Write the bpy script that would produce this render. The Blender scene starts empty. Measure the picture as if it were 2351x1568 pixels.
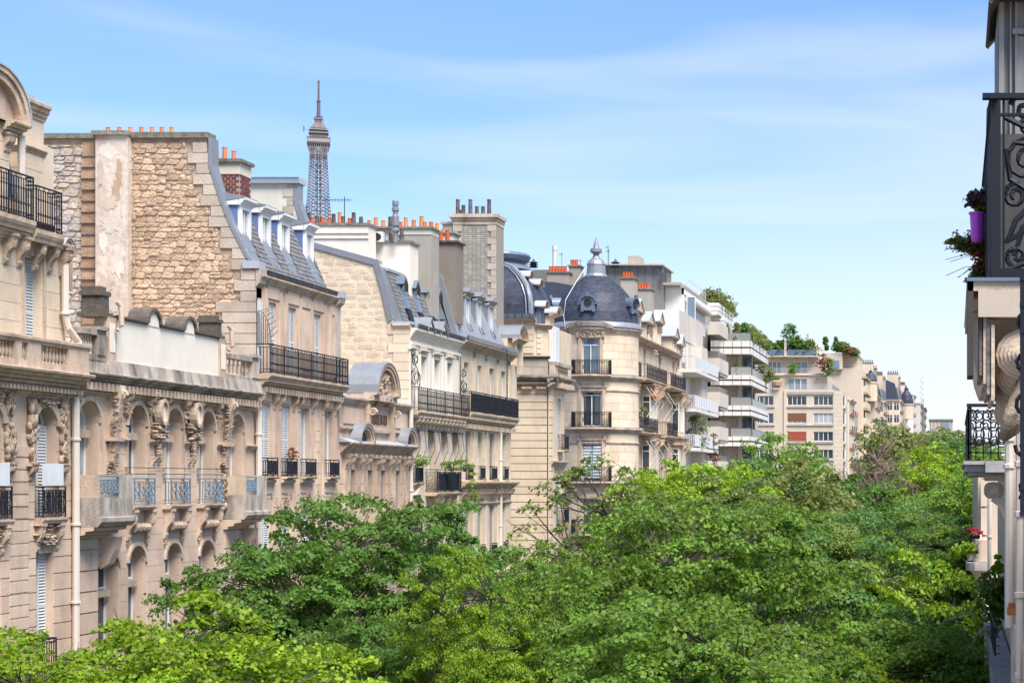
import bpy, math, random
import numpy as np
from mathutils import Matrix, Vector
random.seed(7)
PI = math.pi
# ------------------------------------------------------------------ camera
PX, PY, F, CZ = 2193.0, 1106.0, 4360.0, 16.5     # vanishing point / focal length of the photograph (2351 px wide), camera height
sc = bpy.context.scene
col = sc.collection
cd = bpy.data.cameras.new('camera'); cam = bpy.data.objects.new('camera', cd); col.objects.link(cam)
cam.location = (0, 0, CZ); cam.rotation_euler = (PI/2, 0, 0)
cd.sensor_width = 36; cd.lens = 36*F/2351
cd.shift_x = -(PX-1175.5)/2351; cd.shift_y = (PY-784)/2351
cd.clip_start = 0.1; cd.clip_end = 9000
sc.camera = cam
# ------------------------------------------------------------------ light
SUN_EL, SUN_AZ = math.radians(58), math.radians(140)     # azimuth measured clockwise from +Y: behind the camera, to its right
wd = bpy.data.worlds.new('World'); sc.world = wd; wd.use_nodes = True
nt = wd.node_tree; nt.nodes.clear()
def N(t, k, **kw):
    n = t.nodes.new(k)
    for a, b in kw.items(): setattr(n, a, b)
    return n
out = N(nt, 'ShaderNodeOutputWorld'); bg = N(nt, 'ShaderNodeBackground'); bg.inputs[1].default_value = 0.099
sky = N(nt, 'ShaderNodeTexSky', sky_type='NISHITA'); sky.sun_disc = False
sky.sun_elevation = SUN_EL; sky.sun_rotation = SUN_AZ; sky.air_density = 1.0; sky.dust_density = 0.6; sky.ozone_density = 2.2
tc = N(nt, 'ShaderNodeTexCoord')
tint = N(nt, 'ShaderNodeMix', data_type='RGBA', blend_type='MULTIPLY'); tint.inputs[0].default_value = 1
tint.inputs[7].default_value = (0.76, 0.88, 1.10, 1)
nt.links.new(sky.outputs[0], tint.inputs[6])
mp = N(nt, 'ShaderNodeMapping'); mp.inputs['Scale'].default_value = (1.0, 1.0, 7.5); mp.inputs['Location'].default_value = (3.3, 0.5, 1.3); mp.inputs['Rotation'].default_value = (0.0, math.radians(-12), math.radians(20))
nz = N(nt, 'ShaderNodeTexNoise'); nz.inputs['Scale'].default_value = 2.7; nz.inputs['Detail'].default_value = 5; nz.inputs['Roughness'].default_value = 0.42; nz.inputs['Distortion'].default_value = 0.5
nt.links.new(tc.outputs['Generated'], mp.inputs[0]); nt.links.new(mp.outputs[0], nz.inputs[0])
rp = N(nt, 'ShaderNodeValToRGB'); rp.color_ramp.elements[0].position = 0.50; rp.color_ramp.elements[0].color = (0, 0, 0, 1); rp.color_ramp.elements[1].position = 0.70; rp.color_ramp.elements[1].color = (0.42, 0.42, 0.42, 1)
nt.links.new(nz.outputs[0], rp.inputs[0])
# thin veil of cloud that thickens towards the horizon
sx = N(nt, 'ShaderNodeSeparateXYZ'); nt.links.new(tc.outputs['Generated'], sx.inputs[0])
hz = N(nt, 'ShaderNodeMapRange'); hz.inputs[1].default_value = 0.235; hz.inputs[2].default_value = 0.0; hz.inputs[3].default_value = 0.0; hz.inputs[4].default_value = 0.9; hz.interpolation_type = 'SMOOTHSTEP'
cx = N(nt, 'ShaderNodeClamp'); cx.inputs[1].default_value = -0.55; cx.inputs[2].default_value = 0.25; nt.links.new(sx.outputs[0], cx.inputs[0])
tl = N(nt, 'ShaderNodeMath', operation='MULTIPLY_ADD'); tl.inputs[1].default_value = -0.20; nt.links.new(cx.outputs[0], tl.inputs[0]); nt.links.new(sx.outputs[2], tl.inputs[2])
nt.links.new(tl.outputs[0], hz.inputs[0])
mx = N(nt, 'ShaderNodeMath', operation='MAXIMUM'); nt.links.new(rp.outputs[0], mx.inputs[0]); nt.links.new(hz.outputs[0], mx.inputs[1])
cl = N(nt, 'ShaderNodeMix', data_type='RGBA'); cl.inputs[7].default_value = (5.1, 5.3, 5.45, 1)
nt.links.new(mx.outputs[0], cl.inputs[0]); nt.links.new(tint.outputs[2], cl.inputs[6])
nt.links.new(cl.outputs[2], bg.inputs[0]); nt.links.new(bg.outputs[0], out.inputs[0])
sd = bpy.data.lights.new('sun', 'SUN'); sd.energy = 4.2; sd.angle = math.radians(32); sd.color = (1, 0.95, 0.88)
sun = bpy.data.objects.new('sun', sd); col.objects.link(sun)
sv = Vector((math.sin(SUN_AZ)*math.cos(SUN_EL), math.cos(SUN_AZ)*math.cos(SUN_EL), math.sin(SUN_EL)))
sun.rotation_euler = sv.to_track_quat('Z', 'Y').to_euler(); sun.location = (40, -40, 60)
sc.view_settings.view_transform = 'Standard'; sc.view_settings.look = 'None'; sc.view_settings.gamma = 1; sc.view_settings.use_curve_mapping = False
sc.view_settings.exposure = 0.97
sc.cycles.max_bounces = 5; sc.cycles.diffuse_bounces = 3; sc.cycles.transparent_max_bounces = 6; sc.cycles.caustics_reflective = False; sc.cycles.caustics_refractive = False

# ------------------------------------------------------------------ materials
MATS = {}
def mat(name, c, rough=.8, var=.12, nscale=3.0, namt=.18, bump=.0, bscale=20, spec=.3, metal=0, dirt=None, damt=.0, dscale=1.2, streak=None, hue=0.0, trans=None):
    if name in MATS: return MATS[name]
    m = bpy.data.materials.new(name); m.use_nodes = True; t = m.node_tree; b = t.nodes['Principled BSDF']
    b.inputs['Roughness'].default_value = rough; b.inputs['Specular IOR Level'].default_value = spec; b.inputs['Metallic'].default_value = metal
    at = N(t, 'ShaderNodeAttribute', attribute_name='var'); oi = N(t, 'ShaderNodeObjectInfo')
    ad = N(t, 'ShaderNodeMath', operation='ADD'); fr_ = N(t, 'ShaderNodeMath', operation='FRACT')
    t.links.new(at.outputs['Fac'], ad.inputs[0]); t.links.new(oi.outputs['Random'], ad.inputs[1]); t.links.new(ad.outputs[0], fr_.inputs[0])
    ge = N(t, 'ShaderNodeNewGeometry')
    no = N(t, 'ShaderNodeTexNoise'); no.inputs['Scale'].default_value = nscale; no.inputs['Detail'].default_value = 5; t.links.new(ge.outputs['Position'], no.inputs[0])
    # brightness = 1 + var*(rnd-.5)*2 + namt*(noise-.5)*2
    a1 = N(t, 'ShaderNodeMath', operation='MULTIPLY_ADD'); a1.inputs[1].default_value = 2*var; a1.inputs[2].default_value = 1-var-namt; t.links.new(fr_.outputs[0], a1.inputs[0])
    a2 = N(t, 'ShaderNodeMath', operation='MULTIPLY_ADD'); a2.inputs[1].default_value = 2*namt; t.links.new(no.outputs[0], a2.inputs[0]); t.links.new(a1.outputs[0], a2.inputs[2])
    hs = N(t, 'ShaderNodeHueSaturation'); hs.inputs['Color'].default_value = (*c, 1); t.links.new(a2.outputs[0], hs.inputs['Value'])
    if hue:
        h1 = N(t, 'ShaderNodeMath', operation='MULTIPLY_ADD'); h1.inputs[1].default_value = 2*hue; h1.inputs[2].default_value = .5-hue
        f2 = N(t, 'ShaderNodeMath', operation='FRACT'); f3 = N(t, 'ShaderNodeMath', operation='MULTIPLY'); f3.inputs[1].default_value = 7.3
        t.links.new(fr_.outputs[0], f3.inputs[0]); t.links.new(f3.outputs[0], f2.inputs[0]); t.links.new(f2.outputs[0], h1.inputs[0]); t.links.new(h1.outputs[0], hs.inputs['Hue'])
    cur = hs.outputs[0]
    if dirt:
        n2 = N(t, 'ShaderNodeTexNoise'); n2.inputs['Scale'].default_value = dscale; n2.inputs['Detail'].default_value = 8; n2.inputs['Roughness'].default_value = .68
        mpp = N(t, 'ShaderNodeMapping'); mpp.inputs['Scale'].default_value = streak or (1, 1, 1); t.links.new(ge.outputs['Position'], mpp.inputs[0]); t.links.new(mpp.outputs[0], n2.inputs[0])
        r = N(t, 'ShaderNodeMapRange'); r.inputs[1].default_value = .5-.12*damt; r.inputs[2].default_value = .68; r.inputs[3].default_value = 0; r.inputs[4].default_value = damt; t.links.new(n2.outputs[0], r.inputs[0])
        mi = N(t, 'ShaderNodeMix', data_type='RGBA'); mi.inputs[7].default_value = (*dirt, 1); t.links.new(r.outputs[0], mi.inputs[0]); t.links.new(cur, mi.inputs[6]); cur = mi.outputs[2]
    t.links.new(cur, b.inputs['Base Color'])
    if bump:
        n3 = N(t, 'ShaderNodeTexNoise'); n3.inputs['Scale'].default_value = bscale; n3.inputs['Detail'].default_value = 5; t.links.new(ge.outputs['Position'], n3.inputs[0])
        bp = N(t, 'ShaderNodeBump'); bp.inputs['Strength'].default_value = bump; bp.inputs['Distance'].default_value = .05; t.links.new(n3.outputs[0], bp.inputs['Height']); t.links.new(bp.outputs[0], b.inputs['Normal'])
    if trans:
        tr = N(t, 'ShaderNodeBsdfTranslucent'); ms = N(t, 'ShaderNodeMixShader'); ms.inputs[0].default_value = trans
        t.links.new(cur, tr.inputs[0]); t.links.new(b.outputs[0], ms.inputs[1]); t.links.new(tr.outputs[0], ms.inputs[2]); t.links.new(ms.outputs[0], t.nodes['Material Output'].inputs[0])
    MATS[name] = m; return m
DIRT = (.10, .085, .07)
PINKST = mat('pinkish limestone', (.62, .47, .355), var=.09, namt=.10, bump=.25, dirt=(.34, .22, .15), damt=.55, dscale=.9, streak=(1, 1, .5), hue=.008)
CREAM = mat('cream limestone', (.66, .54, .40), var=.08, namt=.08, bump=.25, dirt=(.42, .29, .18), damt=.45, dscale=.8, streak=(1, 1, .4), hue=.008)
TRIM = mat('carved limestone', (.57, .44, .33), var=.05, namt=.15, bump=.35, dirt=(.20, .14, .10), damt=.7, dscale=1.8, streak=(1, 1, .4))
CARVE = mat('carved ornament stone', (.50, .38, .28), var=.1, namt=.25, bump=.5, dirt=(.14, .10, .07), damt=.8, dscale=5)
WEATH = mat('weathered limestone', (.50, .43, .36), var=.12, namt=.2, bump=.4, dirt=(.07, .06, .05), damt=.95, dscale=1.3, streak=(1, 1, .35))
BLACKST = mat('soot blackened stone', (.085, .072, .06), var=.2, namt=.35, bump=.5, dirt=(.25, .2, .15), damt=.4, dscale=5)
MORT = mat('rough mortar', (.40, .305, .22), namt=.3, bump=.8, bscale=9, dirt=(.15, .11, .085), damt=.5, dscale=2.5)
RUBBLE = mat('rubble stone', (.50, .36, .245), var=.28, namt=.22, bump=.9, bscale=12, dirt=(.24, .155, .10), damt=.4, dscale=3, hue=.006)
GREYRUB = mat('grey render patches on rubble', (.50, .40, .30), var=.25, namt=.2, bump=.9, bscale=10, dirt=(.33, .335, .35), damt=.95, dscale=1.1, hue=.006)
RENDER = mat('old pale render', (.58, .505, .42), var=.03, namt=.18, bump=.6, bscale=5, dirt=(.28, .18, .12), damt=.75, dscale=.75, streak=(1.6, 1, .55))
RUSTST = mat('rust stained stone', (.42, .27, .17), var=.22, namt=.3, bump=.6, dirt=(.12, .09, .075), damt=.6, dscale=2)
GREYST = mat('grey beige stone', (.47, .40, .325), var=.13, namt=.15, bump=.4, dirt=(.24, .19, .14), damt=.5, dscale=1.5)
EWALL = mat('pale tan stone', (.62, .51, .38), var=.1, namt=.12, bump=.5, bscale=14, dirt=(.38, .27, .17), damt=.35, dscale=2.2, hue=.01)
EMORT = mat('pale mortar', (.64, .55, .44), namt=.12, bump=.5)
WHITEW = mat('white painted wall', (.76, .69, .585), var=.02, namt=.05, dirt=(.5, .46, .40), damt=.35, dscale=.8, streak=(1, 1, .3), bump=.1)
CREAMW = mat('cream painted wall', (.62, .58, .48), var=.02, namt=.06, dirt=(.42, .38, .3), damt=.3, dscale=.9, streak=(1, 1, .3))
GREYR = mat('grey cement render', (.36, .33, .29), var=.02, namt=.15, bump=.4, dirt=(.25, .21, .17), damt=.4, dscale=1.5)
BROWNR = mat('brown cement render', (.24, .20, .16), var=.02, namt=.12, bump=.3, dirt=(.15, .12, .1), damt=.4, dscale=1.1)
COPING = mat('mossy coping', (.24, .225, .18), var=.15, namt=.3, bump=.6, dirt=(.07, .065, .05), damt=.8, dscale=4)
GBRICK = mat('grey brick', (.35, .315, .265), var=.2, namt=.15, dirt=(.22, .18, .14), damt=.4, dscale=1.5)
RBRICK = mat('red brick', (.16, .045, .035), var=.35, namt=.2, hue=.02)
RMORT = mat('pinkish mortar', (.36, .28, .26), namt=.2)
SLATE = mat('blue grey slate', (.040, .047, .072), rough=.55, var=.3, namt=.25, spec=.3, dirt=(.10, .10, .10), damt=.25, dscale=2)
SLATEG = mat('weathered grey slate', (.17, .165, .165), rough=.6, var=.18, namt=.2, spec=.4, dirt=(.10, .095, .085), damt=.3, dscale=2)
ZINC = mat('zinc', (.27, .285, .31), rough=.42, var=.06, namt=.16, spec=.5, metal=.35, dirt=(.2, .2, .2), damt=.35, dscale=2, streak=(1, 1, .3))
ZINCL = mat('pale zinc', (.42, .45, .49), rough=.5, var=.05, namt=.12, spec=.5, metal=.25)
ZINCB = mat('plain blue zinc', (.115, .175, .34), rough=.6, var=.04, namt=.1, spec=.3)  # one even blue, used on the dormer cheeks
ZINCD = mat('dark blue zinc', (.14, .18, .24), rough=.5, var=.1, namt=.2, spec=.4, metal=.3)
IRON = mat('black iron', (.012, .014, .022), rough=.6, var=.1, namt=.2, spec=.25)
IRONB = mat('blue grey iron', (.13, .20, .26), rough=.5, var=.2, namt=.3, spec=.5)
IRONG = mat('dull iron', (.05, .05, .055), rough=.5, var=.2, namt=.2)
WFRAME = mat('white window paint', (.74, .74, .73), rough=.5, var=.03, namt=.03)
SHUT = mat('white louvred shutter paint', (.60, .60, .59), rough=.5, var=.05, namt=.05)
SHUTG = mat('grey louvred shutter paint', (.36, .345, .32), rough=.6, var=.1, namt=.1)
GLASS = mat('window glass', (.035, .045, .055), rough=.06, var=.4, namt=.3, nscale=.6, spec=.9)
CURT = mat('glass over pale curtain', (.36, .37, .37), rough=.1, var=.15, namt=.2, nscale=2, spec=.8)
GLASSB = mat('blue grey glass', (.12, .17, .22), rough=.08, var=.3, namt=.3, spec=.9)
POT = mat('terracotta', (.60, .215, .10), rough=.8, var=.16, namt=.15, dirt=(.25, .1, .06), damt=.4, dscale=3)
POTR = mat('red terracotta', (.52, .10, .035), rough=.8, var=.14, namt=.15)
POTD = mat('sooty clay', (.075, .06, .065), rough=.7, var=.25, namt=.3, dirt=(.25, .22, .2), damt=.5, dscale=4)
MODW = mat('white modern cladding', (.68, .66, .62), var=.04, namt=.05, dirt=(.48, .45, .4), damt=.3, dscale=.5, streak=(1, 1, .2))
MODC = mat('cream modern concrete', (.57, .51, .44), var=.05, namt=.08, dirt=(.4, .34, .28), damt=.3, dscale=.5, streak=(1, 1, .2))
LSTONE = mat('cream facade stone', (.60, .50, .385), var=.04, namt=.06, dirt=(.44, .34, .25), damt=.3, dscale=.4, streak=(1, 1, .3))
DARKM = mat('dark grey metal', (.17, .165, .155), rough=.6, var=.05, namt=.1)
BALG = mat('pale grey balcony panel', (.50, .53, .57), rough=.5, var=.05, namt=.08)
PIPE = mat('cream painted pipe', (.60, .53, .455), rough=.5, var=.04, namt=.1)
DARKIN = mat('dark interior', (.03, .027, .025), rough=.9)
RUSTY = mat('rusty metal', (.35, .13, .05), var=.2, namt=.4, nscale=12)
BARK = mat('bark', (.075, .06, .048), var=.1, namt=.3, nscale=6, bump=.4)
ASPH = mat('asphalt', (.05, .05, .052), var=0, namt=.2, nscale=1.5, bump=.3)
PAVE = mat('pavement', (.23, .215, .2), var=0, namt=.15, nscale=1)
GROUND = mat('ground earth', (.14, .13, .11), var=0, namt=.2, nscale=.1)
TOWERM = mat('brown painted iron', (.12, .10, .10), rough=.6, var=.1, namt=.15, nscale=.2)
TOWERL = mat('grey beige painted iron', (.33, .30, .285), rough=.6, var=.1, namt=.1, nscale=.2)
WOODG = mat('grey weathered timber', (.27, .265, .26), rough=.8, var=.1, namt=.25, nscale=5, dirt=(.1, .095, .09), damt=.5, dscale=2, streak=(6, 1, .4))
PURPLE = mat('magenta plastic', (.56, .07, .62), rough=.35, var=.0, namt=.05, spec=.5)
mat('grey glass screen', (.27, .27, .26), rough=.3)
def leafmat(name, c, **k):
    return mat(name, c, rough=.5, var=k.get('var', .34), namt=.22, nscale=.9, spec=.35, hue=k.get('hue', .022), trans=.5)
LF = dict(green=leafmat('mid green leaves', (.165, .285, .034)), bright=leafmat('bright green leaves', (.25, .38, .022)),
          dark=leafmat('dark green leaves', (.115, .22, .034)), lime=leafmat('lime leaves', (.235, .37, .022)), cool=leafmat('cool green leaves', (.12, .24, .055)),
          olive=leafmat('olive young leaves', (.20, .23, .06)), pale=leafmat('pale olive leaves', (.18, .25, .055)), rust=leafmat('rusty brown leaves', (.26, .12, .05), hue=.04),
          red=leafmat('red petals', (.6, .02, .02)), pink=leafmat('pink petals', (.55, .02, .14)), mauve=leafmat('faded mauve flowers', (.20, .13, .13)))

# ------------------------------------------------------------------ mesh building
WL = {}                                   # world location of every thing / part
def Yat(px, X): return F*X/(px-PX)
def Xat(px, Y): return (px-PX)*Y/F
def Zat(py, Y): return CZ+(PY-py)*Y/F
def ZX(py, px, X): return Zat(py, Yat(px, X))
class Fr:                                 # facade frame: s along, d outward, z up
    def __init__(f, ox, oy, ux, uy):
        l = math.hypot(ux, uy); f.o = (ox, oy); f.u = (ux/l, uy/l); f.n = (uy/l, -ux/l); f.curv = False
    def P(f, s, d, z): return (f.o[0]+f.u[0]*s+f.n[0]*d, f.o[1]+f.u[1]*s+f.n[1]*d, z)
    def brk(f, a, b): return [a, b]
    def axes(f, s): return Vector((*f.u, 0)), Vector((*f.n, 0))
class CFr:                                # curved frame round a vertical axis, s=0 faces -Y
    def __init__(f, cx, cy, r, step=.35): f.c = (cx, cy); f.r = r; f.step = step; f.curv = True
    def P(f, s, d, z):
        a = s/f.r; return (f.c[0]+(f.r+d)*math.sin(a), f.c[1]-(f.r+d)*math.cos(a), z)
    def brk(f, a, b):
        n = max(1, int(math.ceil((b-a)/f.step))); return [a+(b-a)*i/n for i in range(n+1)]
    def axes(f, s):
        a = s/f.r; return Vector((math.cos(a), math.sin(a), 0)), Vector((math.sin(a), -math.cos(a), 0))
def LEFT(X): return Fr(X, 0, 0, 1)        # facade facing the street from the left: s = world Y
def FRONT(Y): return Fr(0, Y, 1, 0)       # wall facing the camera: s = world X
def RIGHT(X): return Fr(X, 0, 0, -1)      # facade facing the street from the right: s = -Y
def link(name, data, parent, loc=(0, 0, 0)):
    o = bpy.data.objects.new(name, data); col.objects.link(o)
    if parent is not None: o.parent = parent
    o.location = loc
    return o
def setp(o, label=None, cat=None, group=None, kind=None):
    if label: o['label'] = label
    if cat: o['category'] = cat
    if group: o['group'] = group
    if kind: o['kind'] = kind
    return o
def thing(name, loc, label, cat, group=None):
    o = link(name, None, None, loc); WL[o] = Vector(loc); return setp(o, label, cat, group)
class MB:
    def __init__(b): b.v = []; b.f = []; b.a = []; b.cv = 0.0
    def q(b, *ps):
        i = len(b.v); b.v += ps; b.f.append(tuple(range(i, i+len(ps)))); b.a.append(b.cv)
    def box(b, fr, s0, s1, d0, d1, z0, z1, rv=False):
        if rv: b.cv = random.random()
        br = fr.brk(s0, s1); i = len(b.v)
        for s in br: b.v += [fr.P(s, d0, z0), fr.P(s, d1, z0), fr.P(s, d1, z1), fr.P(s, d0, z1)]
        n = len(br); fs = [(i, i+1, i+2, i+3), (i+4*n-4, i+4*n-1, i+4*n-2, i+4*n-3)]
        for k in range(n-1):
            j = i+4*k
            for e in range(4): fs.append((j+e, j+4+e, j+4+(e+1) % 4, j+(e+1) % 4))
        b.f += fs; b.a += [b.cv]*len(fs); return b
    def prism(b, fr, prof, s0, s1):        # (d,z) profile extruded along s
        br = fr.brk(s0, s1); i = len(b.v); m = len(prof)
        for s in br: b.v += [fr.P(s, d, z) for d, z in prof]
        n = len(br); fs = [tuple(range(i, i+m)), tuple(range(i+m*(n-1), i+m*n))[::-1]]
        for k in range(n-1):
            j = i+m*k
            for e in range(m): fs.append((j+e, j+m+e, j+m+(e+1) % m, j+(e+1) % m))
        b.f += fs; b.a += [b.cv]*len(fs); return b
    def plate(b, fr, pts, d0, d1):         # (s,z) outline extruded along d
        i = len(b.v); m = len(pts)
        b.v += [fr.P(s, d0, z) for s, z in pts]+[fr.P(s, d1, z) for s, z in pts]
        fs = [tuple(range(i, i+m)), tuple(range(i+m, i+2*m))[::-1]]+[(i+e, i+m+e, i+m+(e+1) % m, i+(e+1) % m) for e in range(m)]
        b.f += fs; b.a += [b.cv]*len(fs); return b
    def band(b, fr, outer, inner, d0, d1): # ring between two open polylines of equal length (s,z)
        for k in range(len(outer)-1):
            b.plate(fr, [outer[k], outer[k+1], inner[k+1], inner[k]], d0, d1)
        return b
    def tube(b, pts, r, n=4, r2=None):
        pts = [Vector(p) for p in pts]; i = len(b.v); m = len(pts); up = Vector((.13, .31, .94))
        for k, p in enumerate(pts):
            t = (pts[min(k+1, m-1)]-pts[max(k-1, 0)])
            if t.length < 1e-9: t = Vector((0, 0, 1))
            t.normalize(); a = t.cross(up)
            if a.length < .05: a = t.cross(Vector((1, 0, 0)))
            a.normalize(); c = t.cross(a); rr = r+(r2-r)*k/(m-1) if r2 is not None else r
            for e in range(n):
                w = 2*PI*(e+.5)/n; b.v.append(tuple(p+a*(rr*math.cos(w))+c*(rr*math.sin(w))))
        fs = [tuple(range(i, i+n))[::-1], tuple(range(i+n*(m-1), i+n*m))]
        for k in range(m-1):
            j = i+n*k
            for e in range(n): fs.append((j+e, j+(e+1) % n, j+n+(e+1) % n, j+n+e))
        b.f += fs; b.a += [b.cv]*len(fs); return b
    def line(b, fr, pts, r, n=4): return b.tube([fr.P(*p) for p in pts], r, n)
    def lathe(b, c, prof, n=12, sx=1, sy=1, a0=0, a1=2*PI):
        i = len(b.v); m = len(prof); full = abs(a1-a0-2*PI) < 1e-6; nn = n if full else n+1
        for k in range(nn):
            a = a0+(a1-a0)*k/n
            b.v += [(c[0]+r*math.sin(a)*sx, c[1]-r*math.cos(a)*sy, c[2]+z) for r, z in prof]
        fs = []
        for k in range(n):
            j = i+m*k; j2 = i+m*((k+1) % nn)
            for e in range(m-1): fs.append((j+e, j2+e, j2+e+1, j+e+1))
        if full:
            fs += [tuple(i+m*k for k in range(n))[::-1], tuple(i+m*k+m-1 for k in range(n))]
        b.f += fs; b.a += [b.cv]*len(fs); return b
    def blob(b, c, rx, ry, rz, seed=0, n=6, m=4, rot=0, rough=.2):
        rd = random.Random(seed); i = len(b.v); ca, sa = math.cos(rot), math.sin(rot)
        b.v.append((c[0], c[1], c[2]-rz))
        for k in range(1, m):
            ph = -PI/2+PI*k/m
            for e in range(n):
                a = 2*PI*e/n; g = 1+rd.uniform(-rough, rough); x = rx*math.cos(ph)*math.cos(a)*g; y = ry*math.cos(ph)*math.sin(a)*g
                b.v.append((c[0]+x*ca-y*sa, c[1]+x*sa+y*ca, c[2]+rz*math.sin(ph)*g))
        b.v.append((c[0], c[1], c[2]+rz)); t = len(b.v)-1; fs = []
        for e in range(n):
            e2 = (e+1) % n; fs.append((i, i+1+e2, i+1+e)); fs.append((t, t-n+e, t-n+e2))
            for k in range(m-2): fs.append((i+1+n*k+e, i+1+n*k+e2, i+1+n*(k+1)+e2, i+1+n*(k+1)+e))
        b.f += fs; b.a += [b.cv]*len(fs); return b
    def build(b, name, m, parent=None, label=None, cat=None, group=None, kind=None, smooth=False):
        if not b.v: return None
        wl = WL.get(parent, Vector((0, 0, 0)))
        me = bpy.data.meshes.new(name)
        if parent is None:
            vs = np.array(b.v, dtype=float); c = Vector(((vs[:, 0].min()+vs[:, 0].max())/2, (vs[:, 1].min()+vs[:, 1].max())/2, vs[:, 2].min())); o = link(name, me, None, c); wl = c
        else: o = link(name, me, parent)
        me.from_pydata([(x-wl[0], y-wl[1], z-wl[2]) for x, y, z in b.v], [], b.f)
        if any(b.a): at = me.attributes.new('var', 'FLOAT', 'FACE'); at.data.foreach_set('value', b.a)
        if smooth: me.polygons.foreach_set('use_smooth', [True]*len(me.polygons))
        me.materials.append(m); WL[o] = Vector(wl)
        return setp(o, label, cat, group, kind)
def raw_mesh(name, v, f, m, smooth=False):
    me = bpy.data.meshes.new(name); me.from_pydata(v, [], f); me.materials.append(m)
    if smooth: me.polygons.foreach_set('use_smooth', [True]*len(me.polygons))
    return me
CUBE_F = [(0, 3, 2, 1), (4, 5, 6, 7), (0, 1, 5, 4), (1, 2, 6, 5), (2, 3, 7, 6), (3, 0, 4, 7)]
def unit_block(bev=0.0):                 # x,y,z in -.5..+.5 ; outward face is +y... bevelled front
    if not bev: return [(-.5, -.5, -.5), (.5, -.5, -.5), (.5, .5, -.5), (-.5, .5, -.5), (-.5, -.5, .5), (.5, -.5, .5), (.5, .5, .5), (-.5, .5, .5)], CUBE_F
def rough_block(seed):                   # outward face is +y, a bulging irregular stone
    rd = random.Random(seed); v = []; f = []
    j = lambda a: rd.uniform(-a, a)
    xs = [-.5, -.2, .2, .5]; zs = [-.5, 0, .5]
    for z in zs:
        for x in xs:
            ex = abs(x) > .4; ez = abs(z) > .4
            yy = .46 if not (ex or ez) else .3
            v.append((x*(.93 if ez and ex else 1)+j(.05), yy+j(.16), z*(.9 if ex and ez else 1)+j(.06)))
    for b_ in range(2):
        for a in range(3): i = b_*4+a; f.append((i, i+1, i+5, i+4))
    n = len(v); ring = [0, 1, 2, 3, 7, 11, 10, 9, 8, 4]
    for r in ring: v.append((v[r][0], -.5, v[r][2]))
    for k in range(len(ring)): f.append((ring[k], n+k, n+(k+1) % len(ring), ring[(k+1) % len(ring)]))
    return v, f
BLK = [unit_block()]; RGH = [rough_block(k) for k in range(7)]
_mc = {}
def pieces(name, items, m, parent, shapes=None, limit=300, key=None):
    """items: (centre, ax, ay, az) full-size axis vectors. The nearest ones are objects, the rest one mesh."""
    shapes = shapes or BLK; wl = WL[parent]
    cp = Vector((0, 0, CZ))
    def size(it):
        c = Vector(it[0]); a, b_, d = (Vector(x) for x in it[1:4]); dd = (c-cp).length; vd = (c-cp)/dd
        return -(a.cross(d).length*abs(a.cross(d).normalized().dot(vd)) if a.cross(d).length > 0 else 0)/dd/dd
    items = sorted(items, key=size) if len(items) > limit else items
    for k, it in enumerate(items[:limit]):
        si = (k*7+int(abs(it[0][1])*13)) % len(shapes); kk = (name, m.name, id(shapes), si)
        if kk not in _mc: _mc[kk] = raw_mesh(name, *shapes[si], m)
        o = bpy.data.objects.new(name, _mc[kk]); col.objects.link(o); o.parent = parent
        c = Vector(it[0])-wl; a, b_, d = it[1:4]
        o.matrix_basis = Matrix(((a[0], b_[0], d[0], c[0]), (a[1], b_[1], d[1], c[1]), (a[2], b_[2], d[2], c[2]), (0, 0, 0, 1)))
    rest = items[limit:]
    if rest:
        V = []; Fc = []; A = []
        for k, it in enumerate(rest):
            sv_, sf = shapes[k % len(shapes)]; n = len(V); c = Vector(it[0])-wl; a, b_, d = it[1:4]; r = random.random()
            V += [(c[0]+x*a[0]+y*b_[0]+z*d[0], c[1]+x*a[1]+y*b_[1]+z*d[1], c[2]+x*a[2]+y*b_[2]+z*d[2]) for x, y, z in sv_]
            Fc += [tuple(n+i for i in q) for q in sf]; A += [r]*len(sf)
        me = raw_mesh(name+'_mass', V, Fc, m); at = me.attributes.new('var', 'FLOAT', 'FACE'); at.data.foreach_set('value', A)
        o = link(name+'_mass', me, parent); o['kind'] = 'stuff'; WL[o] = Vector(wl)
def fbox(fr, s0, s1, d0, d1, z0, z1):    # item for pieces() from a frame box
    u, n = fr.axes((s0+s1)/2); c = Vector(fr.P((s0+s1)/2, (d0+d1)/2, (z0+z1)/2))
    return (c, u*(s1-s0), n*(d1-d0), Vector((0, 0, z1-z0)))
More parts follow.
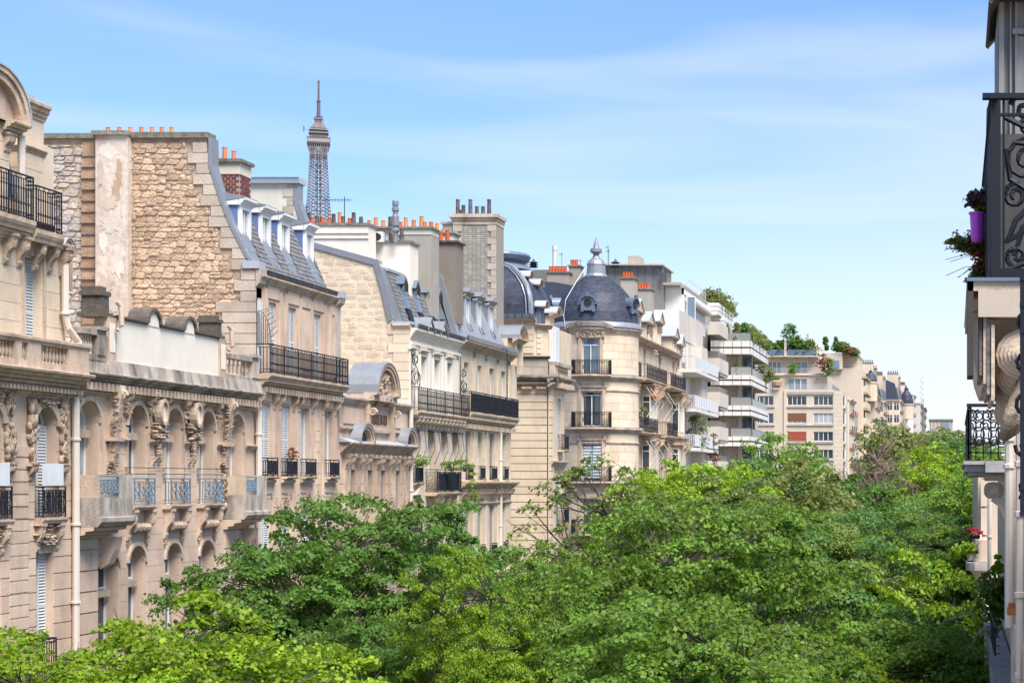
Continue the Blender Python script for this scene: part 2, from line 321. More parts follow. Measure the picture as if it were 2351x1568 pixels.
# ------------------------------------------------------------------ walls
def arch_pts(a, b, z1, r, n=8):
    c = (a+b)/2; w = (b-a)/2
    return [(c-w*math.cos(PI*k/n), z1-r+r*math.sin(PI*k/n)) for k in range(n+1)]
def wall(fr, s0, s1, z0, z1, holes, parent, m, th=.45, name='wall', caps=True):
    b = MB(); ss = {s0, s1}; zs = {z0, z1}
    for h in holes: ss |= {h[0], h[1]}; zs |= {h[2], h[3]}
    ss = sorted(x for x in ss if s0 <= x <= s1); zs = sorted(x for x in zs if z0 <= x <= z1)
    for i in range(len(ss)-1):
        for j in range(len(zs)-1):
            cx, cz = (ss[i]+ss[i+1])/2, (zs[j]+zs[j+1])/2
            if any(h[0] < cx < h[1] and h[2] < cz < h[3] for h in holes): continue
            br = fr.brk(ss[i], ss[i+1])
            for k in range(len(br)-1): b.q(fr.P(br[k], 0, zs[j]), fr.P(br[k+1], 0, zs[j]), fr.P(br[k+1], 0, zs[j+1]), fr.P(br[k], 0, zs[j+1]))
    for h in holes:
        a, c, y0, y1 = h[:4]; r = h[4] if len(h) > 4 else 0
        zt = y1-r
        for s in (a, c): b.q(fr.P(s, 0, y0), fr.P(s, -th, y0), fr.P(s, -th, zt), fr.P(s, 0, zt))
        b.q(fr.P(a, 0, y0), fr.P(c, 0, y0), fr.P(c, -th, y0), fr.P(a, -th, y0))
        if r:
            pt = arch_pts(a, c, y1, r); mdl = len(pt)//2
            for k in range(len(pt)-1): b.q(fr.P(pt[k][0], 0, pt[k][1]), fr.P(pt[k+1][0], 0, pt[k+1][1]), fr.P(pt[k+1][0], -th, pt[k+1][1]), fr.P(pt[k][0], -th, pt[k][1]))
            for k in range(mdl): b.q(fr.P(a, 0, y1), fr.P(pt[k][0], 0, pt[k][1]), fr.P(pt[k+1][0], 0, pt[k+1][1]))
            for k in range(mdl, len(pt)-1): b.q(fr.P(c, 0, y1), fr.P(pt[k][0], 0, pt[k][1]), fr.P(pt[k+1][0], 0, pt[k+1][1]))
        else: b.q(fr.P(a, 0, y1), fr.P(c, 0, y1), fr.P(c, -th, y1), fr.P(a, -th, y1))
    if caps:
        for s in (s0, s1): b.q(fr.P(s, 0, z0), fr.P(s, -th, z0), fr.P(s, -th, z1), fr.P(s, 0, z1))
        br = fr.brk(s0, s1)
        for k in range(len(br)-1): b.q(fr.P(br[k], 0, z1), fr.P(br[k+1], 0, z1), fr.P(br[k+1], -th, z1), fr.P(br[k], -th, z1))
    return b.build(name, m, parent)
def ashlar(fr, s0, s1, z0, z1, holes, parent, m, ch=.42, ln=.95, pr=.018, gap=.02, limit=300, name='stone', shapes=None, jit=.2):
    """courses of blocks standing proud of the wall, broken round the openings"""
    items = []; nz_ = max(1, round((z1-z0)/ch)); h = (z1-z0)/nz_
    for j in range(nz_):
        a, b_ = z0+j*h, z0+(j+1)*h
        iv = [(s0, s1)]
        for ho in holes:
            if ho[2]-.02 < b_ and ho[3]+.02 > a:
                ha, hb = ho[0], ho[1]
                iv2 = []
                for p, q in iv:
                    if hb <= p or ha >= q: iv2.append((p, q)); continue
                    if ha > p: iv2.append((p, ha))
                    if hb < q: iv2.append((hb, q))
                iv = iv2
        for p, q in iv:
            if q-p < .06: continue
            n = max(1, round((q-p)/ln)); w = (q-p)/n; off = (.5 if j % 2 else 0)
            cuts = [p]+[p+w*(k+off*0.999)+random.uniform(-jit, jit)*w for k in range(0 if off else 1, n)]+[q]
            for k in range(len(cuts)-1):
                if cuts[k+1]-cuts[k] > .07: items.append((cuts[k]+gap/2, cuts[k+1]-gap/2, a+gap/2, b_-gap/2))
    if fr.curv:
        for k, (p, q, a, b_) in enumerate(items):
            MB().box(fr, p, q, -.01, pr, a, b_).build(name, m, parent)
    else: pieces(name, [fbox(fr, p, q, -.01, pr+random.uniform(0, .004), a, b_) for p, q, a, b_ in items], m, parent, shapes, limit)
def rubble(fr, x0, x1, z0, z1, parent, m, hmin=.16, hmax=.3, lmin=.22, lmax=.6, pr=.07, inside=None, limit=300, name='stone', gap=.03, xmax=None):
    items = []; z = z0
    while z < z1:
        h = random.uniform(hmin, hmax); x = x0-random.uniform(0, .3)
        while x < x1:
            l = random.uniform(lmin, lmax); xa, xb = max(x, x0), min(x+l, x1); x += l
            zz = z+random.uniform(-.03, .03)
            if xmax: xb = min(xb, xmax(zz), xmax(zz+h))
            if xb-xa < .1 or (inside and not (inside(xa, zz+h) and inside(xb, zz+h) and inside(xb, zz) and inside(xa, zz))): continue
            if h > .22 and l < .4 and random.random() < .3:
                items.append(fbox(fr, xa+gap/2, xb-gap/2, -.06, pr*random.uniform(.4, 1.1), zz, zz+h*.5-gap)); items.append(fbox(fr, xa+gap/2, xb-gap/2, -.06, pr*random.uniform(.4, 1.1), zz+h*.5, zz+h-gap)); continue
            items.append(fbox(fr, xa+gap/2, xb-gap/2, -.06, pr*random.uniform(.5, 1.2), zz, min(zz+h-gap, z1)))
        z += h
    pieces(name, items, m, parent, RGH, limit)
def slates(origin, u, v, nu, nv, m, parent, w=.25, h=.16, limit=300, inside=None, name='slate', gap=.012, lift=.02):
    """slates on a plane: origin, u (full width vector), v (up-slope vector)"""
    U = Vector(u); V = Vector(v); n = U.cross(V).normalized(); O = Vector(origin); uw = U.normalized(); vw = V.normalized(); items = []
    cu = max(1, round(U.length/w)); cv = max(1, round(V.length/h)); wu, hv = U.length/cu, V.length/cv
    for j in range(cv):
        for i in range(cu+(j % 2)):
            a = (i-(.5 if j % 2 else 0))*wu; a0, a1 = max(a, 0)+gap/2, min(a+wu, U.length)-gap/2
            if a1-a0 < .05: continue
            if inside and not inside((a0+a1)/2, (j+.5)*hv): continue
            vt = (vw-n*(lift*1.1/hv)).normalized(); nn = uw.cross(vt)
            c = O+uw*((a0+a1)/2)+vw*((j+.5)*hv+random.uniform(-.008, .008))+n*(lift+random.uniform(0, .004))
            items.append((c, uw*(a1-a0), nn*.012, vt*(hv*1.04)))
    pieces(name, items, m, parent, None, limit)
# ------------------------------------------------------------------ building parts
def window(fr, s0, s1, z0, z1, parent, d=-.28, rise=0, glass=None, shut=None, transom=0, leaves=2, fm=None, bars=0, name='window', f=.055, sill=None, lintel=False):
    """window part: frame; sub-parts pane, shutter (louvred leaf), sill"""
    fm = fm or WFRAME; glass = glass or random.choice([GLASS, CURT, GLASS]); b = MB(); zt = z1-rise
    if rise:
        o = arch_pts(s0, s1, z1, rise, 8); i_ = arch_pts(s0+f, s1-f, z1-f, max(rise-f*.3, .01), 8); b.band(fr, o, i_, d-.05, d+.03)
    else: b.box(fr, s0, s1, d-.05, d+.03, z1-f, z1)
    for a in (s0, s1-f): b.box(fr, a, a+f, d-.05, d+.03, z0, zt if rise else z1-f)
    b.box(fr, s0+f, s1-f, d-.05, d+.03, z0, z0+f*1.6)
    w = (s1-s0-2*f)/leaves; zb = z1-transom if transom else zt-(0 if rise else f)
    for k in range(1, leaves): b.box(fr, s0+f+w*k-f*.6, s0+f+w*k+f*.6, d-.04, d+.045, z0+f, zb if transom else (z1-f if not rise else z1-f))
    if transom or rise: b.box(fr, s0+f, s1-f, d-.04, d+.05, zb-f*.6, zb+f*.6)
    for k in range(bars):
        z = z0+f+(zb-z0-f)*(k+1)/(bars+1); b.box(fr, s0+f, s1-f, d-.03, d+.02, z-.015, z+.015)
    win = b.build(name, fm, parent)
    for k in range(leaves):
        a = s0+f+w*k+(.02 if k else 0); MB().box(fr, a+.01, a+w-.02, d-.035, d-.01, z0+f, zb-.02).build('pane', glass, win)
    if transom or rise:
        p = MB()
        if rise: p.plate(fr, [(s0+f, zb+.02), (s1-f, zb+.02)]+[x for x in arch_pts(s0+f, s1-f, z1-f, max(rise-f, .05), 8)[::-1] if x[1] > zb+.03], d-.035, d-.01)
        else: p.box(fr, s0+f, s1-f, d-.035, d-.01, zb+.03, z1-f)
        p.build('pane', glass, win)
    if shut:
        sd_, sm = shut; sm = sm or SHUT
        spans = {'closed': [(s0+.01, (s0+s1)/2-.01), ((s0+s1)/2+.01, s1-.01)], 'half': [((s0+s1)/2+.03, s1-.01)], 'left': [(s0+.01, (s0+s1)/2-.03)]}[sd_]
        for a, c in spans:
            q = MB(); z_t = z1-.02 if not rise else zt
            q.box(fr, a, a+.05, d+.08, d+.12, z0+.02, z_t); q.box(fr, c-.05, c, d+.08, d+.12, z0+.02, z_t)
            for z in (z0+.02, (z0+z_t)/2, z_t-.07): q.box(fr, a+.05, c-.05, d+.08, d+.12, z, z+.07)
            ns = int((z_t-z0-.1)/.085)
            for k in range(ns):
                z = z0+.09+k*(z_t-z0-.16)/ns; q.prism(fr, [(d+.08, z+.055), (d+.12, z), (d+.125, z+.012), (d+.085, z+.067)], a+.045, c-.045)
            q.box(fr, a+.045, c-.045, d+.082, d+.09, z0+.03, z_t-.02)
            q.build('shutter', sm, win)
    if sill: MB().box(fr, s0-.06, s1+.06, d, sill, z0-.09, z0).build('sill', TRIM, win)
    return win
def cornice(fr, s0, s1, z0, z1, pr, parent, m=None, name='cornice', steps=4, base=0, rev=False):
    prof = [(base, z0)]
    for k in range(steps):
        t = (k+1)/steps; zz = z0+(z1-z0)*k/steps; d = base+pr*(t**1.3 if not rev else t)
        prof += [(d, zz+.004*k), (d+pr*.03, z0+(z1-z0)*(k+.8)/steps)]
    prof += [(base+pr, z1), (base, z1+.02)]
    return MB().prism(fr, prof, s0, s1).build(name, m or TRIM, parent)
def dentils(fr, s0, s1, z0, z1, d0, d1, parent, m=None, w=.12, gap=.12, name='dentil'):
    n = max(1, int((s1-s0)/(w+gap))); st = (s1-s0)/n
    pieces(name, [fbox(fr, s0+k*st+gap/2, s0+k*st+gap/2+w, d0, d1, z0, z1) for k in range(n)], m or TRIM, parent)
def console(fr, s, w, zt, h, pr, parent, m=None, name='bracket', base=0):
    P_ = [(0, 0), (1, 0), (1, -.14), (.93, -.16), (.95, -.28), (.86, -.42), (.62, -.52), (.42, -.62), (.30, -.74), (.34, -.84), (.26, -.93), (.1, -1), (0, -1)]
    b = MB().prism(fr, [(base+p*pr, zt+q*h) for p, q in P_], s-w/2, s+w/2)
    b.box(fr, s-w*.62, s+w*.62, base, base+pr*1.08, zt-.07*h, zt+.02)
    b.prism(fr, [(base+p*pr*1.04+.01, zt+q*h) for p, q in P_[3:9]]+[(base+.1, zt-.7*h), (base+.1, zt-.2*h)], s-w*.2, s+w*.2)
    return b.build(name, m or TRIM, parent)
def carving(fr, s0, s1, z0, z1, dep, parent, n=14, m=None, name='carving', seed=1, d0=0, sym=True):
    rd = random.Random(seed); b = MB(); w = (s1-s0); h = z1-z0; c = (s0+s1)/2; dep *= .6; n = int(n*2)
    for k in range(n):
        x = abs(rd.gauss(0, .26)) if sym else rd.uniform(-.45, .45); x = min(x, .46); z = rd.uniform(.04, .96); sz = rd.uniform(.05, .13)
        for sg in ((-1, 1) if sym else (1,)):
            p = fr.P(c+sg*x*w, d0+dep*rd.uniform(.15, .5), z0+z*h); u, nn = fr.axes(c)
            ang = math.atan2(u[1], u[0]); b.blob(p, w*sz*.8, dep*.55, h*sz*.7, seed=seed*31+k, rot=ang, n=5, m=4, rough=.3)
    return b.build(name, m or CARVE, parent, smooth=True)
def spiral(c, r, t0, turns, sg=1, n=14, k=.75):
    return [(c[0]+sg*r*(1-k*i/n)*math.cos(t0+turns*2*PI*i/n), c[1]+r*(1-k*i/n)*math.sin(t0+turns*2*PI*i/n)) for i in range(n+1)]
def railing(fr, s0, s1, z0, z1, d, parent, m=None, style='bars', ret=True, d_in=0, name='railing', sp=.11, r=.011, posts=None):
    m = m or IRON; b = MB(); h = z1-z0
    runs = [(fr, s0, s1, d, 0)]
    for z in (z1, z1-.10, z0+.12, z0+.02):
        rr = r*(1.8 if z == z1 else 1.1)
        b.box(fr, s0, s1, d-rr, d+rr, z-rr, z+rr)
        if ret:
            for s in (s0, s1): b.box(fr, s-rr, s+rr, d_in, d-rr, z-rr, z+rr)
    ps = posts or max(1, round((s1-s0)/1.4))
    for k in range(ps+1):
        s = s0+(s1-s0)*k/ps; b.box(fr, s-r*1.5, s+r*1.5, d-r*1.5, d+r*1.5, z0-.05, z1)
    def vbars(sa, sb, place):
        n = max(1, round(abs(sb-sa)/sp))
        for k in range(1, n):
            t = sa+(sb-sa)*k/n; place(t, k)
    def front(t, k):
        q_ = r*1.2 if style == 'dense' else r; b.box(fr, t-q_, t+q_, d-r, d+r, z0+.02, z1-.1)
        if style in ('bars', 'dense'):
            b.box(fr, t-r*2, t+r*2, d-r*1.6, d+r*1.6, z0+h*.3, z0+h*.36); b.box(fr, t-r*2, t+r*2, d-r*1.6, d+r*1.6, z0+h*.66, z0+h*.7)
            if style == 'dense' and k % 2: b.box(fr, t-r*2.6, t+r*2.6, d-r, d+r, z0+.03, z0+.1)
    if style in ('bars', 'dense', 'plain'):
        vbars(s0, s1, front)
        n = max(1, round((s1-s0)/(sp*2)))
        if style != 'plain':
            for k in range(n):                    # rings in the top and bottom friezes
                c = s0+(s1-s0)*(k+.5)/n
                for zc in (z1-.05, z0+.07): b.line(fr, [(c+.036*math.cos(w), d, zc+.036*math.sin(w)) for w in [i*PI/3 for i in range(7)]], r*.7, 3)
    else:                                          # scroll panels
        nP = max(1, round((s1-s0)/(.8*h))); w = (s1-s0)/nP
        for k in range(nP):
            c = s0+w*(k+.5); zc = (z0+z1)/2; R_ = min(w*.22, h*.22)
            for sg in (-1, 1):
                for zz, t0, tt in ((z0+h*.62, PI*.5, 1.15), (z0+h*.3, -PI*.5, -1.15)):
                    b.line(fr, [(x, d, z) for x, z in spiral((c+sg*R_*1.15, zz), R_, t0, tt, sg)], r*1.2, 4)
                b.line(fr, [(c+sg*w*.06, d, z0+.12), (c+sg*w*.04, d, zc), (c+sg*w*.10, d, z1-.25), (c+sg*w*.03, d, z1-.1)], r, 4)
                b.line(fr, [(c+sg*w*.42, d, z0+.12), (c+sg*w*.46, d, zc), (c+sg*w*.40, d, z1-.1)], r*1.1, 4)
            b.line(fr, [(c+.07*math.cos(q), d, zc+.10*math.sin(q)) for q in [i*PI/4 for i in range(9)]], r*1.2, 4)
            b.line(fr, [(c, d, z0+.1), (c, d, z1-.1)], r, 4)
            if style == 'scrolld':
                for t in [s0+w*k+w*i/6 for i in range(1, 6)]: b.box(fr, t-r, t+r, d-r, d+r, z0+.05, z1-.1)
    if ret:
        for s in (s0, s1):
            n = max(1, round((d-d_in)/sp))
            for k in range(1, n): dd = d_in+(d-d_in)*k/n; b.box(fr, s-r, s+r, dd-r, dd+r, z0+.02, z1-.1)
            if style.startswith('scroll') and d-d_in > .4:
                R_ = (d-d_in)*.3; cc = (d+d_in)/2
                for zz, t0, tt in ((z0+h*.66, PI*.5, 1.2), (z0+h*.3, -PI*.5, -1.2)): b.line(fr, [(s, x, z) for x, z in spiral((cc, zz), R_, t0, tt, 1)], r*1.2, 4)
    return b.build(name, m, parent)
def balcony(fr, s0, s1, z, pr, parent, rh=1.05, style='bars', m=None, stm=None, slab=.16, brackets=0, bh=.5, inset=.06, ret=True, sp=.11, mould=True, carved=False):
    prof = [(0, z-slab), (pr*.8, z-slab), (pr*.86, z-slab*.7), (pr*.93, z-slab*.6), (pr, z-slab*.35), (pr, z), (0, z)]
    o = MB().prism(fr, prof, s0, s1).build('balcony', stm or TRIM, parent)
    railing(fr, s0+inset, s1-inset, z+.03, z+rh, pr-inset, o, m, style, ret, sp=sp)
    for k in range(brackets):
        s = s0+(s1-s0)*(k+.5)/brackets if brackets > 2 else (s0+.16 if k == 0 else s1-.16)
        console(fr, s, .17, z-slab, bh, pr*.78, o, stm)
    return o
def chimney_pots(xs, Y, z, parent, m=None, h=.55, r=.11, n=8, ys=None):
    for k, x in enumerate(xs):
        hh = h[k] if isinstance(h, (list, tuple)) else h; mm = m[k] if isinstance(m, (list, tuple)) else (m or POT)
        MB().lathe((x, Y if ys is None else ys[k], z), [(r, 0), (r*.95, hh*.1), (r*.82, hh*.9), (r*.9, hh*.93), (r*.9, hh), (r*.7, hh), (r*.66, hh*.8)], n).build('chimney_pot', mm, parent, smooth=False)
def stack(x0, x1, y0, y1, z0, z1, parent, m, capm=None, cap=.14, over=.08, name='chimney'):
    fr = FRONT(y0); b = MB().box(fr, x0, x1, -(y1-y0), 0, z0, z1); o = b.build(name, m, parent)
    MB().box(fr, x0-over, x1+over, -(y1-y0)-over, over, z1, z1+cap).build('cap', capm or COPING, o)
    return o
def pipe(pts, r, parent, m=None, collars=(), name='drainpipe'):
    b = MB().tube(pts, r, 8)
    for c in collars: b.lathe((c[0], c[1], c[2]-.04), [(r*1.05, 0), (r*1.35, .01), (r*1.35, .07), (r*1.05, .08)], 8)
    return b.build(name, m or PIPE, parent, smooth=False)
BAL_PROF = [(.05, 0), (.05, .05), (.03, .07), (.055, .18), (.06, .26), (.035, .42), (.028, .5), (.045, .53), (.045, .58)]
def balusters(fr, s0, s1, z0, h, d, parent, m, n):
    pr = [(r, z*h/.58) for r, z in BAL_PROF]; mb = MB().lathe((0, 0, 0), pr, 8); wl = WL[parent]
    me = raw_mesh('baluster', mb.v, mb.f, m)
    for k in range(n):
        p = fr.P(s0+(s1-s0)*(k+.5)/n, d, z0); o = link('baluster', me, parent, Vector(p)-wl)
def hood(fr, s0, s1, z0, z1, d0, d1, parent, name='arched_hood', m=None, zm=None, th=.12, tymp=True):
    """segmental hood: stone arch ring in front, zinc barrel behind it"""
    o = arch_pts(s0, s1, z1, z1-z0, 12); i_ = arch_pts(s0+th*1.6, s1-th*1.6, z1-th*1.4, z1-z0-th*1.2, 12)
    i2 = arch_pts(s0+th*.7, s1-th*.7, z1-th*.6, z1-z0-th*.5, 12)
    h = MB().band(fr, o, i_, d1-.3, d1-.06).band(fr, o, i2, d1-.06, d1).build(name, m or TRIM, parent)
    oz = [(c+(s-c)*1.03, z0+(z-z0)*1.03+.02) for c in [(s0+s1)/2] for s, z in o]
    MB().band(fr, oz, o, d0, d1+.03).build('zinc_cover', zm or ZINC, h)
    if tymp: MB().plate(fr, [(s0+th, z0)]+i_+[(s1-th, z0)], d1-.5, d1-.25).build('tympanum', m or TRIM, h)
    return h
def body(fr, s0, s1, z0, z1, parent, m, depth=12, d=-.46, name='body'):
    return MB().box(fr, s0, s1, -depth, d, z0, z1).build(name, m, parent)
# ------------------------------------------------------------------ the ground
def gz(y):                                 # the avenue climbs gently in the distance
    t = min(max((y-110)/600, 0), 1); return 24*t*t*(3-2*t)*.9+ (0 if t < 1 else 0)
def strip(name, x0, x1, m, dz, y0=-30, y1=760):
    b = MB(); n = 60
    for k in range(n):
        a, c = y0+(y1-y0)*k/n, y0+(y1-y0)*(k+1)/n
        b.q((x0, a, gz(a)+dz), (x1, a, gz(a)+dz), (x1, c, gz(c)+dz), (x0, c, gz(c)+dz))
    return b.build(name, m, kind='structure')
g = MB()
ys_ = [-400, -100, 50]+list(range(110, 720, 30))+[1500, 8000]
for a, c in zip(ys_, ys_[1:]): g.q((-4500, a, gz(a)-.3), (4500, a, gz(a)-.3), (4500, c, gz(c)-.3), (-4500, c, gz(c)-.3))
g.build('ground', GROUND, kind='structure')
strip('road', -15.5, -8.5, ASPH, .008)
strip('side_road', -4.6, -.6, ASPH, .008)
def kerbed(name, x0, x1):
    b = MB(); n = 60
    for k in range(n):
        a, c = -30+790*k/n, -30+790*(k+1)/n
        b.q((x0, a, gz(a)+.13), (x1, a, gz(a)+.13), (x1, c, gz(c)+.13), (x0, c, gz(c)+.13))
        for x in (x0, x1): b.q((x, a, gz(a)-.05), (x, c, gz(c)-.05), (x, c, gz(c)+.13), (x, a, gz(a)+.13))
    b.build(name, PAVE, kind='structure')
kerbed('pavement', -25.5, -15.5); kerbed('pavement_strip', -8.5, -4.6); kerbed('pavement_right', -.6, 3.2)
b = MB()
for k in range(60): y = 10+k*9; b.box(FRONT(0), -12.07, -11.93, -(y+3), -y, gz(y)+.010, gz(y+3)+.014)
b.build('lane_marking', WFRAME, kind='structure')

# ================================================================== building A: ornate corner house at the far left
XA = -25.0; L = LEFT(XA)
A = thing('apartment_building', (XA, 54, 0), 'ornate cream apartment house with arched dormer and black balconies at the left edge', 'building')
sA0, sA1 = 40.0, 53.72
ha = [(42.6, 43.75, -1.0, 2.05, .5), (45.6, 46.75, -1.0, 2.05, .5), (48.6, 49.75, -1.0, 2.05, .5), (51.55, 52.75, -1.0, 2.05, .5)]; hl = [(42.7, 43.7, -4.9, -1.95), (45.7, 46.7, -4.9, -1.95), (48.7, 49.7, -4.9, -1.95), (51.6, 52.6, -4.9, -1.95)]
hz_ = lambda hs: [(h[0], h[1], h[2]+CZ, h[3]+CZ)+tuple(h[4:]) for h in hs]
ha, hl = hz_(ha), hz_(hl)
w = wall(L, sA0, sA1, 0, CZ+2.6, ha+hl, A, PINKST)
ashlar(L, sA0, sA1, CZ-9, CZ-1.15, hl, w, PINKST, ch=.46, ln=.95, pr=.035, gap=.03, limit=140)
ashlar(L, sA0, sA1, CZ-1.0, CZ+1.3, ha, w, PINKST, ch=.42, ln=1.0, pr=.02, gap=.016, limit=90)
body(L, sA0+.06, sA1, 0, CZ+9.4, A, CREAM, 10, -.5)
for h in ha: window(L, *h[:4], A, d=-.35, rise=.5, shut=('half', SHUT), transom=0, glass=GLASSB)
for h in hl: window(L, *h, A, d=-.3, shut=('half', SHUT), transom=.5, glass=GLASSB)
for k, (a, c) in enumerate([(42.6, 43.75), (45.6, 46.75), (48.6, 49.75), (51.55, 52.75)]):
    balcony(L, a-.02, c+.2, CZ-.98, .28, A, rh=.85, style='scrolld', sp=.1, slab=.16)
    carving(L, a-.12, c+.12, CZ-1.75, CZ-1.16, .34, A, 16, seed=5+k, d0=.02); console(L, a+.08, .18, CZ-1.15, .8, .25, A); console(L, c-.02, .18, CZ-1.15, .8, .25, A)
    MB().band(L, arch_pts(a-.24, c+.24, CZ+2.27, .72, 10), arch_pts(a-.02, c+.02, CZ+2.05, .52, 10), 0, .08).build('archivolt', TRIM, A)
    for s in (a-.3, c+.3):
        carving(L, s-.2, s+.2, CZ+.45, CZ+2.5, .3, A, 16, seed=int(s*7), d0=.03); console(L, s, .26, CZ+.5, .5, .22, A, CARVE)
        MB().box(L, s-.26, s+.26, 0, .17, CZ+.42, CZ+.5).build('impost', TRIM, A)
    carving(L, a+.1, c-.1, CZ+1.98, CZ+2.55, .36, A, 14, seed=31+k)
    q = MB().box(L, a, c, .22, .235, CZ-.1, CZ+.5); q.build('glass_screen', mat('clear frosted glass', (.6, .62, .62), rough=.2), A)
for k in range(17): MB().box(L, 50.15, 51.15, 0, .05, CZ-4.6+k*.33, CZ-4.32+k*.33).build('stone', PINKST, w)
cornice(L, sA0, sA1+.12, CZ+2.55, CZ+3.02, .62, A, steps=5)
cornice(L, sA0, sA1+.1, CZ+2.3, CZ+2.5, .2, A, steps=3)
dentils(L, sA0, sA1, CZ+2.45, CZ+2.56, .1, .35, A, w=.1, gap=.1)
# balustrade
bl = MB().box(L, sA0, sA1+.1, .12, .47, CZ+3.04, CZ+3.2).build('balustrade', TRIM, A)
cornice(L, sA0, sA1+.15, CZ+3.68, CZ+3.86, .1, bl, base=.42, steps=2, name='handrail'); MB().box(L, sA0, sA1+.12, .1, .43, CZ+3.68, CZ+3.84).build('handrail_block', TRIM, bl)
for s0, s1, n_ in ((43.0, 45.0, 10), (46.0, 47.6, 8), (48.3, 49.6, 7), (49.95, 50.3, 2), (51.0, 52.6, 8)): balusters(L, s0, s1, CZ+3.2, .48, .34, bl, TRIM, n_)
MB().box(L, sA0, sA1, .12, .2, CZ+3.2, CZ+3.68).build('balustrade_back', DARKIN, bl) if 0 else None
for s0, s1 in ((40.0, 43.0), (45.0, 46.0), (47.6, 48.3), (49.6, 49.95), (50.3, 51.0), (52.6, 53.8)): MB().box(L, s0, s1, .15, .46, CZ+3.2, CZ+3.68).build('pier', TRIM, bl)
# upper storey
sA2 = 53.3; LU = L
hu = hz_([(50.9, 51.95, 3.1, 6.05), (47.2, 48.3, 3.1, 6.05), (43.6, 44.7, 3.1, 6.05)]); wu = wall(L, sA0, sA2, CZ+3, CZ+6.5, hu, A, CREAM, name='upper_wall')
ashlar(L, sA0, sA2, CZ+3.3, CZ+6.2, hu, wu, CREAM, ch=.5, ln=.9, pr=.016, gap=.014, limit=60)
for h in hu: window(L, *h, A, d=-.32, shut=('half', SHUT), glass=GLASSB)
MB().plate(L, [(50.75, CZ+3), (50.75, CZ+6.3), (52.1, CZ+6.3), (52.1, CZ+3), (51.97, CZ+3), (51.97, CZ+6.1), (50.88, CZ+6.1), (50.88, CZ+3)], 0, .07).build('window_surround', TRIM, A)
for s in (49.9, 50.6, 51.5, 52.25, 53.0): console(L, s, .2, CZ+6.5, .8, .34, A, CARVE)
cornice(L, sA0, sA2, CZ+6.3, CZ+6.62, .28, A)
balcony(L, sA0+.1, 50.75, CZ+6.95, .45, A, rh=1.15, style='dense', slab=.32, sp=.13)
balcony(L, 50.8, 52.35, CZ+6.78, .45, A, rh=1.15, style='dense', slab=.34, sp=.13)
pieces('brick', [fbox(L, 50.95+k*.22, 51.15+k*.22, .2, .32, CZ+6.8+j*.075, CZ+6.86+j*.075) for k in range(5) for j in range(3)], RBRICK, A)
# dormer with arched pediment, slope and chimney
hd = hz_([(48.2, 49.5, 7.0, 9.0), (43.6, 44.8, 7.0, 9.0)]); wd_ = wall(L, sA0, 50.2, CZ+6.95, CZ+9.52, hd, A, CREAM, name='dormer_wall', th=1.2)
for h in hd: window(L, *h, A, d=-.3, shut=('half', SHUT), glass=GLASSB)
ashlar(L, 49.55, 50.15, CZ+7, CZ+9.4, [], wd_, CREAM, ch=.5, ln=.6, limit=20)
hood(L, 47.3, 50.55, CZ+9.45, CZ+10.75, -2.2, .4, A, th=.24, zm=ZINCL); carving(L, 48.75, 49.15, CZ+9.1, CZ+10.1, .3, A, 12, seed=77, sym=False)
cornice(L, 49.7, 50.6, CZ+9.15, CZ+9.47, .4, A); console(L, 50.0, .35, CZ+9.15, .5, .2, A)
MB().prism(L, [(-.15, CZ+7.6), (-.75, CZ+10.0), (-2.5, CZ+10.3), (-2.5, CZ+7.4)], 50.2, 50.75).build('roof', SLATE, A)
MB().prism(L, [(-.08, CZ+7.55), (-.68, CZ+9.95), (-.8, CZ+9.95), (-.2, CZ+7.55)], 50.72, 50.88).build('zinc_edge', ZINCL, A)
c = stack(-26.25, -25.15, 51.3, 52.4, CZ+6.5, CZ+10.1, A, CREAM, TRIM, .16, .1); cornice(FRONT(51.3), -26.3, -25.1, CZ+8.9, CZ+9.1, .1, c); cornice(FRONT(51.3), -26.35, -25.05, CZ+9.9, CZ+10.35, .2, c)
cornice(LEFT(-25.15), 51.25, 52.45, CZ+9.9, CZ+10.35, .2, c); cornice(LEFT(-25.15), 51.25, 52.45, CZ+8.9, CZ+9.1, .1, c)
MB().box(FRONT(51.4), -26.0, -25.3, -.8, 0, CZ+10.3, CZ+10.6).build('cap', ZINCL, c)
pieces('stone', [fbox(FRONT(51.3), -26.24, -25.16, 0, .015, CZ+7+k*.75, CZ+7.73+k*.75) for k in range(3)]+[fbox(LEFT(-25.15), 51.31, 52.39, 0, .015, CZ+7+k*.75, CZ+7.73+k*.75) for k in range(3)], CREAM, c)
MB().box(L, 53.0, 53.6, -1.6, -.1, CZ+3, CZ+6.3).build('side_bay', CREAM, A)
hood(L, 53.1, 53.9, CZ+6.35, CZ+6.85, -.9, .05, A, th=.1, zm=ZINCL, tymp=True); MB().box(L, 53.1, 53.85, -.8, -.02, CZ+5.4, CZ+6.35).build('side_pier', TRIM, A)
pipe([(XA+.14, 50.55, CZ+9.2), (XA+.14, 50.6, CZ+6.5)], .1, A)
pipe([(XA+.16, 53.0, CZ+6.1), (XA+.16, 53.02, CZ+4.6), (XA+.2, 53.1, CZ+4.3), (XA+.3, 53.5, CZ+3.95), (XA+.32, 53.55, CZ+3.2)], .1, A, collars=[(XA+.16, 53.0, CZ+4.7), (XA+.32, 53.53, CZ+3.8)])
pipe([(XA+.16, 53.66, CZ+2.4), (XA+.16, 53.66, CZ-9)], .1, A, collars=[(XA+.16, 53.66, CZ+z) for z in (1.2, -1.2, -3.4, -5)])
balcony(L, 46.6, 51.3, CZ-5.45, .8, A, rh=1.25, style='dense', sp=.13, slab=.2)

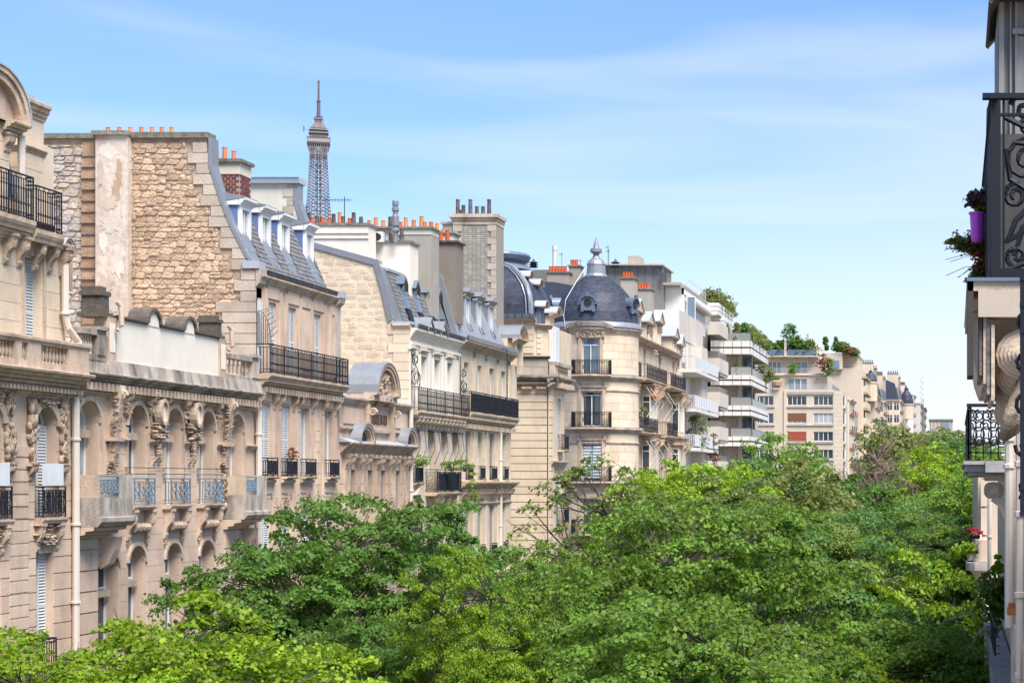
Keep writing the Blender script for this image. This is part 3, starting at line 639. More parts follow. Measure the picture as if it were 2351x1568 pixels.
# ================================================================== building B: low carved mansion with attic panel
XB = -25.0; L = LEFT(XB); sB0, sB1 = 53.75, 68.0
B = thing('town_mansion', (XB, 61, 0), 'low ornate stone mansion with arched windows and a blank white attic panel', 'building')
bays = [(54.0, 55.4), (57.35, 58.6), (60.05, 61.3), (62.75, 64.0), (65.35, 66.6)]
hb = [(a, c, CZ-.75, CZ+2.33, .62) for a, c in bays]
hb2 = [(a+.06, c-.02, CZ-7.5, CZ-1.95, .52) for a, c in bays[1:4]]+[(55.35, 56.7, CZ-7.5, CZ-2.15, .35), (66.9, 67.7, CZ-7.5, CZ-2.2, .3)]
w = wall(L, sB0, sB1-.1, 0, CZ+2.95, hb+hb2, B, PINKST, th=.5)
body(L, sB0, sB1, 0, CZ+3.0, B, PINKST, 11, -.51)
ashlar(L, sB0+.2, 55.3, CZ-8, CZ-1.35, hb2, w, PINKST, ch=.62, ln=3, pr=.05, gap=.045, limit=40)
ashlar(L, 64.9, 67.7, CZ-8, CZ-1.65, hb2, w, PINKST, ch=.62, ln=3, pr=.05, gap=.045, limit=40)
ashlar(L, 56.8, 64.8, CZ-8, CZ+2.3, [(h[0]-.14, h[1]+.14, h[2]-.6, h[3]+.14) for h in hb+hb2], w, PINKST, ch=.5, ln=1.2, pr=.014, gap=.012, limit=150)
for k, h in enumerate(hb):
    wn = window(L, *h[:4], B, d=-.40, rise=.62, transom=.85, glass=(GLASS if k % 2 else CURT), bars=0)
    MB().box(L, h[0]-.05, h[1]-.1, -.42, -.18, CZ+1.28, CZ+1.5).build('transom_ledge', TRIM, wn)
    MB().band(L, arch_pts(h[0]-.16, h[1]+.16, h[3]+.16, .78, 12), arch_pts(h[0]-.03, h[1]+.03, h[3]+.02, .64, 12), 0, .09).band(L, arch_pts(h[0]-.08, h[1]+.08, h[3]+.08, .70, 12), arch_pts(h[0], h[1], h[3], .62, 12), -.12, .05).build('archivolt', TRIM, B)
    for s in (h[0]-.11, h[1]+.11): MB().box(L, s-.05, s+.05, 0, .07, CZ-.75, CZ+1.65).build('jamb_moulding', TRIM, B)
for k, h in enumerate(hb2):
    wn = window(L, *h[:4], B, d=-.40, rise=h[4], transom=1.0, glass=GLASS, bars=1)
    MB().box(L, h[0]-.05, h[1]-.1, -.42, -.18, h[3]-1.25, h[3]-1.05).build('transom_ledge', TRIM, wn)
    MB().band(L, arch_pts(h[0]-.13, h[1]+.13, h[3]+.13, h[4]+.1, 10), arch_pts(h[0]-.01, h[1]+.01, h[3]+.01, h[4], 10), 0, .06).build('archivolt', TRIM, B)
for k, (a, c) in enumerate(bays[1:4]):
    o = balcony(L, a-.22, c+.12, CZ-.72, .34, B, rh=.82, style='scroll', m=IRONB, slab=.14, stm=TRIM)
    bb = MB()
    for z in (.24, .43): bb.line(L, [(a-.2, 0, CZ+z), (a-.2, .3, CZ+z), (c+.1, .3, CZ+z), (c+.1, 0, CZ+z)], .016)
    bb.build('guard_rail', IRONG, o)
    for s in (a-.05, c+.02): console(L, s, .17, CZ-.86, .95, .32, o, TRIM); carving(L, s-.1, s+.1, CZ-1.98, CZ-1.7, .18, o, 6, seed=int(s*3))
    rl = MB()
    p0, p1 = L.P(a+.12, .14, CZ-1.4), L.P(c-.12, .14, CZ-1.4); rl.tube([p0, p1], .14, 8)
    for q in range(4): t = a+.25+q*(c-a-.5)/3; rl.line(L, [(t-.06, .14+.15*math.cos(w_), CZ-1.4+.15*math.sin(w_)) for w_ in [i*PI/3 for i in range(7)]], .022)
    rl.build('carved_bundle', CARVE, o)
for k, s in enumerate((60.05-.73, 62.75-.73)):       # oval medallions
    el = [(s+.30*math.cos(t), CZ+2.18+.42*math.sin(t)) for t in [i*PI/8 for i in range(17)]]; ei = [(s+.2*math.cos(t), CZ+2.18+.31*math.sin(t)) for t in [i*PI/8 for i in range(17)]]
    o = MB().band(L, el, ei, .1, .34).build('medallion', TRIM, B); MB().plate(L, ei[:-1], .1, .26).build('plaque', WHITEW, o)
    carving(L, s-.42, s+.42, CZ+1.35, CZ+1.95, .38, o, 16, seed=40+k, d0=.08); carving(L, s-.22, s+.22, CZ+2.5, CZ+2.8, .36, o, 10, seed=50+k, d0=.08); carving(L, s-.12, s+.12, CZ+.85, CZ+1.4, .3, o, 9, seed=60+k, d0=.05)
for s in (56.15, 64.75):                                # tall scrolled consoles with fruit drops
    b = MB(); b.prism(L, [(0, CZ+2.85), (.38, CZ+2.85), (.44, CZ+2.6), (.36, CZ+2.3), (.27, CZ+1.6), (.22, CZ+.9), (.15, CZ+.55), (0, CZ+.5)], s-.15, s+.15)
    for zz, rr, dd in ((2.55, .17, .36),): b.line(L, [(s+.0, dd+.0+x, CZ+zz+z) for x, z in spiral((0, 0), rr, 0, 1.4, 1)], .05, 5)
    o = b.build('tall_console', TRIM, B)
    for k in range(11): zz = 2.4-k*.26; carving(L, s-.27, s+.27, CZ+zz-.1, CZ+zz+.2, .3-.01*k, o, 7, seed=k+int(s), d0=.06+.02*max(0, 8-k))
    MB().box(L, s-.3, s+.3, 0, .3, CZ+1.2, CZ+1.32).build('ledge', TRIM, o); carving(L, s-.2, s+.2, CZ-1.0, CZ+.45, .28, o, 16, seed=9+int(s))
for s in (57.1, 58.75, 59.85, 61.45, 62.55, 64.15):
    console(L, s, .18, CZ+2.75, .62, .3, B); carving(L, s-.16, s+.16, CZ+2.0, CZ+2.5, .3, B, 9, seed=int(s*11), d0=.05)
for a, c in ((56.0, 57.2), (58.7, 59.95), (61.4, 62.65), (64.1, 65.25), (66.7, 67.8)): cornice(L, a, c, CZ+1.12, CZ+1.3, .16, B, steps=3); 
for s in (59.15, 59.5, 61.85, 62.2, 64.55): console(L, s, .1, CZ+.75, .22, .14, B)
cornice(L, sB0, sB1, CZ+2.5, CZ+2.62, .12, B, steps=2)
cornice(L, sB0, sB1-.4, CZ+2.86, CZ+3.14, .46, B, WEATH, steps=4, base=.0)
dentils(L, sB0+.1, sB1-.4, CZ+2.64, CZ+2.86, .05, .34, B, w=.13, gap=.14)
# attic
at = MB().prism(L, [(.34, CZ+3.14), (.26, CZ+3.55), (0, CZ+3.58), (0, CZ+3.1)], 55.4, sB1-.3).build('attic', WEATH, B)
MB().prism(L, [(.28, CZ+3.14), (.24, CZ+3.5), (0, CZ+3.5), (0, CZ+3.1)], sB0, 55.4).build('plinth', WEATH, at)
MB().box(L, 56.0, 64.2, -.1, .18, CZ+3.55, CZ+4.82).build('attic_panel', WHITEW, at)
for a in (55.5, 63.95): MB().box(L, a, a+.55, -.15, .25, CZ+3.55, CZ+4.82).build('pier', TRIM, at); MB().box(L, a+.1, a+.45, .25, .265, CZ+3.8, CZ+4.65).build('pier_panel', WHITEW, at)
cp = MB(); prev = 56.1
for c0 in (58.75, 61.5):
    cp.prism(L, [(-.12, CZ+4.81), (.22, CZ+4.81), (.27, CZ+4.86), (.27, CZ+4.92), (-.12, CZ+4.92)], prev, c0-.5)
    cp.band(L, arch_pts(c0-.52, c0+.52, CZ+5.36, .46, 8), arch_pts(c0-.42, c0+.42, CZ+5.26, .38, 8), -.4, .27); prev = c0+.5
    MB().plate(L, [(c0-.42, CZ+4.8)]+arch_pts(c0-.4, c0+.4, CZ+5.27, .40, 8)+[(c0+.42, CZ+4.8)], -.1, .2).build('attic_arch', WHITEW, at)
cp.prism(L, [(-.12, CZ+4.81), (.22, CZ+4.81), (.27, CZ+4.86), (.27, CZ+4.92), (-.12, CZ+4.92)], prev, 63.9); cp.build('coping', BLACKST, at)
for s, h_ in ((55.55, .9), (64.1, .8)):
    b = MB(); z = CZ+4.8
    b.box(L, s-.4, s+.3, -.5, .24, z, z+.14).box(L, s-.3, s+.2, -.42, .16, z+.14, z+h_*.7).box(L, s-.36, s+.26, -.46, .2, z+h_*.7, z+h_*.84).box(L, s-.25, s+.15, -.45, .1, z+h_*.84, z+h_); b.build('finial_block', BLACKST, at)
    pipe([(XB+.34, s+.35, CZ+5.3), (XB+.42, s+.42, CZ+5.15), (XB+.44, s+.4, CZ+4.6), (XB+.36, s+.3, CZ+4.45)], .08, at, TRIM, name='scroll')
for a, c in ((53.8, 55.3), (64.8, 67.4)):
    b1 = MB().box(L, a, c, -.1, .26, CZ+3.5, CZ+3.66).box(L, a, c, -.1, .28, CZ+4.22, CZ+4.38).build('balustrade', WEATH, B); balusters(L, a+.1, c-.6, CZ+3.66, .56, .12, b1, TRIM, 5)
    MB().box(L, c-.55, c, -.14, .3, CZ+3.66, CZ+4.22).box(L, c-.62, c+.04, -.2, .36, CZ+4.38, CZ+4.48).build('pier', WEATH, b1)
# stone box balconies at both ends
for s0, s1 in ((53.76, 56.0), (64.85, 66.9)):
    o = MB().prism(L, [(0, CZ-1.28), (.72, CZ-1.28), (.84, CZ-1.14), (.84, CZ-1.02), (.75, CZ-1.0), (.75, CZ-.45), (0, CZ-.45)], s0, s1).build('stone_balcony', WEATH, B)
    cornice(L, s0, s1-.1, CZ-1.62, CZ-1.28, .6, o, PINKST, steps=3)
    MB().box(L, s0, s0+.12, 0, .75, CZ-.45, CZ+.2).build('parapet', TRIM, o); MB().box(L, s1-.75, s1, 0, .75, CZ-.45, CZ+.22).build('parapet', WEATH, o)
    railing(L, s0+.12, s1-.75, CZ-.43, CZ+.16, .66, o, IRONB, 'scroll', False, posts=1)
    for s in (s1-.3,): MB().prism(L, [(0, CZ-1.62), (.5, CZ-1.62), (.42, CZ-2.0), (.25, CZ-2.4), (0, CZ-2.55)], s-.2, s+.2).build('corbel', PINKST, o)
pipe([(XB+.16, 67.75, CZ+2.5), (XB+.16, 67.78, CZ-6)], .11, B, collars=[(XB+.16, 67.76, CZ+z) for z in (1.7, -.2, -2.5)])

# ================================================================== building C: rubble party wall, slate mansard with blue dormers
YC = 67.95; XC = -25.0; L = LEFT(XC); sC1 = 76.8; FC = FRONT(YC)
C = thing('apartment_building', (XC, 73, 0), 'narrow stone apartment house with tall rubble party wall, slate mansard and four blue cheeked dormers', 'building')
ZC = lambda py: Zat(py, YC)
XR = lambda px: Xat(px, YC)
def fire_edge(z):                          # right outline of the party wall at height z
    tab = [(ZC(1600), -25.0), (ZC(620), -25.0), (ZC(610), XR(583)), (ZC(560), XR(556)), (ZC(500), XR(525)), (ZC(440), XR(503)), (ZC(380), XR(484)), (ZC(330), XR(477)), (ZC(316), XR(477))]
    for (z0, x0), (z1, x1) in zip(tab, tab[1:]):
        if z0 <= z <= z1: return x0+(x1-x0)*(z-z0)/(z1-z0)
    return XR(477)
zt = ZC(318)
pts = [(-36, CZ-2), (-25.0, CZ-2), (-25.0, ZC(618))]+[(fire_edge(ZC(y)), ZC(y)) for y in (600, 560, 500, 440, 380, 330)]+[(XR(477), zt), (-36, zt)]
fw = MB().plate(FC, pts, -.5, 0).build('party_wall', MORT, C)
quoin = lambda z: (.55 if int((z-CZ-1.5)/.38+.001) % 2 else .78)+(.65 if z < ZC(700) else 0)
rubble(FC, XR(303), -25.0, CZ+2.2, zt-.1, fw, RUBBLE, xmax=lambda z: fire_edge(z)-quoin(z)-.0, hmin=.13, hmax=.25, lmin=.2, lmax=.52, pr=.055, gap=.022, limit=300)
rubble(FC, XR(97)-.3, XR(192), CZ+2.6, zt-.25, fw, GREYRUB, hmin=.16, hmax=.32, limit=200, name='patched_stone')
its = []; z = CZ+1.5
while z < zt-.4:
    q = quoin(z); x1 = fire_edge(z+.19); its.append(fbox(FC, x1-q+.02, x1-.03, -.1, .07, z+.012, z+.368)); z += .38
    if z < ZC(640): its[-1] = fbox(FC, -25.0-q, -25.0, -.1, .07, z-.38+.012, z-.012)
pieces('quoin_stone', its, GREYST, fw)
# rendered flue breast and stained flue channel
fb = MB().box(FC, XR(229), XR(303), 0, .34, CZ+2.5, zt+.05).build('flue_breast', RENDER, fw)
PM = dict(w=mat('white lime patch', (.64, .58, .50), namt=.2, dirt=(.4, .33, .26), damt=.5), r=mat('rust brown stain patch', (.44, .31, .215), namt=.3), g=mat('grey cement patch', (.47, .425, .37), namt=.25), t=mat('tan exposed stone patch', (.51, .41, .32), var=.1, namt=.3))
rdp = random.Random(8)
for q, (px_, py_, w2_, h2_, k2_) in enumerate(((258, 352, 46, 26, 'w'), (283, 402, 14, 44, 'r'), (277, 440, 18, 40, 'r'), (262, 470, 30, 26, 't'), (264, 520, 40, 22, 'g'), (247, 560, 20, 34, 'w'), (280, 600, 26, 50, 'w'), (252, 655, 30, 26, 't'), (268, 700, 36, 24, 'g'), (294, 480, 8, 80, 'w'), (240, 400, 12, 50, 't'))):
    rr_ = [1+rdp.uniform(-.3, .35) for _ in range(24)]
    MB().plate(FC, [(XR(px_)+w2_*.5*YC/F*rr_[i]*math.cos(i*PI/12), Zat(py_, YC)+h2_*.7*YC/F*rr_[i]*math.sin(i*PI/12)) for i in range(24)], .335, .346+.0016*q).build('render_patch', PM[k2_], fb)
cha = MB().box(FC, XR(190), XR(229), 0, .04, CZ+2.5, zt-.1).build('flue_channel', RUSTST, fw)
pieces('flue_tile', [fbox(FC, XR(191), XR(227), .03, .12+.05*random.random(), ZC(745)+k*.40, ZC(745)+k*.40+.36) for k in range(int((zt-ZC(745)-.5)/.40))], RUSTST, fw)
pieces('iron_strap', [fbox(FC, XR(191), XR(228), .14, .19, ZC(745)+k*.40+.365, ZC(745)+k*.40+.39) for k in range(int((zt-ZC(745)-.5)/.40))], IRONG, fw)
MB().box(FC, -36, XR(222), -.6, .14, zt-.02, zt+.16).box(FC, XR(303), XR(481), -.6, .14, zt, zt+.2).build('coping', COPING, fw)
MB().box(FC, XR(222), XR(306), -.7, .46, zt+.05, zt+.2).build('coping', COPING, fw)
chimney_pots([XR(x)+.02 for x in (238, 264, 290, 315, 340, 362, 368+20-2)][:6]+[XR(386)-.0], YC+.3, zt+.18, fw, POT, .27, .09)
edge = [(XR(481), ZC(318)), (XR(481), ZC(380)), (XR(487), ZC(400)), (XR(506), ZC(460)), (XR(530), ZC(520)), (XR(562), ZC(585)), (XR(578), ZC(606))]
MB().band(FC, [(x+.13, z) for x, z in edge], edge, -.5, .1).build('zinc_edge', ZINC, fw)
MB().box(FC, XR(560), XR(598), -.5, .16, ZC(617), ZC(600)).build('zinc_cap', ZINCL, fw)
MB().prism(LEFT(-25.0), [(0, ZC(660)), (.14, ZC(650)), (.2, ZC(630)), (.2, ZC(618)), (0, ZC(618))], YC-.1, YC+.5).build('corner_moulding', GREYST, fw)
# facade walls
dk = CZ+3.88
hc1 = [(a, c, dk+.03, CZ+6.55) for a, c in ((69.15, 69.95), (71.15, 72.05), (74.0, 74.85))]
hc2 = [(a, c, CZ+.22, CZ+2.83) for a, c in ((68.45, 69.35), (70.45, 71.4), (72.5, 73.5), (75.3, 76.25))]
hc3 = [(a, c, CZ-3.7, CZ-1.07) for a, c in ((68.45, 69.35), (70.45, 71.4), (72.5, 73.5), (75.3, 76.25))]
w = wall(L, YC, sC1, 0, CZ+7.35, hc1+hc2+hc3, C, PINKST)
body(L, YC+.51, sC1, 0, CZ+7.3, C, PINKST, 11)
ashlar(L, YC+.1, sC1, CZ+4.0, CZ+6.6, hc1, w, PINKST, ch=.5, ln=1.1, pr=.014, gap=.012, limit=80)
ashlar(L, YC+.1, sC1, CZ-8, CZ+2.85, hc2+hc3, w, PINKST, ch=.5, ln=1.2, pr=.014, gap=.012, limit=180)
for h in hc1: window(L, *h, C, d=-.2, shut=('closed', SHUT))
MB().box(L, 68.02, 68.4, 0, .05, dk+.05, CZ+6.5).build('folded_shutter', SHUT, C)
for k, h in enumerate(hc2): window(L, *h, C, d=-.2, shut=('closed', SHUT) if k < 2 else None, glass=CURT)
for k, h in enumerate(hc3): window(L, *h, C, d=-.2, shut=('closed', SHUT), glass=CURT)
for s in (68.8, 70.3, 70.9, 72.4, 73.7, 75.2, 75.9): MB().box(L, s-.14, s+.14, 0, .06, dk, CZ+7.0).build('pilaster', PINKST, C)
for a, c in ((68.95, 70.15), (71.05, 72.25), (72.55, 73.55), (73.85, 75.05), (76.0, 76.6)):
    MB().plate(L, [(a, CZ+6.68), (c, CZ+6.68), (c, CZ+7.1), (a, CZ+7.1)], 0, .05).build('frieze_panel', PINKST, C)
MB().box(L, 72.6, 73.5, 0, .04, CZ+4.3, CZ+6.5).build('wall_panel', PINKST, C)
cornice(L, YC, sC1-.5, CZ+7.1, CZ+7.42, .25, C)
o = balcony(L, YC+.02, sC1+.02, dk, .52, C, rh=1.05, style='dense', sp=.125, slab=.2)
cornice(L, YC+.05, sC1, CZ+3.4, CZ+3.68, .4, C, steps=3); dentils(L, YC+.1, sC1, CZ+3.22, CZ+3.42, .05, .3, C, w=.13, gap=.14)
fs = MB()                                              # curved screen at the near end of the balcony
for k in range(7): a = k/6; fs.line(L, [(YC+.05, .04+.065*k, dk+1.05), (YC+.05, .04+.065*k, dk+1.05+1.15*math.sqrt(max(0, 1-(a*.93)**2)))], .012)
arc = [(YC+.05, .04+.46*math.sin(t), dk+1.05+1.2*math.cos(t)) for t in [i*PI/16 for i in range(9)]]; fs.line(L, arc, .016)
for t in range(1, 8, 1): p = arc[t]; fs.line(L, [p, (p[0], p[1]+.25, p[2]+.08+.02*t)], .01)
fs.build('iron_fan', IRONG, o)
for k, s in enumerate((68.9, 70.9, 73.0, 75.8)):        # frieze with panels between windows
    MB().box(L, s-.45, s+.45, 0, .05, CZ+2.92, CZ+3.2).build('frieze_panel', PINKST, C); carving(L, s-.08, s+.08, CZ+2.95, CZ+3.15, .1, C, 4, seed=k)
for s in (68.2, 69.6, 70.2, 71.65, 72.25, 73.75, 75.05, 76.5): console(L, s, .16, CZ+3.2, .58, .24, C)
for s in (68.2, 69.6, 70.2, 71.65, 72.25, 73.75, 75.05, 76.5): MB().box(L, s-.1, s+.1, 0, .05, CZ-8, CZ+2.6).build('pilaster', PINKST, C)
pieces('quoin_stone', [fbox(L, s, s+.42, 0, .07, CZ-6+k*.42+.02, CZ-6+(k+1)*.42) for s in (74.2,) for k in range(20)], PINKST, w)
for k, h in enumerate(hc2):
    o = balcony(L, h[0]-.12, h[1]+.12, CZ+.2, .3, C, rh=.66, style='scrolld', sp=.075, slab=.09); cornice(L, h[0]-.22, h[1]+.22, CZ-.12, CZ+.08, .14, C, steps=2)
    MB().plate(L, [(h[0], CZ-.38), (h[1], CZ-.38), (h[1]+.12, CZ-.62), (h[1]+.05, CZ-.62), (h[1]-.05, CZ-.44), (h[0]+.05, CZ-.44)], 0, .05).build('moulding', TRIM, C)
    if k in (1, 2): carving(L, h[0]+.25, h[1]-.2, CZ-1.0, CZ-.45, .26, C, 12, seed=70+k, sym=False); carving(L, h[0]+.3, h[1]-.25, CZ-1.05, CZ-.75, .2, C, 9, seed=80+k, sym=False)
# slate mansard with dormers
zb, ztp = CZ+7.5, CZ+10.35; d0, d1 = -.12, -1.35
rf = MB().prism(L, [(d0, zb), (d1, ztp), (-6, ztp+.9), (-11, ztp+.9), (-11, zb-.2), (d0, zb-.2)], YC+.5, sC1-.55).build('roof', ZINC, C)
dors = ((68.30, 69.30), (70.30, 71.3), (72.30, 73.3), (75.1, 76.05))
slates(L.P(YC+.5, d0, zb), Vector((0, sC1-YC-1.05, 0)), Vector((d1-d0, 0, ztp-zb)), 0, 0, SLATEG, rf, w=.26, h=.19, limit=300, inside=lambda u_, v_: not any(a-YC-.5-.02 < u_ < c-YC-.5+.02 and v_ > .6 for a, c in dors))
for a, c in dors:
    dm = MB(); dd = -.72; z0_, z1_ = CZ+8.15, CZ+9.95
    for s0, s1 in ((a, a+.16), (c-.16, c)): dm.box(L, s0, s1, dd-.1, dd+.04, z0_, z1_-.14)
    dm.box(L, a, c, dd-.1, dd+.04, z1_-.14, z1_); o = dm.build('dormer', WFRAME, C)
    MB().plate(FRONT(0), [(XC+dd-.08, z0_), (XC+dd-.08, z1_), (XC+d1+.05, z1_)], -(a+.01), -(a-.03)).build('cheek', ZINCB, o)
    MB().plate(FRONT(0), [(XC+dd-.08, z0_), (XC+dd-.08, z1_), (XC+d1+.05, z1_)], -(c+.03), -(c-.01)).build('cheek', ZINCB, o)
    cornice(L, a-.1, c+.1, z1_, z1_+.26, .22, o, WFRAME, base=dd, steps=3); MB().prism(L, [(dd+.22, z1_+.26), (dd+.22, z1_+.3), (-2.2, z1_+.62), (-2.2, z1_)], a-.12, c+.12).build('dormer_roof', ZINC, o)
    MB().box(L, a-.1, c+.1, -1.9, dd-.02, z1_, z1_+.26).build('dormer_fascia', WFRAME, o)
    wb = MB(); wb.box(L, a+.16, c-.16, dd-.09, dd-.04, z0_, z0_+.08)
    for s in (a+.16, (a+c)/2-.03, c-.22): wb.box(L, s, s+.06, dd-.09, dd-.02, z0_+.08, z1_-.14)
    wb.build('window_frame', WFRAME, o); MB().box(L, a+.16, c-.16, dd-.12, dd-.08, z0_+.05, z1_-.14).build('pane', CURT, o)
    rb = MB(); rb.line(L, [(a+.1, dd+.04, z0_+.22), (a+.1, dd+.25, z0_+.2), (c-.1, dd+.25, z0_+.2), (c-.1, dd+.04, z0_+.22)], .014)
    for i in range(5): s = a+.1+(c-a-.2)*i/4; rb.line(L, [(s, dd+.25, z0_+.2), (s, dd+.2, z0_-.25)], .008)
    rb.build('dormer_rail', WFRAME, o); MB().prism(L, [(dd+.03, z0_-.05), (dd+.14, z0_-.45), (d0+.03, zb+.05), (d0-.2, zb+.02), (dd-.1, z0_)], a+.05, c-.05).build('zinc_apron', ZINC, o)
gt = MB().prism(L, [(-.1, zb-.06), (.2, zb-.06), (.25, zb+.12), (.2, zb+.12), (.17, zb), (-.1, zb)], YC+.5, sC1-.6).build('gutter', IRON, C)
pieces('gutter_bracket', [fbox(L, YC+.6+k*.26, YC+.7+k*.26, .22, .27, zb-.05, zb+.1) for k in range(29)], IRONG, gt)
MB().plate(FRONT(0), [(-25.0, zb-.3), (-25.25, zb+.1), (-26.4, ztp+.1), (-26.6, ztp+.1), (-25.6, zb-.3)], -(sC1-.5), -(sC1-.66)).build('zinc_edge', ZINC, C)
MB().box(L, sC1-.5, sC1+.2, -.5, .32, zb-.1, zb+.16).build('zinc_cap', ZINCL, C)
MB().box(L, sC1-.45, sC1+.16, -.4, .1, CZ+4.2, zb-.45).prism(L, [(-.4, zb-.45), (.1, zb-.45), (.25, zb-.3), (.3, zb-.1), (-.4, zb-.1)], sC1-.46, sC1+.18).build('end_pier', GREYST, C)
# chimneys behind the mansard
c1 = stack(Xat(484, 70), Xat(550, 70), 70, 71.1, CZ+9.4, Zat(400, 70), C, RMORT, CREAMW, Zat(373, 70)-Zat(400, 70), .02)
fbk = FRONT(70); xa, xb = Xat(484, 70), Xat(550, 70)
its = []
for j in range(15):
    z = Zat(400, 70)-.105*(j+1)
    n = 5
    for k in range(n):
        a = xa+(xb-xa)*(k-(.5 if j % 2 else 0))/n; a, c = max(a, xa), min(a+(xb-xa)/n, xb)
        if c-a > .05: its.append(fbox(fbk, a+.02, c-.02, -.02, .015, z+.02, z+.092))
pieces('brick', its, RBRICK, c1)
its = [fbox(LEFT(xb), 70+.02+k*.27+(.13 if j % 2 else 0), 70.25+k*.27+(.13 if j % 2 else 0), -.02, .015, Zat(400, 70)-.105*(j+1)+.02, Zat(400, 70)-.105*(j+1)+.092) for j in range(15) for k in range(4 if j % 2 == 0 else 3)]
pieces('brick', its, RBRICK, c1)
MB().box(fbk, xa-.1, xb+.12, -1.2, .12, Zat(373, 70), Zat(373, 70)+.12).build('cap_slab', COPING, c1)
chimney_pots([Xat(x, 70.4) for x in (479, 497, 516, 537)], 70.4, Zat(373, 70)+.1, c1, POT, [.5, .36, .52, .38], .105)
Yc = sC1
gw = MB().plate(FRONT(Yc), [(Xat(540, Yc), CZ+8), (Xat(690, Yc), CZ+8), (Xat(694, Yc), Zat(500, Yc)), (Xat(676, Yc), Zat(460, Yc)), (Xat(674, Yc), Zat(421, Yc)), (Xat(540, Yc), Zat(421, Yc))], -.6, 0).build('gable_wall', CREAMW, C)
pieces('quoin_stone', [fbox(FRONT(Yc), Xat(650 if k % 2 else 660, Yc), Xat(674, Yc), 0, .03, Zat(432+k*20, Yc), Zat(432+k*20-19, Yc)) for k in range(4)], GREYST, gw)
MB().prism(FRONT(Yc), [(.16, Zat(422, Yc)), (.2, Zat(411, Yc)), (.24, Zat(409, Yc)), (-.7, Zat(408, Yc)), (-.7, Zat(422, Yc))], Xat(535, Yc), Xat(690, Yc)).build('cap', ZINCL, gw)
MB().band(FRONT(Yc), [(Xat(x, Yc), Zat(y, Yc)) for x, y in ((686, 421), (686, 460), (692, 480), (704, 512))], [(Xat(x, Yc), Zat(y, Yc)) for x, y in ((674, 421), (674, 460), (680, 480), (690, 512))], -.5, .05).build('zinc_edge', ZINC, gw)
# ================================================================== building D: low mansion with arched zinc hoods and an inscription
XD = -25.0; L = LEFT(XD); sD0, sD1 = 77.05, 86.9
D = thing('town_mansion', (XD, 83, 0), 'low carved stone mansion with grey arched zinc hoods and an inscription panel', 'building')
hd1 = [(a, c, CZ-2.3, CZ+.5) for a, c in ((78.4, 79.15), (82.55, 83.35), (84.75, 85.55))]; hd1.append((80.8, 81.5, CZ-2.3, CZ+.5))
hd2 = [(a, c, CZ-7.5, CZ-3.6, .4) for a, c in ((78.4, 79.4), (81.6, 82.6), (84.6, 85.6))]
w = wall(L, sD0, sD1, 0, CZ+1.3, hd1+hd2, D, PINKST)
w2 = wall(L, sD0, sD1, CZ+1.3, CZ+3.45, [], D, TRIM, name='attic')
body(L, sD0, sD1, 0, CZ+3.4, D, PINKST, 8)
ashlar(L, sD0, sD1, CZ-8, CZ+.4, hd1+hd2, w, PINKST, ch=.5, ln=1.2, pr=.03, gap=.03, limit=150)
for k, h in enumerate(hd1): window(L, *h, D, d=-.25, shut=('closed', SHUTG) if k != 3 else None)
for h in hd2: window(L, *h[:4], D, d=-.25, rise=.4, transom=.8)
cornice(L, sD0-.1, sD1, CZ+3.2, CZ+3.5, .22, D, steps=3); MB().prism(L, [(-1.5, CZ+3.8), (.2, CZ+3.52), (.2, CZ+3.5), (-1.5, CZ+3.5)], sD0-.05, sD1).build('zinc_roof', ZINCL, D)
for a, c in ((77.6, 80.1), (84.4, 86.3)): MB().plate(L, [(a, CZ+2.4), (c, CZ+2.4), (c, CZ+3.05), (a, CZ+3.05)], 0, .05).build('panel', PINKST, D)
cornice(L, sD0, sD1, CZ+2.1, CZ+2.25, .12, D, steps=2)
for s in (80.45, 83.9): MB().box(L, s-.16, s+.16, 0, .22, CZ+1.6, CZ+3.3).build('pilaster', TRIM, D); o = MB().line(L, [(s, .34+x, CZ+2.95+z) for x, z in spiral((0, 0), .17, 0, 1.5)], .05, 5).build('volute', TRIM, D)
pn = MB().box(L, 80.8, 83.5, 0, .08, CZ+2.2, CZ+3.15).build('inscription_panel', PINKST, D)
MB().box(L, 80.7, 83.6, 0, .13, CZ+2.12, CZ+2.2).box(L, 80.7, 83.6, 0, .13, CZ+3.15, CZ+3.22).build('panel_moulding', TRIM, D)
tcv = bpy.data.curves.new('inscription', 'FONT'); tcv.body = 'FONDEE EN 1880'; tcv.size = .34; tcv.extrude = .02; tcv.align_x = 'CENTER'; tcv.align_y = 'CENTER'; tcv.space_character = 1.05
tob = bpy.data.objects.new('inscription_tmp', tcv); col.objects.link(tob)
dg = bpy.context.evaluated_depsgraph_get(); dg.update(); tm = bpy.data.meshes.new_from_object(tob.evaluated_get(dg)); bpy.data.objects.remove(tob)
tm.materials.clear(); tm.materials.append(mat('dark cut lettering', (.13, .085, .06)))
to = bpy.data.objects.new('lettering', tm); col.objects.link(to); to.parent = pn; WLp = WL[pn]
to.matrix_basis = Matrix.Translation(Vector((XD+.1, 82.15, CZ+2.66))-WLp) @ Matrix(((0, 0, 1, 0), (.78, 0, 0, 0), (0, 1.9, 0, 0), (0, 0, 0, 1)))
hd = hood(L, 80.4, 83.6, CZ+3.75, CZ+5.1, -.75, .56, D, th=.2, tymp=True)
for a, c in ((80.3, 81.0), (83.0, 83.7)): cornice(L, a, c, CZ+3.4, CZ+3.78, .55, D, steps=4)
MB().box(L, 80.32, 83.68, -.8, .42, CZ+3.45, CZ+3.74).build('entablature', TRIM, D)
carving(L, 81.3, 82.9, CZ+3.25, CZ+4.75, .6, D, 26, seed=91, d0=.1)
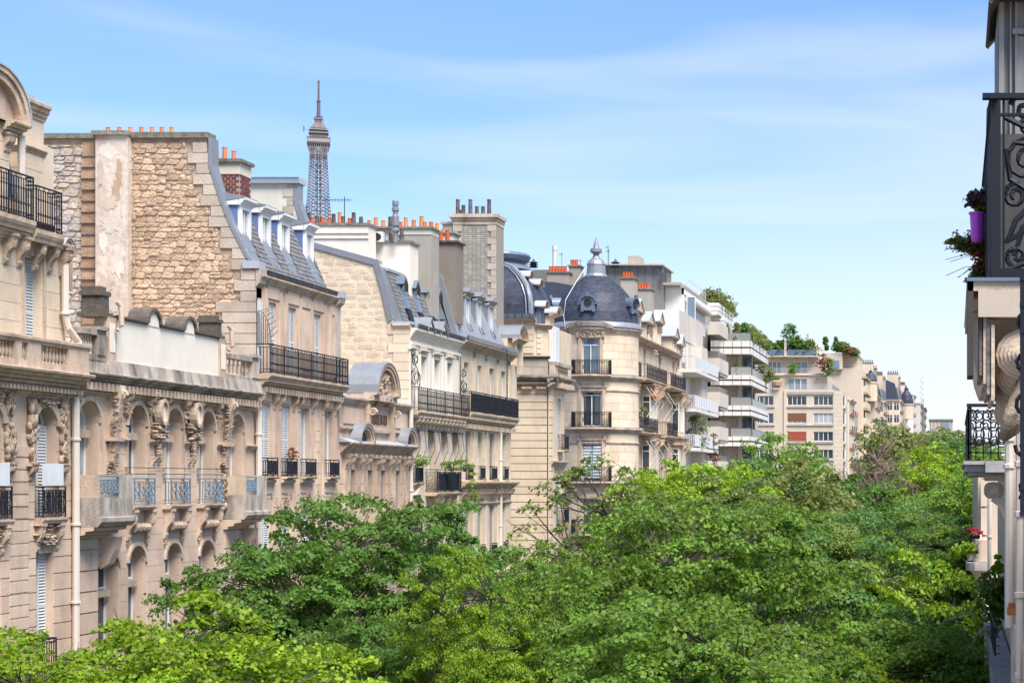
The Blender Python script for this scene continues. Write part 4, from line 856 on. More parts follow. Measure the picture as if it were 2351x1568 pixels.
for s0, s1, zz in ((78.3, 80.2, 1.62), (84.9, 86.7, 1.5)):
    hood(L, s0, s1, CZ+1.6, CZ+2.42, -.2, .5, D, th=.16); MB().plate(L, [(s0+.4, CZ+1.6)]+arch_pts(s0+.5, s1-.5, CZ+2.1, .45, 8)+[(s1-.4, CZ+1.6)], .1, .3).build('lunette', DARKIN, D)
cornice(L, sD0+.1, sD1, CZ+1.18, CZ+1.62, .48, D, steps=5); MB().prism(L, [(0, CZ+1.8), (.45, CZ+1.64), (.45, CZ+1.62), (0, CZ+1.62)], sD0, sD1).build('zinc_flashing', ZINCL, D)
dentils(L, sD0+.2, sD1, CZ+1.0, CZ+1.16, .1, .35, D, w=.18, gap=.5)
for s in (77.6, 78.1, 79.4, 80.3, 81.75, 82.2, 83.6, 84.4, 85.85, 86.5): console(L, s, .15, CZ+1.1, .62, .36, D); MB().box(L, s-.1, s+.1, 0, .12, CZ-2.2, CZ+.5).build('pilaster', TRIM, D)
for s in (80.2, 81.9, 83.9): carving(L, s-.15, s+.15, CZ-1.2, CZ-.6, .3, D, 8, seed=int(s*5))
for s in (81.95, 83.35): pass
# bow balcony
o = MB().prism(L, [(0, CZ-2.85), (.5, CZ-2.85), (.7, CZ-2.6), (.8, CZ-2.5), (.8, CZ-2.38), (0, CZ-2.38)], 82.3, 86.5).build('balcony', WEATH, D)
railing(L, 82.4, 86.4, CZ-2.36, CZ-1.3, .74, o, IRON, 'scrolld', sp=.1)
for s in (82.8, 86.1): console(L, s, .25, CZ-2.85, .8, .7, o)
pipe([(XD+.14, 86.75, CZ+3.3), (XD+.14, 86.75, CZ-6)], .1, D, collars=[(XD+.14, 86.75, CZ+z) for z in (2.2, -.4)])

# ================================================================== building E: party wall, slate mansard, white top floor
YE = 86.95; XE = -25.0; L = LEFT(XE); sE1 = 95.6; FE = FRONT(YE)
E = thing('apartment_building', (XE, 91, 0), 'house with tan party wall, grey mansard with narrow skylights and white top floor', 'building')
ze = lambda py: Zat(py, YE); xe = lambda px: Xat(px, YE)
outl = [(715, 1700), (940, 1700), (940, 745), (902, 741), (898, 731), (884, 662), (872, 606), (860, 600), (715, 563)]
fw = MB().plate(FE, [(xe(a), ze(b_)) for a, b_ in outl], -.5, 0).build('party_wall', EMORT, E)
def eedge(z):
    t = [(ze(1700), 940), (ze(745), 940), (ze(741), 900), (ze(662), 884), (ze(606), 872), (ze(604), 866), (ze(563), 720)]
    for (z0, p0), (z1, p1) in zip(t, t[1:]):
        if z0 <= z <= z1: return xe(p0+(p1-p0)*(z-z0)/(z1-z0+1e-9))
    return xe(720)
rubble(FE, xe(715), xe(938), CZ+1.0, ze(566), fw, EWALL, hmin=.28, hmax=.36, lmin=.42, lmax=.9, pr=.02, xmax=lambda z: eedge(z)-(.03 if z > ze(741) else .75), gap=.018)
pieces('quoin_stone', [fbox(FE, -25.0-(.72 if k % 2 else .95), -25.0, 0, .05, ze(745)-.02-(k+1)*.42, ze(745)-.04-k*.42) for k in range(20)], CREAM, fw)
MB().band(FE, [(xe(a)+.05, ze(b_)+.06) for a, b_ in ((715, 559), (866, 600), (884, 656), (899, 736))], [(xe(a)-.05, ze(b_)-.1) for a, b_ in ((715, 563), (861, 604), (877, 660), (894, 736))], -.5, .08).build('zinc_edge', ZINC, fw)
MB().box(FE, xe(900), xe(945), -.6, .15, ze(744), ze(738)).build('zinc_cap', ZINCL, fw); cornice(FE, xe(903), xe(943), ze(757), ze(744), .18, fw, CREAM, steps=3)
zE = CZ+7.05
he1 = [(a, c, CZ+3.3, CZ+5.85) for a, c in ((87.05, 87.6), (88.7, 89.6), (90.95, 91.9), (93.25, 94.15))]
he2 = [(a, c, CZ+.1, CZ+2.35) for a, c in ((87.55, 88.5), (90.0, 90.95), (92.35, 93.25), (94.4, 95.3))]
he3 = [(a, c, CZ-4.1, CZ-1.6) for a, c in ((90.0, 90.95), (92.35, 93.25), (94.4, 95.3), (87.55, 88.5))]
w1 = wall(L, YE+.1, sE1, CZ+3.2, zE, he1, E, WHITEW, name='upper_wall')
w = wall(L, YE+.1, sE1, 0, CZ+3.2, he2+he3, E, CREAM); body(L, YE+.51, sE1, 0, zE, E, CREAM, 11)
ashlar(L, YE+.1, sE1, CZ-8, CZ+2.4, he2+he3, w, CREAM, ch=.5, ln=1.2, pr=.012, gap=.012, limit=150)
for h in he1: window(L, *h, E, d=-.2, transom=.35, glass=CURT, bars=1); MB().plate(L, [(h[0]-.14, h[2]), (h[0]-.14, h[3]+.15), (h[1]+.14, h[3]+.15), (h[1]+.14, h[2]), (h[1]+.02, h[2]), (h[1]+.02, h[3]+.02), (h[0]-.02, h[3]+.02), (h[0]-.02, h[2])], 0, .07).build('surround', WHITEW, E); cornice(L, h[0]-.2, h[1]+.2, h[3]+.2, h[3]+.34, .2, E, WHITEW, steps=2)
for k, h in enumerate(he2+he3): window(L, *h, E, d=-.22, shut=('closed', SHUTG) if k > 3 else None, glass=CURT)
for k, h in enumerate(he2+he3[:3]):
    aw = MB().box(L, h[0]-.1, h[1]+.1, .05, .3, h[3]+.02, h[3]+.12); 
    for s in (h[0]-.05, h[1]+.05): aw.line(L, [(s, .25, h[3]+.03), (s+.06, .34, h[3]-.8), (s, .06, h[3]-1.5)], .015)
    aw.build('awning_arms', IRONG if k < 4 else WFRAME, E)
aw = MB().prism(L, [(.05, CZ-1.5), (1.15, CZ-1.78), (1.15, CZ-1.9), (1.1, CZ-1.9), (.05, CZ-1.6)], 89.6, 91.2).build('awning', WFRAME, E)
for s in (88.15, 90.3, 92.6): MB().box(L, s-.09, s+.09, 0, .04, CZ+3.3, CZ+6.5).build('pilaster', WHITEW, E)
cornice(L, YE+.1, sE1, CZ+6.2, CZ+6.42, .12, E, WHITEW, steps=2); cornice(L, YE+.1, sE1, CZ+6.6, zE, .3, E, WHITEW)
for s in (89.4, 91.7):
    o = MB().plate(L, [(s-.6, zE), (s+.6, zE), (s, zE+.6)], -.3, .3).build('pediment', WHITEW, E); MB().band(L, [(s-.68, zE+.04), (s, zE+.7), (s+.68, zE+.04)], [(s-.68, zE-.04), (s, zE+.62), (s+.68, zE-.04)], -.9, .38).build('zinc_cover', ZINC, o)
o = balcony(L, YE+.05, sE1+.6, CZ+3.26, .46, E, rh=1.08, style='dense', sp=.16, slab=.2)
cornice(L, YE+.1, sE1, CZ+2.85, CZ+3.08, .36, E, steps=2)
for k in range(13): console(L, YE+.5+k*.66, .16, CZ+3.0, .5, .4, E, CREAM)
sf = MB()                                               # scrolled iron screen
for zz, r_ in ((1.55, .42), (2.35, .3)):
    for sg in (1, -1): sf.line(L, [(YE+.12, .26+x*.6, CZ+3.26+zz+z) for x, z in spiral((0, 0), r_, sg*PI/2, sg*1.3)], .018)
sf.line(L, [(YE+.12, .05, CZ+4.3), (YE+.12, .05, CZ+6.0)], .018); sf.line(L, [(YE+.12, .05, CZ+6.0), (YE+.12, .2, CZ+5.5), (YE+.12, .45, CZ+4.9), (YE+.12, .45, CZ+4.3)], .018)
for q in range(5): sf.line(L, [(YE+.12, .05+q*.09, CZ+4.4), (YE+.12, .2+q*.08, CZ+5.1-.05*q)], .012)
sf.build('iron_screen', IRON, o)
sf = MB()
for zz, r_ in ((1.45, .34), (2.1, .24)):
    for sg in (1, -1): sf.line(L, [(95.7, .26+x*.6, CZ+3.36+zz+z) for x, z in spiral((0, 0), r_, sg*PI/2, sg*1.3)], .018)
for q in range(7): sf.line(L, [(95.7, .26, CZ+4.5), (95.7, .26+.3*math.cos(q*PI/6), CZ+4.5+.5*math.sin(q*PI/6))], .012)
sf.line(L, [(95.7, .08, CZ+4.4), (95.7, .08, CZ+6.3)], .018).build('iron_screen', IRON, o)
o = balcony(L, 89.5, 94.0, CZ-.5, .62, E, rh=1.08, style='scrolld', slab=.16, sp=.09, brackets=4, bh=.75); MB().box(L, 90.4, 93.8, .5, .52, CZ-.42, CZ+.4).build('windbreak', mat('navy canvas', (.02, .028, .06)), o)
o = balcony(L, 87.3, 88.6, CZ-.05, .25, E, rh=.8, style='scrolld', slab=.1, sp=.08); MB().plate(L, [(87.35, CZ-.6), (88.75, CZ-.6), (88.05, CZ-.25)], 0, .2).build('pediment', CREAM, E); MB().box(L, 87.5, 88.6, 0, .08, CZ-1.4, CZ-.6).build('panel', TRIM, E)
o = balcony(L, 87.0, 94.6, CZ-4.35, .64, E, rh=1.1, style='scrolld', slab=.2, sp=.09, brackets=4); MB().box(L, 90.8, 94.4, .52, .54, CZ-4.25, CZ-3.4).build('windbreak', MATS['navy canvas'], o)
# mansard
zb, ztp = zE+.2, CZ+9.75; d0, d1 = -.35, -1.2
rf = MB().prism(L, [(d0, zb), (d1, ztp), (-4.6, ztp+1.0), (-11, ztp+1.0), (-11, zb-.2), (d0, zb-.2)], YE+.4, sE1).build('roof', ZINC, E)
sky_s = (88.35, 90.35, 92.4, 94.35)
slates(L.P(YE+.4, d0, zb), Vector((0, sE1-YE-.4, 0)), Vector((d1-d0, 0, ztp-zb)), 0, 0, SLATEG, rf, w=.27, h=.2, limit=300, inside=lambda u_, v_: not any(a-YE-.4-.02 < u_ < a-YE+.42 and v_ < 2.1 for a in sky_s))
MB().prism(L, [(d1+.1, ztp-.05), (d1+.12, ztp+.08), (-2.2, ztp+.4), (-2.2, ztp+.2)], YE+.4, sE1).build('ridge_flashing', ZINCL, rf)
sl = lambda t: (d0+(d1-d0)*t, zb+(ztp-zb)*t)
for a in sky_s:
    p0, p1, p2 = sl(.0), sl(.33), sl(.78)
    o = MB().prism(L, [(p1[0]+.1, p1[1]), (p2[0]+.12, p2[1]), (p2[0]-.1, p2[1]), (p1[0]-.1, p1[1])], a, a+.72).build('skylight', ZINC, E)
    MB().prism(L, [(p1[0]+.13, p1[1]), (p2[0]+.15, p2[1]), (p2[0], p2[1]), (p1[0], p1[1])], a+.12, a+.6).build('pane', GLASSB, o)
    MB().prism(L, [(p0[0]+.06, p0[1]+.1), (p1[0]+.12, p1[1]), (p1[0], p1[1]), (p0[0]-.1, p0[1]+.1)], a+.05, a+.68).build('grille', IRON, o)
    MB().plate(L, [(a-.06, p2[1]), (a+.78, p2[1]), (a+.36, p2[1]+.42)], p2[0]-.35, p2[0]+.36).build('skylight_hood', ZINCD, o)
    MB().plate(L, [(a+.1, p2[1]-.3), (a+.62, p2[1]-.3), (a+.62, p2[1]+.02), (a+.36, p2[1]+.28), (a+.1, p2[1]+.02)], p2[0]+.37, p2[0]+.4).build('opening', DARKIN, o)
gt = MB().prism(L, [(-.2, zE), (.3, zE+.02), (.36, zE+.22), (.3, zE+.22), (.24, zE+.08), (-.2, zE+.1)], YE+.4, sE1).build('gutter', ZINCD, E)
pieces('gutter_bracket', [fbox(L, YE+.5+k*.3, YE+.58+k*.3, .33, .38, zE+.02, zE+.22) for k in range(27)], IRONG, gt)

# ================================================================== building F: zinc mansard with pedimented dormers
XF = -25.0; L = LEFT(XF); YF = 95.65; sF1 = 106.8; FF = FRONT(YF)
Fb = thing('apartment_building', (XF, 101, 0), 'grey cream apartment house with standing seam zinc mansard and long black top balcony', 'building')
zf = lambda py: Zat(py, YF); xf = lambda px: Xat(px, YF)
hf1 = [(a, c, CZ+3.6, CZ+6.1) for a, c in ((96.6, 97.6), (99.35, 100.3), (101.9, 102.95), (104.55, 105.6))]
hf2 = [(a, c, CZ+.12, CZ+2.6) for a, c in ((96.9, 97.9), (99.4, 100.4), (101.9, 103.0), (104.7, 105.6))]
hf3 = [(a, c, CZ-4, CZ-1.25) for a, c in ((96.9, 97.9), (99.4, 100.4), (101.9, 103.0), (104.7, 105.6))]
zF = CZ+7.15
w = wall(L, YF, sF1, 0, zF, hf1+hf2+hf3, Fb, CREAM); body(L, YF+.51, sF1, 0, zF, Fb, CREAM, 11)
ashlar(L, YF, sF1, CZ-8, CZ+6.2, hf1+hf2+hf3, w, CREAM, ch=.55, ln=1.3, pr=.012, gap=.012, limit=160)
for h in hf1: window(L, *h, Fb, d=-.2, glass=CURT)
for k, h in enumerate(hf2+hf3): window(L, *h, Fb, d=-.25, shut=None if k == 1 else ('closed', SHUTG), glass=GLASS)
for s in (98.6, 101.1, 103.7, 106.3):
    for z0_, z1_ in ((CZ+.15, CZ+2.7), (CZ-6, CZ-1.2), (CZ+3.7, CZ+6.4)): MB().box(L, s-.17, s+.17, 0, .08, z0_, z1_).build('pilaster', CREAM, Fb)
    carving(L, s-.15, s+.15, CZ+6.3, CZ+6.75, .2, Fb, 6, seed=int(s))
cornice(L, YF, sF1+.15, CZ+6.75, zF, .42, Fb, steps=4)
o = balcony(L, YF+.75, sF1+.1, CZ+3.55, .48, Fb, rh=1.05, style='dense', sp=.1, slab=.26); MB().box(L, YF+.9, sF1, .37, .385, CZ+3.85, CZ+4.4).build('windbreak', MATS['navy canvas'], o)
cornice(L, YF, sF1, CZ+2.95, CZ+3.28, .4, Fb, steps=3); dentils(L, YF, sF1, CZ+2.72, CZ+2.95, .05, .32, Fb, w=.16, gap=.22)
for h in hf2: balcony(L, h[0]-.05, h[1]+.05, CZ+.1, .22, Fb, rh=.72, style='scrolld', sp=.08, slab=.08)
for h in hf3: balcony(L, h[0]-.05, h[1]+.05, CZ-4.1, .22, Fb, rh=.8, style='scrolld', sp=.08, slab=.08)
cornice(L, YF-.1, sF1+.2, CZ-.42, CZ+.02, .5, Fb, steps=4)
for k in range(17): console(L, YF+.3+k*.65, .14, CZ-.4, .5, .34, Fb)
for a, c in zip((96.3, 98.9, 101.4, 104.0), (98.3, 100.8, 103.4, 106.0)): carving(L, a, c, CZ-1.05, CZ-.8, .1, Fb, 14, seed=int(a))
cornice(L, YF, sF1, CZ-1.2, CZ-1.08, .14, Fb, steps=2); cornice(L, YF, sF1+.2, CZ-5.1, CZ-4.75, .7, Fb, steps=3)
pipe([(XF+.14, 103.9, CZ+3), (XF+.14, 103.9, CZ-7)], .09, Fb, CREAMW, collars=[(XF+.14, 103.9, CZ+z) for z in (1.2, -2.4)])
av = MB().line(L, [(103.4, .6, CZ+4.5), (103.4, .6, CZ+7.2), (102.4, .6, CZ+7.2)], .03).line(L, [(104.2, .4, CZ+4.5), (104.2, .4, CZ+7.3)], .02).line(L, [(103.9, .4, CZ+7.25), (105.4, .4, CZ+7.25)], .02).build('iron_frame', IRONG, Fb)
zb, ztp = zF+.1, CZ+10.1; d0, d1 = -.2, -1.3
rf = MB().prism(L, [(d0, zb), (d1, ztp), (-3.2, ztp+.8), (-11, ztp+1.3), (-11, zb-.2), (d0, zb-.2)], YF+.1, sF1).build('roof', ZINC, Fb)
pieces('zinc_seam', [(Vector(L.P(YF+.5+k*.5, (d0+d1)/2+.03, (zb+ztp)/2)), Vector((0, .05, 0)), Vector((.06, 0, .02)), Vector((d1-d0, 0, ztp-zb))) for k in range(21)], ZINCL, rf)
MB().plate(FF, [(xf(980), zf(626)), (xf(986), zf(618)), (xf(1012), zf(628)), (xf(1018), zf(645)), (xf(1052), zf(772)), (xf(1040), zf(778)), (xf(1004), zf(650))], -.5, .1).build('zinc_edge', ZINC, Fb)
MB().box(FF, xf(1026), xf(1062), -.5, .25, zf(777), zf(772)).build('zinc_cap', ZINC, Fb)
gt = MB().prism(L, [(-.1, zF), (.42, zF+.02), (.5, zF+.24), (.44, zF+.24), (.36, zF+.1), (-.1, zF+.1)], YF, sF1+.15).build('gutter', ZINCD, Fb)
pieces('gutter_bracket', [fbox(L, YF+.1+k*.24, YF+.18+k*.24, .48, .52, zF+.02, zF+.24) for k in range(46)], ZINC, gt)
for a in (96.75, 99.15, 101.6, 104.2):
    dd = -.6; z0_, z1_ = CZ+8.05, CZ+9.7; c = a+1.05; b = MB()
    for s0, s1 in ((a, a+.1), (c-.1, c)): b.box(L, s0, s1, dd-.1, dd+.04, z0_, z1_-.1)
    b.box(L, a, c, dd-.1, dd+.04, z1_-.1, z1_); o = b.build('dormer', ZINCL, Fb)
    for s in (a, c): MB().plate(FRONT(0), [(XF+dd-.05, z0_), (XF+dd-.05, z1_), (XF+d1-.3, z1_)], -(s+.02), -(s-.02)).build('cheek', ZINC, o)
    cornice(L, a-.14, c+.14, z1_, z1_+.2, .2, o, TRIM, base=dd, steps=3); MB().plate(L, [(a-.2, z1_+.2), (c+.2, z1_+.2), ((a+c)/2, z1_+.5)], -2.2, dd+.24).build('pediment', ZINC, o)
    b = MB()
    for s in (a+.1, (a+c)/2-.03, c-.16): b.box(L, s, s+.06, dd-.08, dd-.02, z0_+.1, z1_-.1)
    b.box(L, a+.1, c-.1, dd-.08, dd, z0_, z0_+.1).build('window_frame', WFRAME, o); MB().box(L, a+.1, c-.1, dd-.12, dd-.08, z0_, z1_-.1).build('pane', CURT, o)
    rb = MB().line(L, [(a+.15, dd+.03, z0_+.25), (a+.15, dd+.2, z0_-.1), (c-.15, dd+.2, z0_-.1), (c-.15, dd+.03, z0_+.25)], .015); rb.build('dormer_rail', IRON, o)
# far pediment dormer of F against the dark dome
hood(L, 107.4, 109.6, CZ+8.1, CZ+8.9, -1.2, .35, Fb, th=.14, zm=ZINC, tymp=True); MB().box(L, 107.6, 107.85, -.5, .12, CZ+6.6, CZ+8.1).box(L, 109.1, 109.35, -.5, .12, CZ+6.6, CZ+8.1).box(L, 107.2, 109.6, -1.2, -.3, CZ+3, CZ+8.1).build('end_dormer', CREAM, Fb)
cornice(L, 107.2, 109.7, CZ+7.85, CZ+8.12, .35, Fb)
MB().box(L, sF1, 110.5, -9, -1.2, 0, CZ+7.2).build('rear_wing', CREAM, Fb)

# ---- chimneys and party walls rising behind E and F (parts of those two houses)
def chw(parent, px0, px1, ptop, Y, m, dep=1.2, zb_=8.0, capm=COPING, cap=.12, over=.08, label=None):
    return stack(Xat(px0, Y), Xat(px1, Y), Y, Y+dep, CZ+zb_, Zat(ptop, Y), parent, m, capm, cap, over)
def pots(parent, pxs, Y, z, hs, ms, r=.11): chimney_pots([Xat(p, Y) for p in pxs], Y, z, parent, ms, hs, r)
y1 = 88.2; c = chw(E, 700, 845, 518, y1, WHITEW, over=.06)
MB().box(FRONT(y1), Xat(700, y1), Xat(845, y1)+.03, 0, .06, Zat(536, y1), Zat(533, y1)).box(FRONT(y1), Xat(700, y1), Xat(845, y1)+.03, 0, .06, Zat(548, y1), Zat(546, y1)).build('moulding', WHITEW, c)
pots(c, (709, 717, 728, 741, 756, 766, 780, 788, 803, 812, 829), y1+.6, Zat(517, y1)+.1, [.55, .3, .4, .35, .28, .5, .58, .38, .3, .56, .36], [POTD, POTR, POTD, POTR, POTR, POTD, POT, POTD, POTR, POTD, POTD])
y2 = 90.0; c = chw(E, 846, 941, 558, y2, WHITEW, dep=1.4); pots(c, (862, 880, 897, 922), y2+.6, Zat(557, y2)+.1, [.3, .5, .42, .62], POTD); 
y3 = 92.5; c = stack(Xat(928, y3), Xat(990, y3), y3, y3+1.4, CZ+8, Zat(539, y3), E, GREYR, GREYR, .02, .01); MB().box(FRONT(y3), Xat(900, y3), Xat(990, y3), -1.4, .03, Zat(539, y3), Zat(525, y3)).build('band', CREAMW, c)
MB().box(FRONT(y3), Xat(846, y3), Xat(994, y3), -1.5, .12, Zat(525, y3), Zat(521, y3)).build('cap_slab', COPING, c)
MB().box(FRONT(y3), Xat(850, y3), Xat(930, y3), -1.4, -.1, CZ+8, Zat(525, y3)).build('rear_chimney', CREAMW, c)
pots(c, (848, 863, 880, 896, 912, 919, 932, 950, 968, 976, 990), y3+.5, Zat(521, y3), [.38, .52, .38, .55, .38, .3, .52, .4, .58, .3, .3], [POT, POT, POT, POTD, POT, POTR, POT, POT, POT, POT, POTR], .12)
y4 = 95.8; c = stack(Xat(988, y4), Xat(1047, y4), y4, y4+1.4, CZ+8, Zat(557, y4), Fb, BROWNR, BLACKST, .1, .12); pots(c, (997, 1012, 1027), y4+.6, Zat(555, y4)+.1, [.55, .38, .55], POTR, .12)
y5 = 97.5; c = stack(Xat(985, y5), Xat(1040, y5), y5, y5+1.2, CZ+8, Zat(537, y5), Fb, CREAMW, COPING, .06, .1); pots(c, (996, 1004, 1018), y5+.6, Zat(536, y5), [.4, .6, .3], POT, .12)
# tall brick chimney with pale quoins
y6 = 107.2; c = stack(Xat(1041, y6), Xat(1139, y6), y6, y6+1.8, CZ+6.5, Zat(502, y6), Fb, GBRICK, TRIM, .1, .06)
MB().box(FRONT(y6), Xat(1032, y6), Xat(1144, y6), -1.95, .2, Zat(500, y6), Zat(492, y6)).box(FRONT(y6), Xat(1036, y6), Xat(1141, y6), -1.9, .1, Zat(507, y6), Zat(500, y6)).box(FRONT(y6), Xat(1040, y6), Xat(1140, y6), -1.85, .05, Zat(516, y6), Zat(508, y6)).build('cap_moulding', TRIM, c)
its = []; xa, xb = Xat(1041, y6), Xat(1139, y6); ztop, zbt = Zat(517, y6), CZ+8.5; n = int((ztop-zbt)/.36)
for k in range(n): q = .28 if k % 2 else .48; z = ztop-(k+1)*.36; its += [fbox(FRONT(y6), xa-.01, xa+q, 0, .06, z+.01, z+.35), fbox(FRONT(y6), xb-q, xb+.01, 0, .06, z+.01, z+.35)]
pieces('quoin_stone', its, GREYST, c)
its = []
for j in range(int((ztop-zbt)/.118)):
    z = zbt+j*.118; k = 0; x = xa+.35
    while x < xb-.4: its.append(fbox(FRONT(y6), x, x+.225, 0, .025, z+.01, z+.105)); x += .24
    if j % 2:
        for q in range(len(its)-8, len(its)): pass
pieces('brick', its, GBRICK, c)
pots(c, (1051, 1058, 1064, 1080, 1095, 1109, 1123), y6+.8, Zat(492, y6), [.95, .35, .62, .95, .55, .55, .95], [POTD, POTD, POTD, POTD, POTD, POTD, POTD], .13)
MB().box(FRONT(y6), Xat(1015, y6), Xat(1041, y6), -1.6, -.1, CZ+8, Zat(514, y6)).box(FRONT(y6), Xat(1011, y6), Xat(1041, y6), -1.7, 0, Zat(514, y6), Zat(509, y6)).build('side_flue', GREYST, c)
# things standing on those chimneys
ya = 89.6; ac = thing('air_conditioner', (Xat(865, ya), ya, Zat(556, ya)), 'white air conditioning unit with round black fan grille on the white roof wall', 'air conditioner')
MB().box(FRONT(ya), Xat(847, ya), Xat(878, ya), -.4, 0, Zat(555, ya), Zat(532, ya)).build('casing', WFRAME, ac)
MB().plate(FRONT(ya), [(Xat(861, ya)+.3*Xat(862, ya)/Xat(862, ya)*math.cos(t)-.0, Zat(544, ya)+.2*math.sin(t)) for t in [i*PI/8 for i in range(16)]], 0, .02).build('fan_grille', DARKIN, ac)
ya = 89.4; vp = thing('vent_pipe', (Xat(905, ya), ya, Zat(556, ya)), 'steel flue pipe with ribbed cowl standing among the chimney pots', 'vent pipe')
MB().lathe((Xat(905, ya), ya+.2, Zat(556, ya)), [(.1, 0), (.1, .4), (.2, .55), (.2, .62), (.1, .7), (.17, .8), (.17, 1.25), (.12, 1.3), (.12, 1.45), (.17, 1.5), (.17, 1.62), (.12, 1.65), (.15, 1.8), (.15, 1.95), (.1, 2.0)], 10).build('flue', ZINC, vp)
def antenna(px, ptop, pbot, Y, label, arms=5, w=.5):
    z0_, z1_ = Zat(pbot, Y), Zat(ptop, Y); x = Xat(px, Y); t = thing('tv_antenna', (x, Y, z0_), label, 'antenna', 'roof antennas')
    MB().tube([(x, Y, z0_), (x, Y, z1_)], .022, 5).build('mast', IRONG, t); b = MB(); h = z1_-z0_
    b.tube([(x-w, Y, z1_-h*.12), (x+w*.4, Y, z1_-h*.12)], .013, 4)
    for k in range(arms): xx = x-w+1.3*w*k/arms; b.tube([(xx, Y-.18, z1_-h*.12), (xx, Y+.18, z1_-h*.12)], .009, 3); b.tube([(xx, Y, z1_-h*.12-.1), (xx, Y, z1_-h*.12+.1)], .009, 3)
    b.build('aerial', IRONG, t)
antenna(791, 452, 517, 89, 'thin television antenna right beside the iron lattice tower', 9, 1.0)
antenna(703, 470, 520, 88.6, 'thin antenna just left of the iron lattice tower above the dormers', 4, .4)

# ================================================================== building G: rusticated corner block with slate dome roof
YG = 116.5; XG = -24.9; FG = FRONT(YG); L = LEFT(XG)
G = thing('apartment_building', (XG-3, YG, 0), 'pale corner block with banded horizontal rustication and a dark slate pavilion roof', 'building')
xg = lambda px: Xat(px, YG); zg = lambda py: Zat(py, YG)
w = wall(FG, xg(1040), xg(1258), 0, zg(889), [], G, CREAM, th=.6, name='front_wall')
hs_ = 17.2/693*0+.445
its = [fbox(FG, xg(1100), xg(1256), -.02, .09, zg(889)-(k+1)*.47+.045, zg(889)-k*.47) for k in range(34)]
pieces('rusticated_course', its, CREAM, w)
its = [fbox(FG, xg(1100)+a, xg(1100)+a+.9, .0, .094, zg(889)-(k+1)*.47+.05, zg(889)-k*.47-.01) for k in range(34) for a in (0.3+.5*(k % 2), 1.6, 2.9-.4*(k % 2))]
pieces('stone', its[:0], CREAM, w)
hg = [(119.0, 120.1, CZ+a, CZ+b_) for a, b_ in ((2.0, 5.2), (-2.6, .4), (-6.6, -4.4))]
wsd = wall(L, YG, 121, 0, zg(889), hg, G, CREAM, name='side_wall'); pieces('rusticated_course', [fbox(L, YG-.02, YG+.9, -.02, .1, zg(889)-(k+1)*.47+.045, zg(889)-k*.47) for k in range(34)], CREAM, wsd)
body(L, YG+.61, 121, 0, zg(889), G, CREAM, 11)
for h in hg: window(L, *h, G, d=-.25, shut=('closed', SHUT)); balcony(L, h[0]-.15, h[1]+.15, h[2], .5, G, rh=.95, style='scrolld', slab=.12, sp=.1)
console(L, 119.5, .5, CZ-2.75, 1.6, .5, G); cornice(L, YG, 121, CZ+.9, CZ+1.3, .3, G); carving(L, 118.2, 120.5, CZ+.4, CZ+.9, .15, G, 10, seed=3)
cornice(FG, xg(1150), xg(1262)+.3, zg(889), zg(878), .4, G, steps=3); cornice(FG, xg(1150), xg(1262)+.55, zg(878), zg(863), .62, G, WEATH, steps=3)
cornice(L, YG-.5, 121.3, zg(889), zg(878), .4, G, steps=3); cornice(L, YG-.6, 121.5, zg(878), zg(863), .62, G, WEATH, steps=3)
for s in (xg(1175), xg(1212), xg(1246)): MB().box(FG, s-.3, s+.3, 0, .35, zg(893), zg(888)).build('bracket', TRIM, G)
for s in (117.2, 118.2, 119.2, 120.2): MB().box(L, s-.18, s+.18, 0, .75, zg(889), zg(878)).build('bracket', TRIM, G)
pb = MB().box(FG, xg(1150), xg(1258), -.35, .05, zg(862), zg(822)).build('parapet', GREYST, G); ashlar(FG, xg(1150), xg(1257), zg(861), zg(823), [], pb, GREYST, ch=.5, ln=1.0, pr=.07, limit=60)
cornice(FG, xg(1148), xg(1264), zg(824), zg(818), .16, pb, BLACKST, base=.05, steps=2)
bq = MB().box(L, YG, 121.5, .0, .35, zg(861), zg(856)).box(L, YG, 121.5, -.05, .42, zg(838), zg(830)).build('balustrade', WEATH, G); balusters(L, YG+.8, 121.2, zg(856), zg(838)-zg(856), .18, bq, TRIM, 9); MB().box(L, YG, YG+.8, 0, .35, zg(856), zg(838)).build('pier', TRIM, bq)
y7 = 118.2; z7 = lambda py: Zat(py, y7); x7 = lambda px: Xat(px, y7); F7 = FRONT(y7)
wu = wall(F7, x7(1100), x7(1227), z7(862), z7(738), [], G, CREAM, name='upper_wall', th=.6)
pieces('stone', [fbox(F7, x7(1173+a*27)+.02, x7(1200+a*27)-.05, 0, .05, z7(812-k*14.5)+.03, z7(798-k*14.5)) for a in (0, 1) for k in range(5)]+[fbox(F7, x7(1156), x7(1172), 0, .02, z7(812-k*14.5)+.03, z7(798-k*14.5)) for k in range(5)], CREAM, wu)
pipe([(x7(1200.5), y7-.12, z7(738)), (x7(1200.5), y7-.12, z7(820))], .07, G, ZINCL)
Fc = Fr(x7(1227), y7, .78, .62); lc = (x7(1254)-x7(1227))/.78
wc = wall(Fc, 0, lc, z7(862), z7(745), [], G, CREAM, name='chamfer_wall', th=.5); pieces('stone', [fbox(Fc, .15, lc-.5, 0, .05, z7(812-k*12)+.03, z7(801-k*12)) for k in range(5)], CREAM, wc)
MB().box(F7, x7(1100), x7(1252), -8, -.7, z7(880), z7(745)).build('upper_body', CREAM, G)
cornice(F7, x7(1130), x7(1232), z7(742), z7(731), .4, G); cornice(Fc, 0, lc+.2, z7(755), z7(744), .35, G)
MB().box(LEFT(x7(1254)), 119.4, 121, -.5, .25, CZ+7, z7(745)).box(LEFT(x7(1254)+.25), 119.6, 120.6, 0, .05, CZ+7.2, CZ+9.6).build('side_window', SHUT, G)
